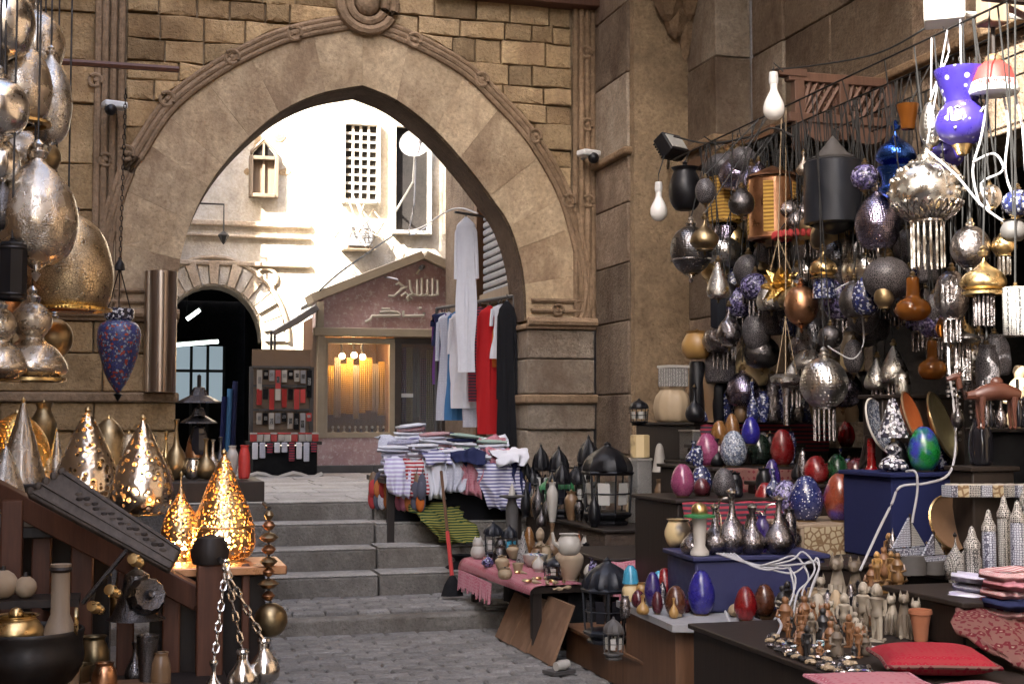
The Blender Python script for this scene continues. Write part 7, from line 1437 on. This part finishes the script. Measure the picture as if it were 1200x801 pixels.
for i in range(70):
    px = 915+random.uniform(0, 105); yb = random.uniform(712, 772); px = max(px, 905+(yb-745)*1.6); k_ = random.choice(('idol', 'cat', 'king', 'idol')); c = random.choice(('dark', 'pale', 'brown'))
    statue(c+' miniature '+dict(idol='idol', cat='cat', king='king')[k_]+' figure crowded on the front table', px, yb, yb-random.uniform(16, 40), R4+.003, k_, dict(dark='statue_black', pale='statue_grey', brown='statue_wood')[c], c+' miniature '+k_)
for i in range(80):
    b = atz(900+(i % 40)*2.6+random.uniform(-6, 6), 764+(i % 40)*.9+random.uniform(-22, 3), R4+.004); b.x = max(b.x, 2.64); t = thing('pendant_trinket', ('silver', 'black', 'cream')[i % 3]+' scarab trinket scattered along the front table edge', 'trinket', b, random.uniform(0, 6), 'scattered scarabs '+str(i % 3)); MB().ball((0, 0, .010), .017, 6, (1.3, .9, .6)).build('scarab', ('dark_silver', 'statue_black', 'bone')[i % 3], t); MB().ball((.018, 0, .008), .009, 5).build('head', ('dark_silver', 'statue_black', 'bone')[i % 3], t)
for i in range(12):
    b = atz(915+i*9+random.uniform(-5, 5), 765+random.uniform(-14, 24), R4+.008); b.x = max(b.x, 2.72); r_ = random.uniform(.04, .07); t = thing('coiled_necklace', ('silver', 'dark', 'turquoise')[i % 3]+' bead necklace coiled on the front table', 'necklace', b, 0, 'coiled necklaces '+str(i % 3)); m = MB(); m.tube([(math.cos(a)*r_*(1-.03*a), math.sin(a)*r_*(1-.03*a), .003*math.sin(a*3)) for a in [j*.42 for j in range(28)]], .006, 5); m.build('beads', ('silver', 'black_metal', 'beads')[i % 3], t); MB().ball((r_, 0, 0), .012, 6).build('clasp', 'silver', t)
fill('small_ware', 'pot behind the figures on the front table', 14, 945, 1040, 721, 732, 24, 44, 12, 22, R4+.003, ('jar', 'vase', 'egg', 'jug'), (('bone', 'bone'), ('dark', 'black_metal'), ('mottled grey', 'statue_grey'), ('silver', 'dark_silver')), 'pot', 'front table pots')
fill('small_ware', 'ware packed behind the silver ewers', 10, 810, 930, 636, 646, 24, 46, 14, 24, .804, ('jug', 'vase', 'longneck', 'jar'), (('dark silver', 'dark_silver'), ('bronze', 'gunmetal'), ('violet', 'egg_violet')), 'ewer', 'blue box wares')
fill('small_ware', 'ware packed on the low egg table', 14, 745, 900, 690, 718, 14, 32, 12, 20, R3+.003, ('egg', 'egg', 'jar', 'vase'), (('maroon', 'egg_maroon'), ('violet', 'egg_violet'), ('dark green', 'egg_dark'), ('bone', 'bone'), ('black', 'black_metal')), 'egg', 'low table wares')
fill('small_ware', 'ware packed on the chest', 6, 1045, 1110, 548, 552, 24, 44, 14, 22, 1.238, ('egg', 'jar', 'vase'), (('maroon', 'egg_maroon'), ('black', 'black_metal'), ('dark speckled', 'mosaic_navy')), 'vessel', 'chest wares')
fill('small_ware', 'pot packed on the riser by the model boats', 18, 1040, 1200, 655, 690, 22, 46, 12, 20, .766, ('jar', 'vase', 'jug', 'onion'), (('inlaid', 'inlay_white'), ('bone', 'bone'), ('black', 'black_metal'), ('silver', 'dark_silver'), ('pale blue inlaid', 'inlay_blue')), 'pot', 'riser pots')
for i in range(16):
    px = 815+i*13+random.uniform(-3, 3); c, mt = random.choice((('dark', 'black_metal'), ('brown', 'brown_glaze'), ('navy speckled', 'mosaic_navy'), ('silver', 'dark_silver'), ('bone', 'bone'))); std('shelf_vase', c+' vase in the back row of the high shelf', px, 492, 492-random.uniform(26, 62), random.uniform(14, 24), 9.75+random.uniform(0, .5), random.choice(('vase', 'jug', 'longneck', 'jar')), mt, 'vase', R8+.003, ex=ex_knob('brass_old'), group='high shelf back row '+c)
fill('small_ware', 'ware packed along the bench in front of the inlaid column', 14, 735, 800, 598, 613, 18, 42, 12, 20, R2+.003, ('jar', 'vase', 'jug', 'egg', 'onion'), (('black', 'black_metal'), ('rose', 'slipper_pink'), ('inlaid', 'inlay_black'), ('bronze', 'gunmetal'), ('bone', 'bone')), 'vessel', 'bench front wares')
fill('small_ware', 'ware packed on the riser behind the crimson egg', 9, 935, 1010, 566, 576, 20, 40, 12, 20, R6+.202, ('jar', 'vase', 'egg', 'jug'), (('black', 'black_metal'), ('dark speckled', 'mosaic_navy'), ('silver', 'dark_silver')), 'vessel', 'rear riser wares')
for i, (x0_, x1_, y_, z1_, z0_, mt, l_) in enumerate(((3.80, 4.74, 8.40, R7-.01, .98, 'cloth_maroon', 'maroon patterned cloth hung over the front of the stepped egg shelf'), (3.22, 3.98, 7.66, 1.02, .82, 'cloth_dark_stripe', 'dark striped cloth hung over the lower egg step'), (3.02, 3.70, 8.41, .60, .30, 'cloth_pink', 'faded pink cloth hung over the small step by the bench'), (4.12, 5.18, 9.46, R8-.01, 1.30, 'cloth_dark_stripe', 'dark striped cloth hung along the high shelf edge'))):
    drape('shelf_cloth', l_, [((x0_, y_, z1_), (x1_, y_, z1_)), ((x0_, y_-.015, (z0_+z1_)/2), (x1_, y_-.015, (z0_+z1_)/2)), ((x0_+.02, y_-.02, z0_), (x1_-.02, y_-.02, z0_-.03))], mt, 'cloth', 22, .02, .006, .015)
# darker lamps further back in the hanging cluster
KD = [('globe', 'lace_dark', 'black lace globe'), ('bulge', 'gunmetal', 'bronze bulging lamp'), ('onion', 'brass_old', 'tarnished brass onion lamp'), ('jar', 'lace_dark', 'black lace jar lamp'), ('egg', 'mosaic_navy', 'dark speckled oval lamp'), ('onion', 'dark_silver', 'dark silver onion lamp'), ('tear', 'silver_engraved', 'engraved silver teardrop lamp')]
KD2 = KD+[('globe', 'silver_pierced', 'silver pierced globe'), ('bulge', 'dark_silver', 'dark silver patterned lamp'), ('onion', 'brass', 'brass onion lamp'), ('globe', 'black_pierced', 'black pierced globe'), ('bulge', 'violet_pierced', 'violet silver pierced lamp'), ('globe', 'mosaic_violet', 'violet mosaic globe'), ('jar', 'bone_tiger', 'tortoise shell jar lamp')]
for i in range(105):
    px = 838+((i*71.3) % 330 if i < 60 else (i*37.7) % 215); y0 = (165+(i*53.7) % 250 if i < 60 else 235+(i*29.3) % 200)+random.uniform(-10, 10); y0 = max(y0, 150+max(0, 930-px)*.35); d = (10.2-(px-838)/350*3.0)+random.uniform(-.1, .35); kd, mt, lb_ = KD2[(i*5) % 14]
    rp(lb_+(' with bead fringe' if i % 2 == 0 else '')+' crowded among the hanging lamps', px, y0, y0+random.uniform(30, 54), random.uniform(28, 46), d, kd, mt, name='crowded_lamp', n=16, tas=8 if i % 2 == 0 else 0, tl=.12, bead='dark_silver')
for i in range(30):
    px = 830+(i*47) % 270+random.uniform(-8, 8); d = random.uniform(8.9, 10.4); y0 = random.uniform(200, 400); hh_ = random.uniform(28, 52); d = min(d, 9.6 if px > 930 else 10.4)
    if px > 1000: d = random.uniform(8.0, 8.8)
    kd, mt, lb_ = KD[i % 7]; rp(lb_+' in the dim back row of the hanging lamps', px, y0, y0+hh_, random.uniform(22, 40), d, kd, mt, name='back_row_lamp', n=16)
# cables
def cable(lbl, pts, r_=.005, mt='cable_white'): m = MB(); m.tube(cat_rom([P(*q) for q in pts], 5), r_, 6); return tag(m.build('electric_cable', mt), lbl, 'cable')
cable('white cable looping past the black drum with an inline switch', [(978, 340, 8.6), (1000, 330, 8.6), (1022, 340, 8.5), (1010, 355, 8.45), (1012, 400, 8.4), (1000, 420, 8.4), (980, 412, 8.4), (970, 405, 8.4)])
p = P(1011, 366, 8.42); o = MB().box((0, 0, 0), (.05, .03, .06)).build('cable_switch', 'white_plastic', None, loc=p, bevel=.006); tag(o, 'white inline switch on the looping cable', 'switch')
cable('long white cable running down the blue trunk to the crates', [(1112, 380, 7.4), (1112, 430, 7.3), (1117, 470, 7.2), (1120, 520, 7.1), (1112, 555, 6.85), (1085, 566, 6.72), (1055, 570, 6.70), (1045, 590, 6.70), (1030, 620, 6.68), (1008, 668, 6.6)], .0065)
cable('thin white cord hanging from the mosaic lamp over the trunk', [(1062, 552, 6.74), (1073, 553, 6.68), (1075, 575, 6.68), (1070, 605, 6.68), (1069, 612, 6.68)], .006)
random.seed(5)
for i in range(6):
    x = 905+i*8; cable('bundled white cable spilling off the blue box', [(860-i*4, 648, 6.95), (880+i*2, 662, 6.72), (x-5+random.uniform(-9, 9), 664+random.uniform(-10, 8), 6.68), (x+12, 652+random.uniform(-6, 14), 6.7), (x+22+random.uniform(-10, 6), 668+random.uniform(-6, 14), 6.66), (x+20-i*3, 700+random.uniform(-10, 10), 6.6), (x+2+i*random.uniform(-3, 5), 715+random.uniform(0, 22), 6.5)], .005)['group'] = 'bundled cables at the blue box'
cable('white cable lying across the low table edge', [(850, 716, 6.85), (858, 734, 6.6), (875, 748, 6.3), (900, 756, 6.1), (915, 735, 6.15), (912, 725, 6.3)], .007)
for i, q in enumerate(([(1118, 150, 6.9), (1150, 130, 6.9), (1158, 110, 6.9), (1150, 160, 6.85), (1140, 200, 6.8), (1148, 240, 6.8)], [(1176, 112, 6.9), (1182, 150, 6.85), (1178, 200, 6.8), (1190, 235, 6.75)], [(1085, 175, 7.0), (1120, 205, 6.85), (1150, 240, 6.75), (1180, 262, 6.7)], [(1190, 110, 6.9), (1198, 150, 6.8), (1202, 200, 6.7)], [(1140, 190, 6.8), (1165, 180, 6.8), (1175, 200, 6.75), (1150, 215, 6.75), (1160, 245, 6.75)], [(1090, 118, 7.2), (1100, 90, 7.3), (1112, 60, 7.4), (1105, 30, 7.35)])):
    cable('tangled white cable below the painted lamp hub, strand '+('first', 'second', 'third', 'fourth', 'curled', 'upper')[i], q, .006)
cable('dark cable strung from the pier floodlight to the lattice bracket', [(790, 160, 11.2), (830, 168, 10.6), (880, 160, 10), (905, 150, 9.4), (930, 160, 8.7)], .008, 'cable_black')
cable('thin dark wire running up the jamb moulding', [(180, 170, 12.35), (176, 230, 12.3), (176, 300, 12.3)], .006, 'cable_black'); cable('thin wire along the wall ledge towards the white floodlight', [(905, 82, 9.6), (960, 76, 8.7), (1030, 62, 7.9), (1090, 30, 7.4)], .006, 'cable_black')
